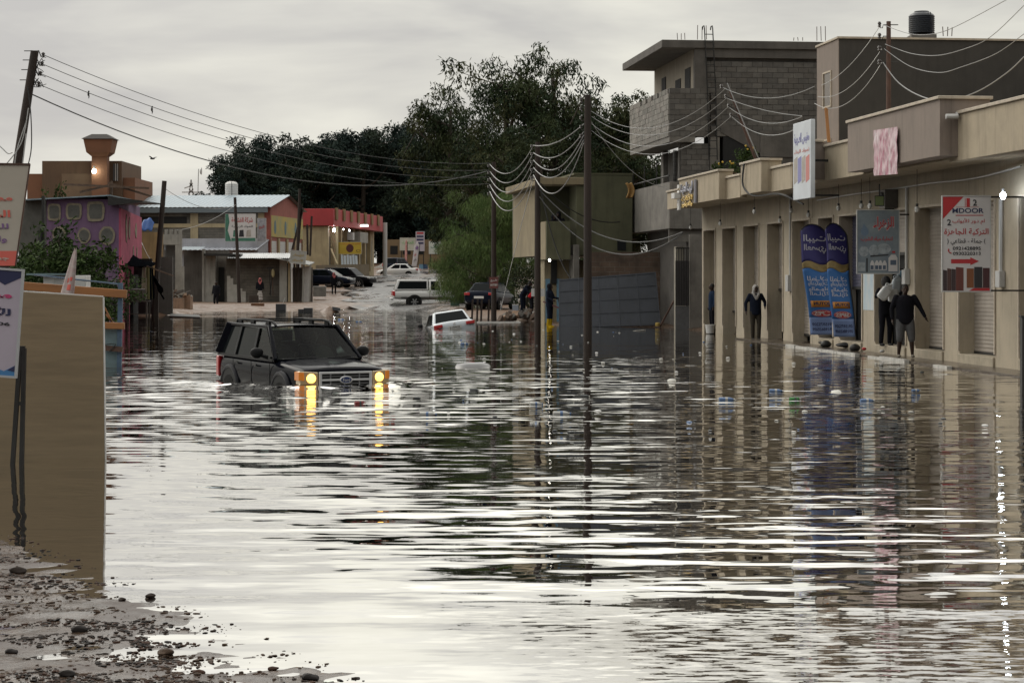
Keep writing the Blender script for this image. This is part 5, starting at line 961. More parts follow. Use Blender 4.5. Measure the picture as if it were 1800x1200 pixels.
def ring(w_, z): return [(cxx - w_, -.78 - w_ * .9, z), (cxx + w_, -.78 - w_ * .9, z), (cxx + w_, -.78 + w_ * .9, z), (cxx - w_, -.78 + w_ * .9, z)]
rr = [ring(13 * td / F, tz(277)), ring(21 * td / F, tz(270)), ring(25.5 * td / F, tz(247))]; tw.add(sum(rr, []), [(0, 1, 2, 3), (8, 9, 10, 11)] + [(k * 4 + j, k * 4 + (j + 1) % 4, k * 4 + 4 + (j + 1) % 4, k * 4 + 4 + j) for k in range(2) for j in range(4)]); tw.build('tower_bowl', BRL, bt, smooth=False)
tr_ = MB(); a = ring(28.5 * td / F, tz(247) + .01) + ring(13 * td / F, tz(238)); tr_.add(a, [(3, 2, 1, 0), (4, 5, 6, 7)] + [(j, (j + 1) % 4, (j + 1) % 4 + 4, j + 4) for j in range(4)]); tr_.build('tower_roof', mat('slate_roof', (.05, .045, .042), .8), bt, smooth=False)
w_ = MB().box(tx_(199), tx_(208), -.06, -.002, tz(318), tz(288)).build('window', mat('grey_shutter', (.09, .09, .09), .5), bt); MB().box(tx_(203), tx_(204), -.08, -.062, tz(318), tz(288)).box(tx_(206.4), tx_(207.2), -.08, -.062, tz(318), tz(288)).build('frame', WHITE, w_)
lamp(165.5, 301, td - 1.6, 'bright lit flood lamp on the brown house beside the tower', (.95, 1, .8), .16, 30, 'tower_lamp')
# ------------------------------------------------------------------ warehouse with pink gable
FW = Frame(P(472, 0, 152).x, 152, -R(6.6)); wh = thing('warehouse', 'long grey block warehouse with blue tin roof, pink gable and yellow banner', 'building', FW.w(0, 0), FW.th)
ze = zat(364, 152); zrg = zat(346, 158); LW, DW_ = 19.5, 12.0; zG = .5
WBLK = brickmat('far_blockwork', (.17, .155, .13), (.145, .132, .112), (.12, .11, .095)); PGAB = mat('faded_pink', (.37, .13, .105), .85, var=.2, vscale=.7, stain=.5); CRM = mat('cream_render', (.42, .34, .21), .85, var=.2, vscale=1.0, stain=.5)
MB().box(-LW, -.01, 0, .3, zG, ze).build('side_wall', WBLK, wh)
MB().prism([(0, zG), (DW_, zG), (DW_, ze), (DW_ / 2, zrg + .1), (0, ze)], lambda a, b, n_: (n_, a, b), -.3, .0).build('gable_wall', PGAB, wh, smooth=False)
def roofside(y0, y1, za, zb_):
    n = 110; vs = []
    for i in range(n + 1):
        x = -LW - .3 + (LW + .6) * i / n; h = .04 * (i % 2); vs += [(x, y0, za + h), (x, y1, zb_ + h)]
    return MB().add(vs, [(2 * i, 2 * i + 2, 2 * i + 3, 2 * i + 1) for i in range(n)])
TIN = mat('blue_grey_tin', (.25, .315, .36), .38, metal=.35, var=.2, vscale=1.0, stain=.2)
roofside(-.5, DW_ / 2, ze - .02, zrg + .13).build('roof', TIN, wh, ang=10); roofside(DW_ + .4, DW_ / 2 + .003, ze - .02, zrg + .13).build('roof', TIN, wh, ang=10)
MB().box(-LW, .05, -.52, -.44, ze - .42, ze - .06).build('fascia', mat('fascia_blue', (.13, .155, .17), .5), wh)
for x in (-LW + .2, -15.4, -10.8, -5.8, -.5): MB().box(x - .3, x + .3, -.06, -.002, zG, ze - .45).build('column', CRM, wh)
MB().box(-LW, -.1, -.04, -.003, ze - 1.55, ze - 1.25).build('band', CRM, wh)
for xa, xb2 in ((-10.2, -6.4), (-14.8, -11.6)): MB().box(xa, xb2, -.03, -.002, ze - 1.22, ze - .72).build('window_strip', BLACK, wh)
pz = lambda py, y: FW.z(py, 0, y); py_ = lambda px: FW.sy(px, .02)
YB = mat('yellow_banner', (.46, .34, .06), .6, var=.3, vscale=1.0, col2=(.30, .30, .14))
bn_ = MB().box(.002, .06, .15, DW_ - .3, zat(417, 155), zat(380, 155)).build('banner', YB, wh)
for i, yy in enumerate((1.9, 5.4, 9.0)): MB().prism([(yy + .35 * math.cos(R(t)), zat(400, 155) + .55 * math.sin(R(t))) for t in range(0, 360, 30)], lambda a, b, n_: (n_, a, b), .062, .07).build('print', mat('gas_bottle_blue', (.05, .14, .17), .5, var=.4, vscale=6), bn_, smooth=False)
for i, (a, b) in enumerate(((.6, 2.6), (3.6, 5.6), (6.4, 8.4), (9.4, 11.3))): corrugated(MB(), 0, a, b, zG, zat(424, 155), .12, .02).xf(Matrix.Rotation(math.pi, 4, 'Z') @ Matrix.Translation((0, -a - b, 0)) @ Matrix.Scale(1, 4)).build('roller_shutter', GREYW, wh); 
for yy in (.3, 3.1, 6.0, 8.9, 11.7): MB().box(.003, .12, yy - .25, yy + .25, zG, zat(419, 155)).build('column', CRM, wh)
MB().box(-.3, .16, -.1, .25, zG, ze).build('corner_strip', mat('rust_red', (.26, .07, .05), .8, var=.3, vscale=2), wh)
lo = zat(430, 151)
def aw(x0, x1, y0, y1, z0, z1, n, m, nm, root):
    vs = []
    for i in range(n + 1): x = x0 + (x1 - x0) * i / n; h = .045 * (i % 2); vs += [(x, y0, z0 + h), (x, y1, z1 + h)]
    return MB().add(vs, [(2 * i, 2 * i + 2, 2 * i + 3, 2 * i + 1) for i in range(n)]).build(nm, m, root, ang=10)
MB().box(-7.2, .0, -3.4, -.1, zG, zat(420, 151)).build('annexe', mat('blue_white_wall', (.40, .41, .45), .8, var=.2, vscale=1.2, stain=.4), wh); aw(-7.4, .1, -4.2, -.08, zat(440, 149), zat(421, 151), 40, mat('pale_tin', (.46, .48, .53), .45, metal=.2, var=.15, vscale=1), 'annexe_roof', wh)
o = signframe('company_billboard', 'white and green company billboard hung on the warehouse side above the annexe', P(422.5, 400, 146.5), 54 * 146.5 / F, 48 * 146.5 / F, SIGNW, -R(6)); W_, H_ = 54 * 146.5 / F, 48 * 146.5 / F
GRP = mat('green_print', (.06, .20, .14), .5, var=.4, vscale=4); flat(o, [(-W_ * .5, -H_ * .5), (-W_ * .3, -H_ * .5), (-W_ * .42, -H_ * .1), (-W_ * .36, H_ * .2), (-W_ * .4, H_ * .5), (-W_ * .5, H_ * .5)], GRP); flat(o, [(-W_ * .3, -H_ * .5), (W_ * .5, -H_ * .5), (W_ * .5, -H_ * .38), (-W_ * .3, -H_ * .38)], GRP)
lettering('شركة القشاعة', RED, o, W_ * .06, H_ * .26, W_ * .7, H_ * .24, -.008, .02); lettering('للمواد الزراعية', INK, o, W_ * .06, H_ * .04, W_ * .7, H_ * .1, -.008, .01)
for i, x in enumerate((-.16, .04, .28)): flat(o, [(W_ * x - .2, -H_ * .34), (W_ * x + .18, -H_ * .34), (W_ * x + .14, -H_ * .08), (W_ * x - .15, -H_ * .1)], (GRP, INK, TANP)[i])
o = signframe('faded_billboard', 'small faded grey billboard beside the company billboard', P(460, 404, 147), 15 * 147 / F, 40 * 147 / F, mat('faded_print', (.34, .34, .37), .6, var=.4, vscale=4), -R(10)); lettering('للبيع', RED, o, 0, .2, .4, .3, -.008)
o = thing('water_tank', 'round white plastic water tank standing behind the warehouse roof ridge', 'water tank', (P(407, 0, 160).x, 160, zat(345, 160))); pr = [(.001, 0)] + sum([[(.50, .02 + i * .14), (.515, .05 + i * .14), (.515, .1 + i * .14), (.50, .13 + i * .14)] for i in range(7)], []) + [(.46, 1.07), (.3, 1.15), (.001, 1.16)]
MB().lathe(pr, 24).build('tank_body', WHITE, o); MB().lathe([(.2, 1.155), (.2, 1.2), (.001, 1.21)], 14).build('lid', WHITE, o); MB().box(-.5, .5, -.5, .5, -1.5, -.001).build('stand', CONC, o); MB().tube([(.1, -.53, .0), (.1, -.53, .9), (.05, -.4, 1.15)], .02, 5).build('pipe', BLKM, o)
for (px, py, lab) in ((348, 297, 'thin antenna mast with a dish behind the warehouse roof'),): 
    o = thing('antenna_mast', lab, 'antenna', P(346, 348, 170)); q = o.location.copy(); MB().tube([(0, 0, -3), P(349, 297, 170) - q], .04, 6).build('mast', GREYW, o); MB().lathe([(.001, 0), (.25, .06), (.32, .16)], 14, P(351, 301, 170) - q, 'x').build('dish', GREYW, o)
o = thing('lattice_pylon', 'distant lattice power pylon behind the warehouse', 'pylon', P(336, 352, 420)); q = o.location.copy()
pp = lambda px, py: P(px, py, 420) - q
for a, b in (((331, 352), (336, 316)), ((341, 352), (336, 316)), ((332, 340), (340, 332)), ((340, 340), (332, 332)), ((320, 338), (356, 338)), ((324, 331), (336, 327)), ((333, 328), (339, 322)), ((339, 328), (333, 322)), ((331, 352), (341, 340)), ((341, 352), (331, 340))): MB().bar(pp(*a), pp(*b), .22).build('lattice_bar', GREYW, o)
# ------------------------------------------------------------------ grey shacks and stalls on the sandy bank
sk = thing('market_shack', 'row of grey block market shacks with a ragged tin awning', 'shack', (P(440, 0, 136).x, 136, 0)); K0 = sk.location.copy()
kx = lambda px: P(px, 0, 136).x - K0.x; kz = lambda py: zat(py, 136)
MB().box(kx(398), kx(494), 0, .3, 0, kz(452)).build('wall', WBLK, sk); MB().box(kx(318), kx(398) - .01, 1.2, 1.5, 0, kz(440)).build('back_wall', DCONC, sk)
MB().box(kx(359), kx(379), -.1, .5, .25, kz(447)).build('white_pier', PALE, sk); MB().box(kx(380), kx(398) - .02, .6, .9, 0, kz(445)).build('plaster_wall', CONC, sk); MB().box(kx(382), kx(392), .5, .59, 0, kz(470)).build('door', BLACK, sk)
MB().box(kx(356), kx(360), -.2, .3, 0, kz(438)).build('post', PALE, sk)
aw(kx(318), kx(356), -2.0, 1.2, kz(440), kz(434), 26, TIN, 'awning', sk); aw(kx(404), kx(512), -1.6, 1.4, kz(452) - .1, kz(445), 60, mat('shiny_tin', (.55, .56, .57), .3, metal=.4, var=.25, vscale=2), 'awning', sk)
MB().box(kx(362), kx(426), -1.0, .2, kz(450), kz(446)).build('dark_lintel', BLKM, sk)
for i, (a, b, t_) in enumerate(((399, 405, 485), (405, 410, 489), (410, 418, 500), (418, 426, 507), (426, 432, 512))): MB().box(kx(a) + .004, kx(b), -.02, -.003, 0, kz(t_)).build('whitewash_patch', mat('whitewash', (.46, .44, .40), .85, var=.2, vscale=3), sk)
MB().box(kx(493), kx(506), -.6, -.2, .1, kz(456)).build('pier', PALE, sk); MB().box(kx(498), kx(507), 1.0, 1.1, .1, kz(462)).build('blue_door', mat('deep_blue', (.03, .06, .13), .5), sk); MB().box(kx(508), kx(512), -.6, -.3, .1, kz(460)).build('post', CRM, sk)
MB().hexa([(kx(490), -2.2, kz(455)), (kx(546), -.6, kz(467)), (kx(548), 2.0, kz(462)), (kx(492), 1.5, kz(450)), (kx(490), -2.2, kz(454)), (kx(546), -.6, kz(465.5)), (kx(548), 2.0, kz(460.5)), (kx(492), 1.5, kz(449))]).build('lean_to_roof', mat('grey_sheet', (.26, .26, .25), .5, var=.3, vscale=2), sk)
for px in (516, 524, 533, 545): MB().bar((kx(px), -.5, .0), (kx(px) + .1, -.5, kz(464)), .10).build('post', WOODP if px < 530 else PALE, sk)
MB().box(kx(512), kx(547), .9, 1.1, .1, kz(470)).build('stall_back', mat('stall_back', (.16, .14, .125), .8, var=.3, vscale=3), sk); MB().box(kx(531), kx(544), .2, .3, .2, kz(468)).build('white_panel', WHITE, sk); MB().box(kx(514), kx(516.5), -.8, -.5, .1, kz(472)).build('white_strip', WHITE, sk)
MB().bar((kx(360), .2, .4), (kx(379), .2, .4), .08).build('sill', BLKM, sk)
o = signframe('stall_sign', 'tilted pale grey sign on the lean-to roof of the shacks', P(524, 452, 133.5), 27 * 133.5 / F, 22 * 133.5 / F, mat('pale_sign', (.36, .36, .33), .6, var=.2, vscale=3), 0, .04, GREYW); o.rotation_euler[1] = R(6); lettering('للإيجار', GOLD, o, 0, .12, .7, .22, -.008, .01); lettering('الأسواق', GOLD, o, 0, -.2, .7, .22, -.008, .01)
# small things on the bank: boxes, tables, crates
def bx(name, lab, cat, px, pyb, w_, h_, dpt, m, d=None, rz=0.0, parts=True, z=None, group=None):
    if d is None: d = F * CH / (pyb - HZ)
    x = (px - 900) / F * d; zz = zat(pyb, d) if z is None else z; o = thing(name, lab, cat, (x, d, zz), rz, group); W2 = w_ * d / F / 2; H2 = h_ * d / F
    MB().box(-W2, W2, -dpt / 2, dpt / 2, 0, H2).build('body', m, o, bevel=.01)
    if parts: MB().box(-W2 - .02, W2 + .02, -dpt / 2 - .02, dpt / 2 + .02, H2 + .002, H2 + .04).build('lid', GREYW if parts == 1 else m, o)
    return o
BKP = mat('black_crate', (.016, .017, .02), .4); BOXG = mat('grey_block', (.19, .185, .17), .8, var=.3, vscale=3)
bx('stone_block', 'tall grey block standing by the lean-to of the shacks', 'block', 543, 523, 12, 40, .6, BOXG, 138); bx('white_counter', 'pale counter box beside the grey block', 'counter', 562, 521, 21, 17, .8, BOXG, 142); bx('orange_box', 'orange and grey box on the sand beside the man in dark clothes', 'box', 497, 522, 13, 19, .5, OR, 138); bx('grey_box', 'grey box with a white lid on the sandy bank', 'box', 473, 526, 11, 18, .5, BOXG, 137); bx('brown_crate', 'long brown crate lying at the water edge', 'crate', 453, 543, 22, 10, .5, mat('brown_crate', (.16, .075, .035), .7, var=.3, vscale=5), 121, parts=False)
bx('dark_board', 'dark tilted board lying in front of the person in white', 'board', 446, 532, 17, 13, .1, WD2, 130, .3, False)
c_ = bx('black_crate', 'black plastic crate with a white sheet standing up in it', 'crate', 494, 546, 17, 12, .5, BKP, parts=False); MB().bar((.05, .1, .3), (.22, .1, .75), .22, .01).build('paper', WHITE, c_)
c_ = bx('black_crate', 'black broken crate lying low in shallow water', 'crate', 542, 549, 15, 8, .5, BKP, parts=False); MB().box(-.55, -.25, -.2, .2, 0, .18).build('broken_side', BKP, c_)
c_ = thing('sand_heap', 'small sand heap with a black lid at the water edge', 'heap', G(580, 548)); MB().grid(lambda u, v: ((u - .5) * 1.3, (v - .5) * 1.0, -.02 + .34 * max(0, 1 - 2.1 * math.hypot(u - .5, v - .5))), 14, 14).build('sand', GM, c_); MB().hexa([(.2, -.4, .1), (.62, -.4, .05), (.62, -.1, .05), (.2, -.1, .1), (.15, -.35, .3), (.6, -.35, .22), (.6, -.05, .22), (.15, -.05, .3)]).build('lid', BKP, c_)
o = MB().hexa([P(298, 559, 99), P(352, 560, 97), P(350, 556, 101), P(300, 554, 102), P(298, 555, 99), P(352, 557, 97), P(350, 553, 101), P(300, 551, 102)]).build('floating_board', BLKM); tag(o, 'black board floating flat near the tarp shelter', 'board')
# poles on the left bank
def lpole(xb, yb, xt, yt, d, r, lab, extra=()):
    o = thing('utility_pole', lab, 'utility pole', P(xb, yb, d)); q = o.location.copy(); MB().tube([(0, 0, -.5), (P(xt, yt, d) - q) * .5, P(xt, yt, d) - q], [r * 1.15, r, r * .85], 10).build('mast', WOODP, o)
    for a, b in extra: MB().bar(P(*a, d + .2) - q, P(*b, d + .2) - q, .14).build('brace', WOODP, o)
    return o
lpole(270, 558, 289, 318, 100.5, .14, 'bare leaning dark pole beside the tarp shelter'); lpole(421, 531, 413, 347, 132, .11, 'thin dark pole in front of the whitewashed shack wall'); lpole(521, 505, 527, 332, 143, .11, 'dark braced pole at the gable end of the warehouse', (((512, 445), (532, 368)), ((524, 440), (530, 360)), ((541, 448), (540, 395)), ((545, 450), (548, 380))))
cable(P(288, 330, 100.5), P(415, 360, 132), .6, CABL, .014, 'thin pale cable from the bare leaning pole to the thin pole'); cable(P(285, 470, 100.5), P(246, 418, 108), .4, CABL, .012, 'pale wire from the bare leaning pole to the pink house side'); cable(P(414, 360, 132), P(310, 405, 119), .3, CABL, .014, 'pale cable from the thin pole down to the portal')
# ------------------------------------------------------------------ red-fascia shops up the slope
FS = Frame(P(570, 0, 178).x, 178, -R(6.7)); rs_ = thing('red_shop', 'cream shop building with a red fascia behind the parked cars', 'building', FS.w(0, 0), FS.th); zb3 = zat(466, 178); RF = mat('red_fascia', (.40, .045, .05), .6, var=.15, vscale=.8, stain=.3); Ls = 24.0
MB().box(-3.4, -.002, 0, Ls, .4, zat(397, 178)).build('wall', CRM, rs_); MB().box(-3.6, .9, -.3, Ls, zat(397, 178) + .01, zat(367, 178)).build('fascia', RF, rs_, bevel=.03)
for i in range(7): y = .8 + i * 3.4; MB().box(.902, 1.02, y - .45, y + .45, zat(386, 178), zat(366, 178) + .05).build('fascia_rib', OCH, rs_)
for i in range(8):
    y = .9 + i * 2.9; MB().box(.0, .06, y, y + 1.5, zb3, zb3 + 2.6).build('door', mat('dark_brown_door', (.06, .05, .04), .6), rs_); MB().box(.0, .35, y - .95, y - .45, zb3 - .5, zat(397, 178)).build('pier', CRM, rs_)  # doors in an even dark brown
MB().box(-3.2, -2.2, -.03, -.002, zb3, zb3 + 2.4).build('door', BLACK, rs_)
for y in (8.5, 14): MB().box(.36, .9, y, y + .8, zb3 + 2.4, zb3 + 3.1).build('air_unit', GREYW, rs_)
MB().box(.3, 1.2, 10.5, 14.5, zb3 + 2.2, zb3 + 3.2).build('sign_box', PALE, rs_)
MB().tube([(1.4, Ls - 1.5, zb3 - 1), (1.4, Ls - 1.5, zb3 + 4.4)], .22, 10).build('corner_pipe', GREYW, rs_); MB().tube([(.6, 2.6, zb3 - .2), (.6, 2.6, zb3 + 3.7)], .14, 8).build('down_pipe', mat('cream_pipe', (.5, .45, .28), .5), rs_)
o = signframe('yellow_sign', 'yellow shop sign with a dark red emblem on the red fascia shop', P(615, 436, 181), 41 * 181 / F, 21 * 181 / F, mat('sign_yellow', (.50, .36, .04), .5, var=.1, vscale=1)); W_, H_ = 41 * 181 / F, 21 * 181 / F
flat(o, [(.35 * math.cos(R(t)), -.02 + .38 * math.sin(R(t))) for t in range(0, 360, 30)], mat('emblem', (.08, .02, .02), .6)); lettering('قطع غيار السيارات', RED, o, 0, H_ * .34, W_ * .85, H_ * .16, -.008, .01)
for i, s_ in enumerate((1.0, .75)): flat(o, [(W_ * .36 + .2 * s_ * math.cos(R(t)), -H_ * .22 + .12 * s_ * math.sin(R(t))) for t in range(0, 360, 30)], (INK, mat('sign_yellow', (0, 0, 0)))[i], y=-.004 - .003 * i)
for px, py, r, e in ((587, 404.5, .12, 60), (604, 403, .06, 40), (614, 405, .06, 40)): lamp(px, py, 179 + (px - 587) * .2, {587: 'brightest lit lamp under the red fascia', 604: 'small lit lamp in the middle of the red fascia', 614: 'small lit lamp above the yellow sign'}[px], (.95, .97, 1), r, e, 'fascia_lamp')
o = thing('tube_lamp', 'white tube lamp at the far end of the red fascia', 'lamp', P(640, 397, 190)); MB().box(-.4, .4, 0, .15, -.06, .06).build('tube', mat('lit_tube', (.9, .9, .9), .4, emit=(1, .98, .9), estr=6), o); MB().box(-.4, .4, .05, .3, .07, .2).build('housing', GREYW, o)
for i in range(6): o = MB().hexa([P(600 + i * 5, 467, 178.5), P(604 + i * 5, 467, 178.5), P(604 + i * 5, 467, 178.6), P(600 + i * 5, 467, 178.6), P(599 + i * 5, 448 + i % 2, 179.2), P(603 + i * 5, 448 + i % 2, 179.2), P(603 + i * 5, 448 + i % 2, 179.3), P(599 + i * 5, 448 + i % 2, 179.3)]).build('glass_pane', mat('grey_glass', (.22, .25, .27), .1)); tag(o, 'grey glass pane leaning in a row below the yellow sign', 'glass pane', 'glass panes below the yellow sign')
o = MB().hexa([P(555, 510, 174), P(649, 506, 176), P(649, 506, 176.4), P(555, 510, 174.4), P(555, 466, 174), P(649, 464, 176), P(649, 464, 176.4), P(555, 466, 174.4)]).build('retaining_wall', TANW if False else mat('retaining', (.24, .20, .145), .9, var=.25, vscale=1, stain=.5)); tag(o, 'tan retaining wall below the red fascia shop behind the black car', 'wall')
o = MB().bar(P(582, 437, 177.5), P(593, 464, 176.5), .14, .06).build('leaning_plank', CRM); tag(o, 'pale plank leaning against the red fascia shop', 'plank')
# ------------------------------------------------------------------ far end: ochre wall, billboards, gravel
fd = 250.0; fz = gz(P(745, 0, fd).x, fd)
oh = thing('ochre_building', 'low ochre building behind the billboards at the end of the road', 'building', (P(745, 0, fd).x, fd, fz - .3)); ox = lambda px: P(px, 0, fd).x - P(745, 0, fd).x
MB().box(ox(676), ox(812), 0, 4, 0, zat(421, fd) - fz + .3).build('wall', mat('ochre_far', (.20, .14, .08), .9, var=.3, vscale=.5), oh)
for a, b in ((686, 699), (708, 722), (735, 745), (760, 772), (785, 795)): MB().box(ox(a), ox(b), -.05, -.002, zat(447, fd) - fz + .3, zat(432, fd) - fz + .3).build('window', BLACK, oh)
c_ = thing('gravel_heap', 'grey gravel heap beside the end of the red fascia shop', 'heap', P(690, 468, 236)); MB().grid(lambda u, v: ((u - .5) * 5, (v - .5) * 4, -.3 + 1.3 * max(0, 1 - 2.05 * math.hypot(u - .5, v - .5)) + .1 * noise.noise(Vector((u * 9, v * 9, 0)))), 20, 20).build('gravel', CONC, c_)
def billboard(px0, px1, py0, py1, d, m, lab, txt=None, tm=None, legs=True, name='billboard'):
    p = P((px0 + px1) / 2, (py0 + py1) / 2, d); W_, H_ = (px1 - px0) * d / F, (py1 - py0) * d / F; o = signframe(name, lab, p, W_, H_, m); zg_ = gz(p.x, d) - .3
    if legs:
        for q in (-.4, .4): MB().bar((W_ * q, .1, -H_ / 2), (W_ * q, .1, zg_ - p.z), .1).build('leg', BLKM, o)
    if txt: lettering(txt, tm or INK, o, 0, H_ * .1, W_ * .75, H_ * .3, -.03, .01)
    return o
billboard(703, 730, 418, 440, 240, mat('bb_white', (.50, .50, .42), .6, var=.2, vscale=.8), 'wide pale billboard with green print at the end of the road', 'الخضراء', mat('bb_green', (.12, .40, .10), .6))
o = billboard(731, 746, 407, 441, 238, mat('bb_lilac', (.42, .38, .44), .6), 'tall lilac billboard with lines of dark print'); 
for i, z in enumerate((.42, .25, .08, -.1)): flat(o, [(-.4, z * 2.3 - .1), (.4, z * 2.3 - .1), (.4, z * 2.3 + .1), (-.4, z * 2.3 + .1)], NAVY if i else RED, y=-.02)
billboard(754, 779, 424, 446, 236, mat('bb_pale', (.50, .54, .50), .6, var=.15, vscale=.8), 'white map billboard with pale green print', 'دليل', GRP); o = billboard(789, 800, 427, 449, 234, mat('bb_white2', (.52, .50, .44), .6), 'narrow cream billboard with a round grey emblem'); flat(o, [(.22 * math.cos(R(t)), .25 + .22 * math.sin(R(t))) for t in range(0, 360, 30)], mat('emblem_grey', (.25, .24, .22), .6), y=-.02)
def feather(px, pyb, pyt, d, w_, lean, m, lab):
    o = thing('feather_flag', lab, 'flag', P(px, pyb, d)); H_ = (pyb - pyt) * d / F
    MB().grid(lambda u, v: (lean * v + (u - .5) * w_ * (1 if v < .85 else (1 - v) / .15 * .9 + .1), .04 * math.sin(v * 7 + u * 3), H_ * v), 4, 14).build('cloth', m, o, solid=.02); MB().tube([(w_ * .5, 0, -1.2), (lean + w_ * .5, 0, H_ * .9)], .03, 5).build('pole', BLKM, o); return o, H_
feather(713.5, 461, 421, 226, .26, .05, mat('feather_red', (.50, .36, .34), .6, var=.6, vscale=2, col2=(.45, .07, .05)), 'narrow red and white feather flag behind the white sedan')
o, H_ = feather(728, 470, 425, 216, .55, .35, mat('feather_white', (.56, .53, .54), .6, var=.1, vscale=3), 'wide white feather flag with purple emblem behind the white sedan'); flat(o, [(.12, H_ * .75), (.30, H_ * .68), (.5, H_ * .78), (.32, H_ * .85)], PURP, y=-.07); lettering('عرض', RED, o, .12, H_ * .5, .3, .35, -.07); lettering('خاص', INK, o, .1, H_ * .3, .3, .35, -.07)
for i, px in enumerate((741, 748, 766)): o = bx('blue_barrel' if i < 2 else 'rubber_tyre', ('blue barrel beside the road below the map billboard', 'dark blue barrel next to the other barrel below the map billboard', 'black tyre lying near the barrels')[i], ('barrel', 'barrel', 'tyre')[i], px, 473, 8, 8, .6, (BLUED, mat('deep_blue', (0, 0, 0)), BLKM)[i], 222, parts=2)
# ------------------------------------------------------------------ vehicles
GLASS = mat('car_glass_dark', (.006, .008, .009), .06, spec=.035); TYRE = mat('tyre', (.010, .010, .010), .8, bump=.3, spec=.1); RIM = mat('rim', (.32, .32, .33), .3, metal=.7); CHROME = mat('chrome', (.62, .62, .63), .3, metal=.35); TRIM = mat('black_trim', (.010, .010, .011), .5, spec=.12); REDL = mat('tail_red', (.42, .012, .015), .2, coat=.5)
def loft(stations, cuts=0):
    """stations (x, half width, z bottom, z top): body shell with rounded shoulders; returns MB"""
    mb = MB(); ring = []
    for x, w_, zb, zt in stations:
        h = zt - zb; half = [(0, zb), (w_ * .80, zb), (w_ * .965, zb + h * .14), (w_, zb + h * .42), (w_ * .995, zb + h * .66), (w_ * .965, zb + h * .86), (w_ * .90, zb + h * .965), (w_ * .70, zt), (w_ * .35, zt + .012), (0, zt + .016)]
        ring.append([(x, -y, z) for y, z in half] + [(x, y, z) for y, z in half[-2:0:-1]])
    n = len(ring[0]); vs = sum(ring, []); fs = [(i * n + j, i * n + (j + 1) % n, (i + 1) * n + (j + 1) % n, (i + 1) * n + j) for i in range(len(ring) - 1) for j in range(n)]
    fs += [tuple(range(n)), tuple((len(ring) - 1) * n + j for j in range(n))[::-1]]
    return mb.add(vs, fs)
def quadpanel(c, u0, u1, v0, v1, off, r=.0, n=1):
    """part of the bilinear face c=(p00,p10,p11,p01) pushed out by off; returns polygon"""
    p00, p10, p11, p01 = [Vector(q) for q in c]; nrm = (p10 - p00).cross(p01 - p00).normalized()
    f = lambda u, v: p00.lerp(p10, u).lerp(p01.lerp(p11, u), v) + nrm * off
    return f, nrm
def panel(c, u0, u1, v0, v1, off=.006, th=.004, slant=(0, 0)):
    f, nrm = quadpanel(c, u0, u1, v0, v1, off); k = 6; mb = MB()
    def g(u, v): return f(u0 + (u1 - u0) * u + slant[0] * v * (1 - u) + slant[1] * v * u, v0 + (v1 - v0) * v)
    return mb.grid(lambda u, v: tuple(g(u, v)), k, 4)
def wheel(root, x, y, r, wdt=.22, spokes=6):
    s = 1 if y > 0 else -1; w_ = MB().lathe([(r * .62, -wdt / 2), (r * .93, -wdt / 2), (r, -wdt * .35), (r, wdt * .35), (r * .93, wdt / 2), (r * .62, wdt / 2)], 24, (x, y, r), 'y').build('wheel', TYRE, root)
    rm = MB().lathe([(r * .62, -.02), (r * .64, .03), (r * .55, .02), (.001, .02)], 20, (x, y + s * (wdt / 2 - .05), r), 'y')
    for k in range(spokes): a = 2 * math.pi * k / spokes; rm.bar((x, y + s * wdt / 2, r), (x + math.cos(a) * r * .58, y + s * (wdt / 2 - .01), r + math.sin(a) * r * .58), .07, .03, up=(0, 1, 0))
    rm.build('rim', RIM, w_); return w_
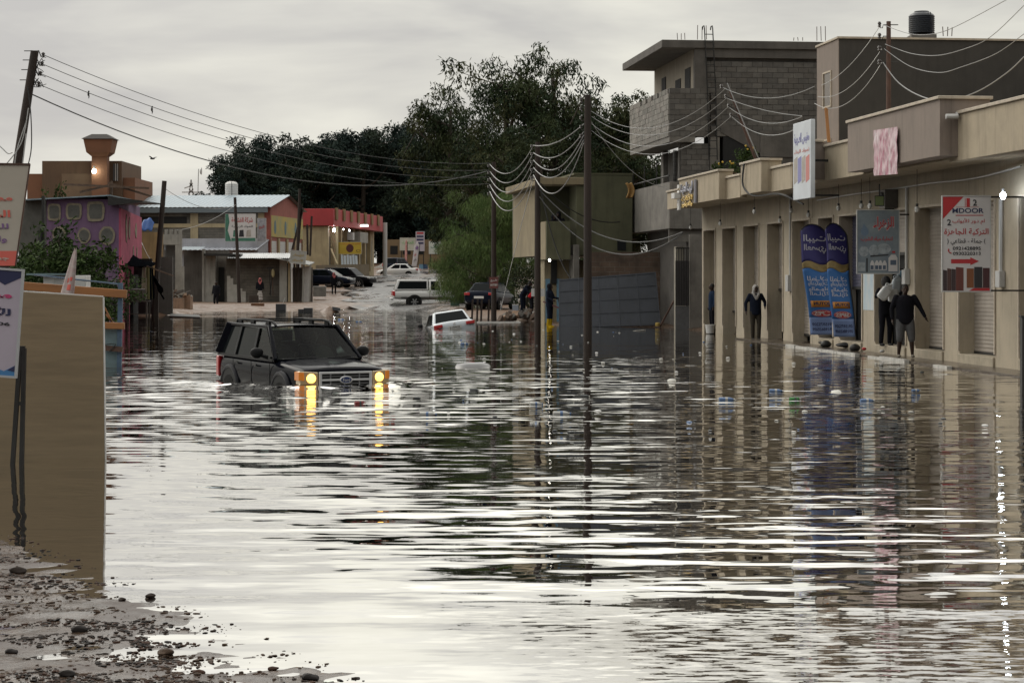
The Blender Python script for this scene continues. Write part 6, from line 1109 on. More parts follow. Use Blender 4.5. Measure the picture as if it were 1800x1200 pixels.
def car(name, label, L, W, st, gh, paint, loc, yaw, wheels, tails=None, heads=None, pitch=0, roll=0, trim=True, cat='car', side=None, glass=GLASS, windows=True):
    """gh: rear belt x, front belt x, rear roof x, front roof x, belt half width, roof half width, belt z, roof z"""
    o = thing(name, label, cat, loc); o.rotation_mode = 'ZYX' if False else 'XYZ'; o.rotation_euler = (Matrix.Rotation(yaw, 4, 'Z') @ Matrix.Rotation(pitch, 4, 'Y') @ Matrix.Rotation(roll, 4, 'X')).to_euler()
    body = loft(st).build('body', paint, o, sub=1, ang=50)
    rb, fb, rr, fr_, wb, wt, zb, zr = gh; m = MB(); cr = .03
    secs = [(rb, wb, zb - .04), (rb + (rr - rb) * .5, wb * .5 + wt * .5 + .02, (zb + zr) / 2), (rr, wt, zr - .03)]
    # greenhouse: belt ring, mid ring, shoulder ring, roof ring
    def rg(x0, x1, w_, z, k): return [(x0, -w_, z), ((x0 + x1) / 2, -w_ - .012, z), (x1, -w_, z), (x1 + k, 0, z), (x1, w_, z), ((x0 + x1) / 2, w_ + .012, z), (x0, w_, z), (x0 - k, 0, z)]
    rings = [rg(rb, fb, wb, zb - .05, .05), rg(rb + (rr - rb) * .93, fb + (fr_ - fb) * .93, wb + (wt - wb) * .93, zb + (zr - zb) * .90, .05), rg(rr + .06, fr_ - .08, wt - .04, zr - .012, .04), rg(rr + .3, fr_ - .35, wt - .28, zr + .012, .0)]
    vs = sum(rings, []); fs = [(k * 8 + j, k * 8 + (j + 1) % 8, (k + 1) * 8 + (j + 1) % 8, (k + 1) * 8 + j) for k in range(3) for j in range(8)] + [tuple(24 + j for j in range(8))]
    m.add(vs, fs).build('cabin', paint, o, bevel=.015, ang=40)
    B = lambda x, w_, z: (x, w_, z); t9 = .90; X = lambda a, b: a + (b - a) * .93
    zt = zb + (zr - zb) * .90; wt9 = wb + (wt - wb) * .93
    faces = {'R': ((rb, -wb - .006, zb - .05), (fb, -wb - .006, zb - .05), (X(fb, fr_), -wt9 - .006, zt), (X(rb, rr), -wt9 - .006, zt)), 'L': ((fb, wb + .006, zb - .05), (rb, wb + .006, zb - .05), (X(rb, rr), wt9 + .006, zt), (X(fb, fr_), wt9 + .006, zt)),
             'F': ((fb + .03, -wb, zb - .05), (fb + .03, wb, zb - .05), (X(fb, fr_) + .03, wt9, zt), (X(fb, fr_) + .03, -wt9, zt)), 'B': ((rb - .03, wb, zb - .05), (rb - .03, -wb, zb - .05), (X(rb, rr) - .03, -wt9, zt), (X(rb, rr) - .03, wt9, zt))}
    if windows:
        for u0, u1 in (side or ((.10, .46), (.50, .86))):
            panel(faces['R'], u0, u1, .12, .95, .012).build('side_window', glass, o); panel(faces['L'], 1 - u1, 1 - u0, .12, .95, .012).build('side_window', glass, o)
        panel(faces['F'], .05, .95, .06, .97, .022).build('windscreen', glass, o); panel(faces['B'], .07, .93, .12, .95, .022).build('rear_window', glass, o)
    for x, r in wheels:
        for s in (-1, 1):
            MB().lathe([(r * 1.16, -.03), (r * 1.16, .03), (.001, .031)], 24, (x, s * (W / 2 - .022), r * 1.0), 'y').build('wheel_arch', BLACK, o); wheel(o, x, s * (W / 2 - .09), r)
    for nm, lst, mm in (('tail_light', tails or [], REDL), ('headlight', heads or [], GREYW)):
        for (x0, x1, y0, y1, z0, z1) in lst:
            for s in (-1, 1): MB().box(x0, x1, *sorted((s * y0, s * y1)), z0, z1).build(nm, mm, o, bevel=.02)
    return o
SEDAN = [(0, .70, .42, .86), (.08, .82, .34, .98), (.25, .86, .28, 1.02), (.9, .885, .24, 1.0), (1.6, .89, .22, .97), (2.6, .89, .22, .95), (3.2, .885, .22, .93), (3.6, .88, .22, .88), (4.1, .85, .24, .80), (4.38, .78, .28, .68), (4.48, .66, .34, .58)]
SGH = (.55, 3.35, 1.25, 2.55, .78, .60, .95, 1.44)
SUVB = [(0, .72, .50, 1.0), (.06, .84, .42, 1.08), (.3, .91, .38, 1.10), (1.5, .92, .36, 1.08), (2.9, .92, .36, 1.06), (3.5, .915, .36, 1.04), (4.1, .90, .38, .98), (4.5, .85, .42, .90), (4.62, .76, .48, .78)]
WP = mat('white_car_paint', (.60, .60, .59), .22, coat=.6, var=.05, vscale=2); BKC = mat('black_car_paint', (.006, .006, .008), .2, spec=.06); NVC = mat('navy_car_paint', (.008, .011, .022), .2, spec=.08); SLV = mat('silver_white_paint', (.46, .50, .54), .2, coat=.7)
# half sunk white sedan, nose down
q = G(800, 577); sunk = car('sunken_car', 'white sedan sunk nose down to its boot in the flood', 4.48, 1.78, SEDAN, SGH, SLV, (q.x + .10, q.y - .2, -.70), R(90 + 9), [(.95, .31), (3.55, .31)], tails=[(-.035, .10, .46, .80, .80, .93)], pitch=R(3.0), roll=R(-8))
MB().box(-.05, -.035, -.26, .26, .70, .82).build('number_plate', mat('plate', (.5, .5, .48), .4), sunk); lettering('5-184632', INK, sunk, 0, 0, .4, .07, 0, .02, fn=lambda x, z, y: (-.053, -x, .76 + z)); MB().lathe([(.05, -.01), (.055, .0), (.04, .008), (.03, .008)], 16, (-.03, 0, .90), 'x').build('badge', CHROME, sunk)
for s in (-1, 1): MB().ell((2.75, s * 1.0, 1.02), (.08, .11, .075), 10, 8).build('mirror', TRIM, sunk)
# white pickup with canopy
PKB = [(0, .80, .62, 1.06), (.06, .92, .58, 1.12), (.4, .95, .55, 1.13), (2.2, .955, .52, 1.13), (3.2, .955, .50, 1.14), (4.3, .95, .50, 1.15), (4.6, .945, .52, 1.13), (5.2, .92, .54, 1.08), (5.5, .86, .58, 1.0), (5.6, .76, .62, .9)]
q = P(688, 541, 126); pk = car('pickup_truck', 'white pickup truck with a dark windowed canopy beside the feathery tree', 5.6, 1.9, PKB, (2.25, 4.55, 2.28, 3.95, .86, .72, 1.12, 1.80), WP, (q.x + .05, q.y + .4, .0), R(6), [(1.35, .40), (4.65, .40)], tails=[(-.03, .12, .78, .93, .78, 1.08)], heads=[(5.4, 5.6, .55, .85, .80, 1.0)], cat='pickup', side=((.06, .32), (.40, .84)))
MB().hexa([(.06, -.88, 1.13), (2.22, -.88, 1.14), (2.22, .88, 1.14), (.06, .88, 1.13), (.30, -.74, 1.80), (2.20, -.74, 1.83), (2.20, .74, 1.83), (.30, .74, 1.80)]).build('canopy', WP, pk, bevel=.04); MB().hexa([(.24, -.872, 1.22), (2.12, -.872, 1.22), (2.12, -.86, 1.22), (.24, -.86, 1.22), (.42, -.768, 1.70), (2.12, -.768, 1.70), (2.12, -.756, 1.70), (.42, -.756, 1.70)]).build('canopy_window', GLASS, pk)
MB().box(-.16, .02, -.9, .9, .50, .66).build('rear_bumper', CHROME, pk, bevel=.03); MB().box(.5, 5.3, -.975, -.955, .66, .71).build('side_trim', TRIM, pk)
for x in (2.62, 3.5): MB().box(x, x + .14, -.975, -.955, 1.02, 1.05).build('door_handle', TRIM, pk)
for x in (2.28, 3.02, 4.15): MB().box(x, x + .012, -.962, -.95, .6, 1.10).build('door_seam', TRIM, pk)
# parked cars up the slope
def gcar(px, d, *a, **k): x = (px - 900) / F * d; return (x, d, gz(x, d) + .03)
l = gcar(735, 208); car('white_sedan', 'white sedan parked across the slope below the feather flags', 4.48, 1.78, SEDAN, SGH, WP, (l[0] + .1, l[1], zat(488, 208)), R(180 - 8), [(.95, .33), (3.6, .33)], tails=[(-.03, .25, .45, .82, .78, .95)], heads=[(4.2, 4.42, .45, .75, .62, .74)])
l = gcar(566, 168); car('black_suv', 'black off road car parked below the tan retaining wall', 4.62, 1.84, SUVB, (.12, 3.4, .4, 2.6, .82, .68, 1.06, 1.72), BKC, (l[0] + .1, l[1] + .9, zat(506, 168)), R(-22), [(.95, .38), (3.7, .38)], heads=[(4.45, 4.6, .5, .8, .78, .92)])
l = gcar(646, 196); car('dark_suv', 'dark blue car parked at the corner of the red fascia shop', 4.62, 1.84, SUVB, (.12, 3.4, .4, 2.6, .82, .68, 1.06, 1.72), NVC, (l[0] + 1.0, 215, zat(481, 215)), R(70), [(.95, .38), (3.7, .38)], tails=[(-.03, .1, .7, .86, .8, 1.1)])
car('parked_car', 'nose of a dark car beside the lean-to stall', 4.48, 1.78, SEDAN, SGH, NVC, (P(526, 0, 158).x, 158.6, zat(505, 158)), R(-15), [(.95, .32), (3.6, .32)], heads=[(4.2, 4.42, .45, .75, .62, .74)])
car('parked_car', 'grey car half hidden behind the black off road car', 4.48, 1.78, SEDAN, SGH, mat('grey_car_paint', (.14, .15, .16), .25, coat=.6), (P(556, 0, 178).x, 175.5, zat(505, 172)), R(-12), [(.95, .32), (3.6, .32)])
car('parked_car', 'dark blue car with a white plate behind the feathery tree trunk', 4.48, 1.78, SEDAN, SGH, NVC, (P(842, 0, 103).x, 103, .25), R(75), [(.95, .32), (3.6, .32)], tails=[(-.03, .1, .5, .8, .78, .92)]); o = bpy.data.objects['parked_car.002']; MB().box(-.05, -.03, -.26, .26, .62, .74).build('number_plate', WHITE, o)
bn2 = thing('wheelie_bin', 'dull green rubbish bin beside the bonnet of the pickup', 'bin', P(800, 545, 117)); MB().hexa([(-.24, -.24, .1), (.24, -.24, .1), (.24, .24, .1), (-.24, .24, .1), (-.3, -.3, .75), (.3, -.3, .75), (.3, .3, .75), (-.3, .3, .75)]).build('tub', mat('bin_green', (.055, .11, .085), .5, var=.2, vscale=4), bn2, bevel=.03); MB().ell((0, 0, .75), (.31, .31, .1), 14, 8).build('lid', mat('bin_green', (0, 0, 0)), bn2)
# ------------------------------------------------------------------ the wading car
DEP = .57
BODY = mat('black_blue_paint', (.0035, .004, .007), .12, spec=.04)
def glassmat():
    m = bpy.data.materials.new('clear_tinted_glass'); m.use_nodes = True; t = m.node_tree; t.nodes.clear(); o = t.nodes.new('ShaderNodeOutputMaterial'); mx = t.nodes.new('ShaderNodeMixShader'); tr = t.nodes.new('ShaderNodeBsdfTransparent'); gl = t.nodes.new('ShaderNodeBsdfGlossy'); fr_ = t.nodes.new('ShaderNodeFresnel')
    tr.inputs[0].default_value = (.38, .52, .46, 1); gl.inputs['Roughness'].default_value = .02; fr_.inputs[0].default_value = 1.16; t.links.new(fr_.outputs[0], mx.inputs[0]); t.links.new(tr.outputs[0], mx.inputs[1]); t.links.new(gl.outputs[0], mx.inputs[2]); t.links.new(mx.outputs[0], o.inputs[0]); return m
CLG = glassmat()
wc_ = thing('wading_suv', 'black boxy car with lit headlights wading towards the camera', 'car', SUV_F - SUV_H * 4.42 + Vector((0, 0, -DEP))); wc_.rotation_euler = (0, R(.6), math.atan2(SUV_H.y, SUV_H.x))
HB_ = [(0.0, .74, .50, 1.02), (.05, .84, .44, 1.06), (.22, .885, .40, 1.08), (.8, .90, .38, 1.08), (1.8, .90, .38, 1.07), (2.75, .90, .38, 1.07), (3.05, .897, .38, 1.085), (3.25, .893, .38, 1.08), (3.6, .885, .38, 1.055), (4.0, .875, .38, 1.02), (4.24, .86, .39, .985), (4.33, .845, .40, .955), (4.37, .82, .42, .93)]
loft(HB_).build('body', BODY, wc_, sub=1, ang=50)
# bonnet bulge and cowl
MB().grid(lambda u, v: (3.22 + 1.06 * u, (v - .5) * 1.16 * (1 - .05 * u), 1.088 + .030 * math.sin(math.pi * min(1, max(0, v))) ** .35 - .026 - .105 * u ** 1.6 + .004), 14, 14).build('bonnet_bulge', BODY, wc_, ang=60)
MB().box(3.02, 3.25, -.74, .74, 1.075, 1.10).build('cowl', TRIM, wc_, bevel=.01)
# greenhouse: pillars, roof, glass
RBx, FBx, RRx, FRx, WB, WT, ZB, ZR = .06, 3.12, .26, 2.36, .845, .68, 1.06, 1.655
def cab(x, t, s): return Vector((x, s * (WB + (WT - WB) * t), ZB + (ZR - ZB) * t))
for s in (-1, 1):
    MB().bar(cab(FBx, 0, s), cab(FRx, 1, s), .075, .09).build('windscreen_pillar', BODY, wc_, bevel=.015); MB().bar(cab(RBx + .06, 0, s), cab(RRx + .08, 1, s), .10, .20).build('rear_pillar', BODY, wc_, bevel=.02)
    MB().bar(cab(1.98, 0, s), cab(1.90, 1, s), .05, .10).build('door_pillar', TRIM, wc_); MB().bar(cab(.98, 0, s), cab(.98, 1, s), .05, .10).build('door_pillar', TRIM, wc_)
    MB().bar(cab(RRx, .99, s), cab(FRx + .02, .99, s), .09, .07).build('roof_rail_panel', BODY, wc_, bevel=.02); MB().bar(cab(RBx, .0, s), cab(FBx - .1, .0, s), .05, .05).build('belt_trim', TRIM, wc_)
    for xa, xb_, ta, tb, nm in ((.20, .96, .04, .93, 'side_window'), (1.0, 1.95, .04, .93, 'side_window')): MB().grid(lambda u, v: tuple(cab(xa + (xb_ - xa) * u, ta + (tb - ta) * v, s * .995)), 4, 4).build(nm, GLASS, wc_)
    fw = [cab(2.0, .04, s * .995), cab(2.95, .04, s * .995), cab(2.36, .93, s * .995), cab(1.93, .93, s * .995)]
    MB().grid(lambda u, v: tuple(fw[0].lerp(fw[1], u).lerp(fw[3].lerp(fw[2], u), v)), 4, 4).build('side_window', CLG, wc_)
    # mirror, handles, flares, roof rack
    mr = MB(); mr.box(2.62, 2.82, *sorted((s * .91, s * 1.22)), 1.07, 1.31); mo = mr.build('mirror', TRIM, wc_, sub=2, ang=180); MB().tube([(2.76, s * .86, 1.10), (2.74, s * 1.0, 1.15)], .035, 8).build('mirror_arm', TRIM, mo)
    for x in (1.12, 2.12): MB().box(x, x + .20, *sorted((s * .90, s * .925)), .93, .965).build('door_handle', TRIM, wc_, bevel=.008)
    for x in (1.0, 1.98, 2.94): MB().box(x, x + .012, *sorted((s * .893, s * .9035)), .5, 1.0).build('door_seam', BLACK, wc_)
    for xw in (.82, 3.50):
        MB().tube([(xw + .46 * math.cos(R(a)), s * (.89), .40 + .46 * math.sin(R(a))) for a in range(-10, 191, 20)], .045, 8).build('wheel_flare', mat('flare_grey', (.022, .022, .026), .5, spec=.1), wc_); MB().lathe([(.43, -.03), (.43, .03), (.001, .031)], 24, (xw, s * .885, .40), 'y').build('wheel_arch', BLACK, wc_); wheel(wc_, xw, s * .82, .355)
    rk = MB(); rk.tube([(.42, s * .60, 1.665), (.46, s * .60, 1.735), (.8, s * .60, 1.75), (2.0, s * .58, 1.76), (2.28, s * .57, 1.74), (2.40, s * .56, 1.67)], .024, 8)
    for x in (.62, 1.3, 2.1): rk.box(x - .09, x + .09, *sorted((s * .575, s * .62)), 1.65, 1.75)
    rk.build('roof_rack', TRIM, wc_); MB().box(-.02, .12, *sorted((s * .72, s * .88)), .62, 1.02).build('tail_light', REDL, wc_, bevel=.02)
for x in (.9, 1.95): MB().bar((x, -.6, 1.755), (x, .6, 1.755), .05, .025).build('roof_bar', TRIM, wc_)
MB().grid(lambda u, v: (RRx - .02 + (FRx - RRx + .07) * u, (v - .5) * 2 * (WT + .015), ZR - .015 + .045 * (1 - (2 * v - 1) ** 2) * (1 - .3 * (2 * u - 1) ** 4)), 14, 12).build('roof', BODY, wc_, ang=60, solid=.02)
ws = [Vector((FBx + .03, -WB + .04, ZB + .02)), Vector((FBx + .03, WB - .04, ZB + .02)), Vector((FRx + .03, WT - .03, ZR - .02)), Vector((FRx + .03, -WT + .03, ZR - .02))]
def wsf(u, v):
    q = ws[0].lerp(ws[1], u).lerp(ws[3].lerp(ws[2], u), v); q.x += .09 * (1 - (2 * u - 1) ** 2) * (1 - .5 * v); return tuple(q)
MB().grid(wsf, 14, 8).build('windscreen', CLG, wc_, ang=60)
MB().box(RBx - .02, RBx + .02, -.7, .7, ZB, ZB + .45).build('rear_window', GLASS, wc_)
for y in (-.45, .12): MB().tube([(FBx + .13, y, ZB + .035), (FBx + .09, y + .28, ZB + .05), (FBx + .03, y + .52, ZB + .06)], .012, 5).build('wiper', TRIM, wc_)
MB().box(FBx - .35, FBx - .0, -.7, .7, ZB - .03, ZB + .02).build('dashboard', TRIM, wc_, bevel=.02); MB().box(FBx - .05, FBx + .03, .10, .55, ZB + .022, ZB + .03).build('dash_paper', mat('pale_green_paper', (.45, .55, .45), .7), wc_)
MB().lathe([(.175, -.012), (.19, 0), (.175, .012)], 20, (0, 0, 0), 'x').xf(Matrix.Translation((2.52, .36, 1.12)) @ Matrix.Rotation(R(-25), 4, 'Y')).build('steering_wheel', TRIM, wc_)
for y in (-.36, .36):
    MB().box(1.72, 1.86, y - .23, y + .23, .9, 1.30).build('seat_back', TRIM, wc_, bevel=.04); MB().box(1.74, 1.84, y - .12, y + .12, 1.32, 1.47).build('headrest', TRIM, wc_, bevel=.04)
MB().box(.75, .88, -.62, .62, .9, 1.32).build('rear_seat', TRIM, wc_, bevel=.04)
# front: grille, lamps, badge
FXg = 4.385
gr = MB().box(FXg - .02, FXg - .005, -.47, .47, .63, .90).build('grille', BLACK, wc_)
gb = MB()
for z in (.893, .765, .645): gb.box(FXg, FXg + .022, -.50, .50, z - .019, z + .019)
for y in (-.49, .49): gb.box(FXg, FXg + .024, y - .028, y + .028, .63, .91)
gb.build('grille_bar', CHROME, gr, bevel=.006)
gc = MB()
for y in (-.29, -.02, .27): gc.box(FXg - .003, FXg + .012, y - .011, y + .011, .65, .88)
for z in (.70, .83): gc.box(FXg - .003, FXg + .008, -.46, .46, z - .005, z + .005)
gc.build('grille_slat', mat('dull_chrome', (.22, .22, .23), .35, metal=.7), gr)
MB().lathe([(.105, 0), (.112, .012), (.10, .022), (.09, .022)], 28, (0, 0, 0), 'x').xf(Matrix.Translation((FXg + .02, 0, .765)) @ Matrix.Diagonal((1, 1.15, .62, 1))).build('badge_ring', CHROME, gr)
MB().lathe([(.093, 0), (.09, .006), (.001, .010)], 28, (0, 0, 0), 'x').xf(Matrix.Translation((FXg + .036, 0, .765)) @ Matrix.Diagonal((1, 1.15, .60, 1))).build('badge', mat('badge_blue', (.012, .03, .12), .25, coat=1), gr)
lettering('Ford', SIGNW, gr, 0, 0, .135, .06, 0, .0, fn=lambda x, z, y: (FXg + .052, x, .765 + z))
HLH = mat('glowing_lamp_housing', (.40, .34, .25), .15, metal=.6, emit=(1, .55, .12), estr=.07); HLL = mat('headlamp_lit', (1, .8, .4), .3, emit=(1.0, .50, .09), estr=4.0); AMB = mat('amber_lens', (.42, .14, .02), .2, emit=(1, .30, .03), estr=.22)  # housing glows faintly, standing in for bulb light reflected inside it
for s in (-1, 1):
    MB().hexa([(FXg - .10, s * .535, .675), (FXg + .025, s * .535, .675), (FXg - .02, s * .87, .685), (FXg - .22, s * .87, .685), (FXg - .10, s * .535, .91), (FXg + .015, s * .535, .91), (FXg - .03, s * .87, .93), (FXg - .22, s * .87, .93)]).build('headlight_housing', HLH, wc_, bevel=.015)
    MB().ell((FXg + .0, s * .66, .80), (.045, .09, .085), 16, 10).build('headlight', HLL, wc_); MB().hexa([(FXg - .14, s * .79, .76), (FXg - .003, s * .79, .76), (FXg - .03, s * .885, .76), (FXg - .25, s * .885, .76), (FXg - .14, s * .79, .91), (FXg - .01, s * .79, .91), (FXg - .035, s * .885, .92), (FXg - .25, s * .885, .92)]).build('turn_signal', AMB, wc_, bevel=.01)
MB().box(4.25, 4.40, -.84, .84, .42, .62).build('front_bumper', BODY, wc_, bevel=.05)
# foam and churned ridge at the waterline
# ------------------------------------------------------------------ people
SKIN = mat('dark_skin', (.035, .020, .014), .6, spec=.25); SKIN2 = mat('tan_skin', (.16, .09, .06), .6); HAIR = mat('black_hair', (.010, .009, .009), .8)
def fuse(mb, vox, name):
    me = mb.mesh(name); o = bpy.data.objects.new('tmp', me); COL.objects.link(o); r = o.modifiers.new('r', 'REMESH'); r.mode = 'VOXEL'; r.voxel_size = vox; r.use_smooth_shade = True
    s = o.modifiers.new('s', 'SMOOTH'); s.factor = .5; s.iterations = 10; bpy.context.view_layer.update()
    out = bpy.data.meshes.new_from_object(o.evaluated_get(bpy.context.evaluated_depsgraph_get())); bpy.data.objects.remove(o); out.name = name; out.shade_smooth(); return out
def cap(mb, pts, rs, n=10):                                   # chain of tapered segments with rounded joints
    mb.tube(pts, rs, n)
    for p, r in zip(pts, rs): mb.ell(p, r * .99, n, 6)
    return mb
def person(label, loc, yaw, H=1.75, arms=None, legs=None, lean=0.0, head=(0, 0), shirt=None, trousers=None, hair=HAIR, skin=SKIN, scarf=None, hood=None, boots=None, shorts=False, robe=None, vox=.014, crouch=0.0, girth=1.0, name='person', shoes=TRIM, bushy=False):
    """local frame: faces -y (towards the camera when yaw = 0), x to the picture's right. arms: for each side (elbow, hand) offsets from the shoulder; legs: (knee, ankle) offsets from the hip"""
    k = H / 1.75; V = Vector; o = thing(name, label, 'person', loc, yaw); ca, sa = math.cos(lean), math.sin(lean)
    hipz = .92 - crouch
    def T(x, y, z): return V((x, y * ca - (z) * sa, hipz + z * ca + y * sa)) * k     # torso point above the hips, leaning forward (-y)
    hips = {s: V((s * .095, 0, hipz - .02)) * k for s in (-1, 1)}; sh = {s: T(s * .185 * girth, .01, .50) for s in (-1, 1)}
    arms = arms or {-1: ((-.07, .02, -.28), (-.09, -.05, -.52)), 1: ((.07, .02, -.28), (.09, -.05, -.52))}; legs = legs or {-1: ((-.02, -.02, -.43), (-.03, .02, -.84)), 1: ((.02, -.02, -.43), (.03, .02, -.84))}
    el = {s: sh[s] + V(arms[s][0]) * k for s in (-1, 1)}; ha = {s: sh[s] + V(arms[s][1]) * k for s in (-1, 1)}; kn = {s: hips[s] + V(legs[s][0]) * k for s in (-1, 1)}; an = {s: hips[s] + V(legs[s][1]) * k for s in (-1, 1)}
    neck = T(0, .0, .56); hc = T(head[0] * .5, -.03 + head[1] * .5, .695); g = girth
    b = MB()
    def torso(mb, e):
        prof = ((-.14, .135, .095), (-.10, .162, .112), (.0, .168, .118), (.10, .164, .116), (.22, .165, .117), (.34, .170, .116), (.43, .172, .106), (.50, .145, .086), (.545, .085, .065), (.56, .04, .035)); n = 16; vs = []
        for z, rx, ry in prof:
            for j in range(n): a_ = 2 * math.pi * j / n; vs.append(T((rx * g + e) * math.cos(a_), (ry * g + e) * math.sin(a_), z))
        m_ = len(prof); mb.add(vs, [(i * n + j, i * n + (j + 1) % n, (i + 1) * n + (j + 1) % n, (i + 1) * n + j) for i in range(m_ - 1) for j in range(n)] + [tuple(range(n))[::-1], tuple((m_ - 1) * n + j for j in range(n))])
    torso(b, -.012); cap(b, [T(0, 0, .48), neck, hc - V((0, 0, .05)) * k], [.075 * k, .056 * k, .055 * k])
    b.ell(hc, (.076 * k, .094 * k, .116 * k), 14, 10); b.ell(hc + V((0, -.045, -.06)) * k, (.052 * k, .055 * k, .05 * k), 10, 6); b.ell(hc + V((0, -.102, -.012)) * k, (.014 * k, .02 * k, .026 * k), 8, 6)
    for s in (-1, 1): b.ell(hc + V((s * .078, .005, -.005)) * k, (.012 * k, .024 * k, .034 * k), 8, 6); b.ell(hc + V((s * .03, -.088, .028)) * k, (.02 * k, .012 * k, .01 * k), 6, 4)
    b.ell(hc + V((0, -.096, -.055)) * k, (.026 * k, .012 * k, .010 * k), 8, 4)
    for s in (-1, 1):
        cap(b, [sh[s], sh[s].lerp(el[s], .5), el[s], el[s].lerp(ha[s], .4), ha[s]], [.056 * k * g, .050 * k * g, .041 * k, .040 * k, .027 * k])
        d = (ha[s] - el[s]).normalized(); sd_ = d.cross(V((s, 0, 0))); sd_ = sd_.normalized() if sd_.length > .1 else V((0, -1, 0)); nn = d.cross(sd_).normalized()
        pc = ha[s] + d * .05 * k; cap(b, [ha[s], pc], [.028 * k, .034 * k], 8)
        for f, (of, ln) in enumerate(((-.027, .066), (-.009, .076), (.010, .072), (.027, .056))): p0 = pc + sd_ * of * k + d * .015 * k; p1_ = p0 + d * ln * .55 * k; p2_ = p1_ + (d * .8 + nn * -.6 * s).normalized() * ln * .5 * k; cap(b, [p0, p1_, p2_], [.0105 * k, .0095 * k, .008 * k], 6)
        t0 = ha[s] + d * .02 * k + sd_ * -.028 * k; cap(b, [t0, t0 + (d + sd_ * -.7).normalized() * .04 * k, t0 + (d * 1.3 + sd_ * -.5).normalized() * .075 * k], [.013 * k, .012 * k, .009 * k], 6)
        cap(b, [hips[s], hips[s].lerp(kn[s], .5), kn[s], kn[s].lerp(an[s], .35), an[s]], [.092 * k * g, .078 * k * g, .054 * k, .055 * k * g, .038 * k])
        b.ell(an[s] + V((0, -.06, -.045)) * k, (.042 * k, .115 * k, .036 * k), 10, 6)
    bo = link(bpy.data.objects.new('body', fuse(b, vox, 'body')), o); bo.data.materials.clear(); bo.data.materials.append(skin)
    def part(nm, mb, m, v=vox * 1.2): q = link(bpy.data.objects.new(nm, fuse(mb, v, nm)), o); q.data.materials.clear(); q.data.materials.append(m); return q
    if shirt:
        c = MB(); torso(c, .026); c.ell(T(0, 0, .53), (.10 * k, .085 * k, .05 * k), 10, 6)
        for s in (-1, 1): cap(c, [sh[s], sh[s].lerp(el[s], .5), el[s], el[s].lerp(ha[s], .5), el[s].lerp(ha[s], .9)], [.068 * k * g, .066 * k * g, .058 * k, .052 * k, .044 * k])
        part('jacket', c, shirt)
    if trousers:
        c = MB(); c.ell(T(0, 0, -.06), (.166 * k * g, .122 * k * g, .11 * k), 12, 8)
        for s in (-1, 1):
            if shorts: cap(c, [hips[s], hips[s].lerp(kn[s], .5), kn[s], kn[s].lerp(an[s], .12)], [.108 * k * g, .104 * k * g, .092 * k, .088 * k])
            else: cap(c, [hips[s], hips[s].lerp(kn[s], .5), kn[s], kn[s].lerp(an[s], .5), kn[s].lerp(an[s], .95)], [.105 * k * g, .09 * k * g, .072 * k, .066 * k, .06 * k])
        part('trousers', c, trousers)
    if robe:
        c = MB(); 
        for z, r in ((.1, .18), (-.1, .19), (-.3, .20), (-.5, .21), (-.7, .22)): c.ell(V((0, 0, hipz + z)) * k, (r * k, r * .75 * k, .16 * k), 14, 6)
        part('robe', c, robe)
    for s in (-1, 1):
        c = MB(); f = an[s]
        if boots: cap(c, [kn[s].lerp(an[s], .35), an[s]], [.072 * k, .062 * k]); 
        c.ell(f + V((0, -.065, -.042)) * k, (.05 * k, .13 * k, .044 * k), 10, 6); part('boot' if boots else 'shoe', c, boots or shoes)
    if hair and not hood:
        c = MB(); c.ell(hc + V((0, .018, .028)) * k, tuple(v_ * k * (1.45 if bushy else 1) for v_ in (.087, .098, .105)), 14, 10); part('hair', c, hair) if hair is not True else None
        if scarf is None: pass
    if scarf:
        c = MB(); c.ell(hc + V((0, .03, .02)) * k, (.108 * k, .112 * k, .128 * k), 14, 10); c.ell(hc + V((0, .05, -.12)) * k, (.13 * k, .10 * k, .09 * k), 12, 8); cap(c, [hc + V((-.09, -.03, -.06)) * k, hc + V((-.08, -.07, -.17)) * k, T(0, -.12, .38)], [.042 * k, .045 * k, .05 * k]); cap(c, [hc + V((.09, -.03, -.06)) * k, hc + V((.08, -.07, -.17)) * k, T(0, -.12, .38)], [.042 * k, .045 * k, .05 * k]); part('headscarf', c, scarf)
    if hood:
        c = MB(); c.ell(hc + V((0, .03, .015)) * k, (.112 * k, .115 * k, .138 * k), 14, 10); c.ell(hc + V((0, .03, -.13)) * k, (.12 * k, .10 * k, .08 * k), 12, 8); part('hood', c, hood)
    return o
CL = lambda n, c: mat('cloth_' + n, c, .9, var=.2, vscale=6, bump=.2, bscale=20, spec=.08)
BKCL, NVCL, GRCL, OLCL, WHCL, RDCL, PKCL = CL('black', (.012, .012, .016)), CL('navy', (.014, .018, .032)), CL('grey', (.11, .11, .115)), CL('olive', (.052, .045, .036)), CL('white', (.46, .44, .42)), CL('red', (.42, .012, .018)), CL('pink', (.42, .13, .13))
q = G(1591, 627, .07); near = person('person in black long sleeved top and grey shorts walking along the kerb', q, R(-4), 1.76, {-1: ((-.10, .03, -.28), (-.09, -.02, -.53)), 1: ((.15, .0, -.25), (.26, -.06, -.47))}, {-1: ((-.03, -.03, -.43), (-.05, .06, -.84)), 1: ((.05, -.04, -.43), (.075, -.02, -.84))}, shirt=BKCL, trousers=GRCL, shorts=True, vox=.0105, girth=1.14, shoes=CL('sandal', (.20, .18, .15)), skin=SKIN)
q = FR.w(-.02, YF(1558), .24); person('person with bushy black hair lifting white jerrycans on the water shop step', q, R(20), 1.74, {-1: ((-.14, -.10, -.16), (-.10, -.34, -.08)), 1: ((.12, -.12, -.18), (.10, -.34, -.02))}, shirt=BKCL, trousers=BKCL, vox=.012, hair=HAIR, bushy=True)
JC = mat('white_jerrycan', (.55, .56, .56), .35); BLJ = mat('blue_jug', (.15, .27, .36), .25)
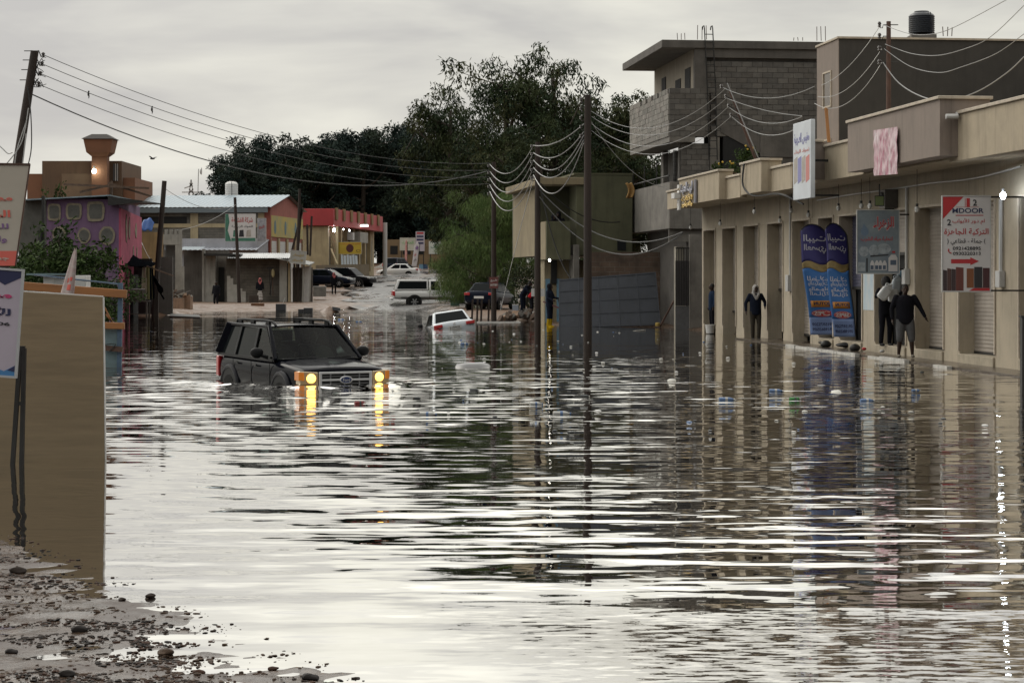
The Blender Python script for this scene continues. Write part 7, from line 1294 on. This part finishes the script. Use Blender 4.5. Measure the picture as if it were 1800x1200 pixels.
def jug(lab, px, py, d, rot, s=1.0, m=JC):
    o = thing('jerrycan', lab, 'jerrycan', P(px, py, d)); o.rotation_euler = rot; o.scale = (s, s, s)
    MB().box(-.13, .13, -.10, .10, -.2, .14).build('can', m, o, bevel=.06, seg=3); MB().hexa([(-.11, -.08, .13), (.11, -.08, .13), (.11, .08, .13), (-.11, .08, .13), (-.04, -.04, .22), (.05, -.04, .22), (.05, .04, .22), (-.04, .04, .22)]).build('shoulder', m, o, bevel=.015); MB().lathe([(.035, .20), (.035, .26), (.001, .265)], 12).build('screw_cap', m, o); MB().tube([(-.09, 0, .12), (-.12, 0, .2), (-.03, 0, .24)], .016, 6).build('handle', m, o); return o
jug('white jerrycan tilted sideways beside the bushy haired person', 1556, 514, 49.8, (0, R(38), 0)); jug('white jerrycan held upright against the chest of the bushy haired person', 1570, 516, 50.0, (0, R(-4), 0), 1.05); jug('clouded white jug between the jerrycan and the blue jug', 1576, 500, 50.0, (0, R(10), 0), .95, mat('clouded_jug', (.38, .42, .45), .3)); jug('pale blue water jug held behind the person in grey shorts', 1585, 494, 50.1, (0, 0, 0), 1.0, BLJ)
q = G(1328, 597, .0); person('person in dark jacket with a white headscarf standing in front of the shutters', q, R(8), 1.74, {-1: ((-.12, .05, -.26), (-.12, .0, -.52)), 1: ((.14, .06, -.22), (.10, -.10, -.36))}, {-1: ((-.0, -.02, -.43), (.02, .04, -.84)), 1: ((.01, -.06, -.42), (.0, -.06, -.84))}, shirt=NVCL, trousers=OLCL, scarf=WHCL, hair=None, vox=.0125)
q = FR.w(.05, YF(1250), .0); person('person in dark blue coat standing sideways in the last shutter doorway', q, R(-80), 1.76, shirt=CL('deepblue', (.018, .032, .065)), trousers=BKCL, vox=.015)
o = thing('bucket', 'white paint bucket standing before the last shutter doorway', 'bucket', G(1248, 585.5, .02)); MB().lathe([(.13, 0), (.165, .27), (.172, .275), (.172, .30), (.155, .30), (.15, .27), (.001, .26)], 20).build('pail', WHITE, o); MB().tube([(.165 * math.cos(a), .06 * math.sin(a) - .02, .27 - .10 * math.sin(a)) for a in [math.pi * i / 10 for i in range(11)]], .006, 5).build('handle', BLKM, o)
q = G(966, 574, .0); person('person in hooded dark coat and yellow boots holding a stick by the pole', (q.x, q.y, -.02), R(65), 1.74, {-1: ((-.08, -.04, -.26), (-.05, -.25, -.34)), 1: ((.06, -.10, -.24), (.02, -.34, -.26))}, shirt=NVCL, trousers=NVCL, hood=BKCL, boots=CL('yellow', (.52, .33, .015)), vox=.015)
o = MB().bar(P(955, 530, 79.6), P(982, 541, 79.4), .05).build('wooden_bar', mat('dark_red_wood', (.13, .045, .05), .6)); tag(o, 'dark red bar held by the person in yellow boots', 'bar'); o = MB().tube([P(981, 524, 79.5), P(985, 545, 79.5), P(990, 574, 79.5)], .018, 6).build('walking_stick', BLKM); tag(o, 'thin stick standing in the water before the yellow boots', 'stick')
q = P(983, 0, 83.3); person('hooded person in black leaning on the loggia parapet, taller of two', (q.x, 83.3, zf + .02), R(-20), 1.82, lean=.12, shirt=BKCL, trousers=BKCL, hood=BKCL, vox=.016); q = P(970, 0, 83.1); person('person in black with pale sleeve looking over the loggia parapet beside the hooded one', (q.x, 83.1, zf + .02), R(30), 1.72, lean=.2, shirt=BKCL, trousers=BKCL, hood=BKCL, vox=.016)
o = P(934, 0, 91); bend = {-1: ((-.05, -.16, -.24), (-.03, -.28, -.44)), 1: ((.05, -.16, -.24), (.03, -.28, -.44))}
person('person in bright red jacket bending over the rubble by the pole', (o.x, 91, zat(554, 91)), R(100), 1.66, bend, lean=.75, shirt=RDCL, trousers=BKCL, hair=HAIR, vox=.016); o = P(919, 0, 92); person('person in navy jacket bending next to the red jacket', (o.x, 92, zat(553, 92)), R(60), 1.70, bend, lean=.6, shirt=NVCL, trousers=NVCL, vox=.016)
o = thing('tool_box', 'pale blue grey box at the feet of the bending people', 'box', P(906, 546, 91)); MB().box(-.14, .14, -.1, .1, 0, .26).build('body', mat('pale_blue_box', (.36, .40, .47), .5), o, bevel=.01); MB().box(-.145, .145, -.105, .105, .262, .29).build('lid', WHITE, o)
q = P(380, 541, 128); person('person in dark clothes walking on the wet sand by the shacks', q, R(-20), 1.72, legs={-1: ((-.02, -.06, -.43), (-.02, .06, -.84)), 1: ((.02, -.06, -.43), (.03, -.08, -.84))}, shirt=BKCL, trousers=BKCL, vox=.018)
q = P(457, 531, 133); person('person in white robe with a red checked headscarf on the sandy bank', q, R(10), 1.62, shirt=BKCL, robe=WHCL, scarf=PKCL, hair=None, vox=.018); q = P(484, 526, 137); person('person in dark coat and blue hat standing beside the orange box', q, R(-140), 1.80, shirt=NVCL, trousers=BKCL, hood=CL('bluehat', (.02, .05, .14)), vox=.018)
q = P(587, 517.5, 152); person('person in black coat with a pink headscarf near the parked black car', q, R(15), 1.68, shirt=BKCL, trousers=BKCL, robe=None, scarf=PKCL, hair=None, vox=.018)
M_ = Matrix.Translation(wc_.location) @ wc_.rotation_euler.to_matrix().to_4x4()
for y, lab in ((.36, 'driver in dark clothes at the wheel of the wading car'), (-.36, 'passenger in dark clothes beside the driver of the wading car')):
    q = M_ @ Vector((1.98, y, .62)); person(lab, q, wc_.rotation_euler[2] + R(90), 1.70, {-1: ((-.05, -.18, -.20), (-.02, -.42, -.12)), 1: ((.05, -.18, -.20), (.02, -.42, -.12))}, {-1: ((0, -.40, .02), (0, -.62, -.22)), 1: ((0, -.40, .02), (0, -.62, -.22))}, crouch=.78, shirt=BKCL, trousers=BKCL, vox=.018)
# mops and cloths at the shack
o = thing('broom_bundle', 'bundle of brooms and yellow mops leaning on the shack wall', 'brooms', P(478, 520, 135.4)); q = o.location.copy()
for a, b, m in (((476, 520), (473, 470), BLKM), ((480, 520), (478, 468), RUST), ((474, 518), (481, 472), BLKM)): MB().bar(P(*a, 135.4) - q, P(*b, 135.4) - q, .05).build('broom_stick', m, o)
MB().bar(P(469, 471, 135.4) - q, P(480, 471, 135.4) - q, .12).build('broom_head', BLKM, o); MB().ell(P(480, 480, 135.3) - q, (.12, .1, .3), 8, 6).build('mop_head', mat('mop_yellow', (.42, .36, .2), .9), o)
# ------------------------------------------------------------------ rubble, kerb line and rubbish near the poles
rs = random.Random(12)
for i in range(34):
    px = rs.uniform(880, 950); d = rs.uniform(88.5, 92.5); s = rs.uniform(.10, .28); p = P(px, 0, d); b = MB(); b.box(-s, s, -s * .7, s * .7, -s * .5, s * .5); b.v = [(x * rs.uniform(.7, 1.2), y * rs.uniform(.7, 1.2), z * rs.uniform(.6, 1.3)) for x, y, z in b.v]
    o = b.build('rubble_stone', rs.choice((DCONC, CONC, TANW, BRK)), bevel=.02); o.location = (p.x, d, .1 + .22 * max(0, 1 - abs(px - 922) / 40)); o.rotation_euler = (rs.uniform(0, 3), rs.uniform(0, 3), rs.uniform(0, 3)); tag(o, 'broken stone in the rubble heap between the two utility poles', 'stone', 'rubble between the utility poles')
o = MB().box(P(838, 0, 86.3).x, P(915, 0, 86.3).x, 86.3, 86.45, -.05, .05).build('white_plank', WHITE); tag(o, 'long white plank lying at the water line behind the sunken car', 'plank')
o = MB().bar(P(1115, 582, 73.2), P(1133, 580.5, 73.8), .12, .04).build('floating_plank', PALE); tag(o, 'pale plank floating before the sheet metal panel', 'plank')
o = thing('yellow_can', 'small yellow can beside the foot of the sheet metal panel', 'can', P(1156, 573, 78.3)); MB().lathe([(.09, 0), (.1, .02), (.1, .12), (.06, .14), (.001, .14)], 12).build('can', mat('dull_yellow', (.42, .30, .08), .5), o)
for px, d in ((829, 92), (838, 93), (845, 91), (858, 92.5)): o = MB().bar(P(px, 0, d) * Vector((1, 1, 0)) + Vector((0, 0, -.3)) if False else (P(px, 0, d).x, d, -.4), (P(px, 0, d).x + .05, d, .95), .09).build('fence_post', WOODP); tag(o, 'short dark fence post in the water behind the sunken car', 'post', 'fence posts behind the sunken car')
# floating bottles and litter
BT = {'blue': mat('pet_blue', (.10, .17, .32), .2), 'clear': mat('pet_clear', (.42, .42, .40), .2), 'green': mat('pet_green', (.04, .22, .05), .25), 'red': mat('pet_red', (.22, .02, .02), .3), 'dark': mat('pet_dark', (.04, .045, .045), .3), 'white': mat('foam_white', (.55, .54, .50), .7)}
def bottle(px, py, col, lab, rz=None, s=1.0):
    q = G(px, py); o = thing('floating_bottle', lab, 'bottle', (q.x, q.y, .012), rs.uniform(-.6, .6) if rz is None else rz); o.scale = (s, s, s)
    MB().lathe([(.001, -.16), (.04, -.155), (.045, -.13), (.041, -.05), (.045, .0), (.044, .06), (.03, .11), (.016, .13), (.016, .15)], 12, (0, 0, 0), 'x').build('bottle', BT[col], o); MB().lathe([(.019, .148), (.019, .175), (.001, .176)], 10, (0, 0, 0), 'x').build('screw_cap', BT['blue' if col == 'clear' else 'white'], o); MB().lathe([(.0462, -.03), (.0462, .02)], 12, (0, 0, 0), 'x').build('wrapper', BT['blue' if col == 'clear' else 'clear' if col == 'blue' else 'dark'], o)
for px, py, c, lab, s in [(1277, 703, 'blue', 'blue bottle floating below the row of bright ripples near the shops', 1.6), (1364, 688, 'blue', 'blue bottle floating beside a pale scum streak', 1.5), (1397, 702, 'green', 'green bottle floating between two blue bottles', 1.3), (1524, 705, 'blue', 'pale blue bottle floating before the flag banners', 1.5), (1610, 687, 'blue', 'small blue bottle floating nearest the kerb', 1.0), (752, 729, 'clear', 'clear bottle floating in front of the wading car', 1.5), (987, 728, 'clear', 'large clear bottle floating alone in mid street', 1.6), (633, 709, 'red', 'red bottle floating in front of the wading car', 1.2), (733, 701, 'dark', 'dark bottle floating beside the wading car', .9), (834, 686, 'dark', 'dark bottle floating beyond the clear bottle', 1.1), (1003, 697, 'dark', 'black bottle floating in mid street', .7), (1028, 697, 'dark', 'long dark bottle floating in mid street', 1.0), (817, 605, 'blue', 'blue bottle floating beyond the wading car roof', 1.6), (600, 562, 'blue', 'blue bottle floating near the sand heap', 2.0), (631, 566, 'blue', 'pale blue bottle floating near the sand heap', 1.8), (942, 711, 'clear', 'thin clear bottle floating in mid street', 1.3)]: bottle(px, py, c, lab, s=s * .5)
def litter(px, py, m, s, lab):
    q = G(px, py); b = MB().ell((0, 0, 0), (s, s * .7, s * .22), 10, 6); b.v = [(x * (1 + .35 * noise.noise(Vector((x * 9, y * 9, px)))), y, z * (1 + .6 * noise.noise(Vector((x * 12, y * 12, py))))) for x, y, z in b.v]; o = b.build('plastic_bag', m, ang=60); o.location = (q.x, q.y, .0); o.rotation_euler = (0, 0, rs.uniform(0, 3)); tag(o, lab, 'litter')
litter(830, 644, mat('grey_bag', (.16, .16, .16), .3), .42, 'grey plastic sheet bulging out of the water past the wading car'); litter(720, 672, BT['white'], .09, 'small white foam lump right beside the wading car bumper'); litter(1470, 688, BT['white'], .12, 'pale lump of foam on the bright water streak'); litter(1180, 668, BT['white'], .10, 'pale lump of scum drifting off the shop kerb')
gl_ = 'small pale litter drifting on the flood'
for i in range(130):
    px = rs.uniform(700, 1750); py = rs.choice((rs.uniform(578, 610), rs.uniform(590, 650), rs.uniform(610, 760))); q = G(px, py)
    if FR.sy(px, -1.2) < (q.y - 43) and px > 1180: continue
    s = rs.uniform(.012, .045); b = MB().ell((0, 0, 0), (s * 1.3, s, s * .4), 7, 5); o = b.build('litter_scrap', rs.choice((BT['white'], BT['clear'], WHITE, PALE, BT['dark'], BT['blue']))); o.location = (q.x, q.y, .006); o.rotation_euler = (0, 0, rs.uniform(0, 3)); tag(o, 'small scrap of litter drifting on the flood water', 'litter', gl_)
# litter, buckets and rags by the shop steps
for px, py, m, lab in ((1460, 606, BLKM, 'black sack at the foot of the flag banners'), (1690, 607, RED, 'red rag on the door step under the door shop sign'), (1650, 611, BT['clear'], 'clear bag on the step of the narrow shutter'), (1405, 600, BLKM, 'dark sack on the kerb by the white drain pipe')):
    d = F * (CH - .2) / (py - HZ); p = P(px, py, d); b = MB().ell((0, 0, 0), (.15, .12, .11) if m is BLKM else (.06, .05, .04), 10, 7); b.v = [(x + .03 * noise.noise(Vector((x * 9, z * 9, px))), y, z) for x, y, z in b.v]; o = b.build('sack', m, ang=70); xl_ = FR.w(-.35, (p - FR.o).dot(FR.uy)); o.location = (xl_.x, xl_.y, .12); tag(o, lab, 'sack')
# ------------------------------------------------------------------ pebbles and clods on the near mud
PEB = [mat('pebble_%d' % i, c, .6, var=.3, vscale=20, spec=.12) for i, c in enumerate([(.026, .018, .014), (.05, .024, .015), (.065, .042, .028), (.014, .011, .01)])]
meshes = []
for i in range(6):
    b = MB().ell((0, 0, 0), (1, .8, .55), 8, 6); b.v = [tuple(Vector(v) * (1 + .75 * noise.noise(Vector(v) * 1.9 + Vector((i * 7, 0, 0))))) for v in b.v]; meshes.append((b.v, b.f))
def scatter(n, smin, smax, seed, name, m, band):
    rs = random.Random(seed); b = MB()
    while n > 0:
        px = rs.uniform(-30, 640); py = rs.uniform(940, 1215); q = G(px, py); s_ = (q.x + 1.0) * -.873 + (q.y - 9.75) * -.487
        if s_ < -.3 or (s_ < .1 and rs.random() < .7) or noise.noise(Vector((q.x * 1.1, q.y * 2.6, band))) + .5 * noise.noise(Vector((q.x * 4, q.y * 7, band))) + rs.uniform(-.12, .12) < .22: continue
        z = max(gz(q.x, q.y), 0); s = smin + (smax - smin) * rs.random() ** 3; v, f = rs.choice(meshes); a = rs.uniform(0, 6.28); c_, s2 = math.cos(a), math.sin(a); ex = rs.uniform(.7, 1.9)
        b.add([(q.x + s * (x * ex * c_ - y * s2), q.y + s * (x * ex * s2 + y * c_), z + s * (zz * .7 + .1)) for x, y, zz in v], f); n -= 1
    return stuff(b.build(name, m, ang=60))
for i in range(4):
    o = scatter(1100, .003, .017, 100 + i, 'gravel', PEB[i], (2.0, 2.3, 7.7, 2.15)[i]); o['label'] = ('dark grit', 'brown grit', 'tan grit', 'black grit')[i] + ' scattered over the near mud bank'; o['category'] = 'gravel'
for i, (px, py, s) in enumerate([(34, 1007, .07), (140, 1113, .05), (292, 1150, .055), (545, 1197, .05), (480, 1178, .03), (265, 1049, .04), (120, 1192, .05), (350, 1185, .035), (215, 1056, .03), (20, 1150, .04)]):
    q = G(px, py); v, f = meshes[i % 6]; b = MB().add([(x * s, y * s, z * s * .8) for x, y, z in v], f); o = b.build('mud_clod', PEB[(0, 3, 2, 3, 1, 0, 3, 1, 0, 3)[i]], sub=1); o.location = (q.x, q.y, max(0, gz(q.x, q.y)) + s * .2); tag(o, 'dark clod of mud lying on the near mud bank', 'clod', 'mud clods on the near bank')
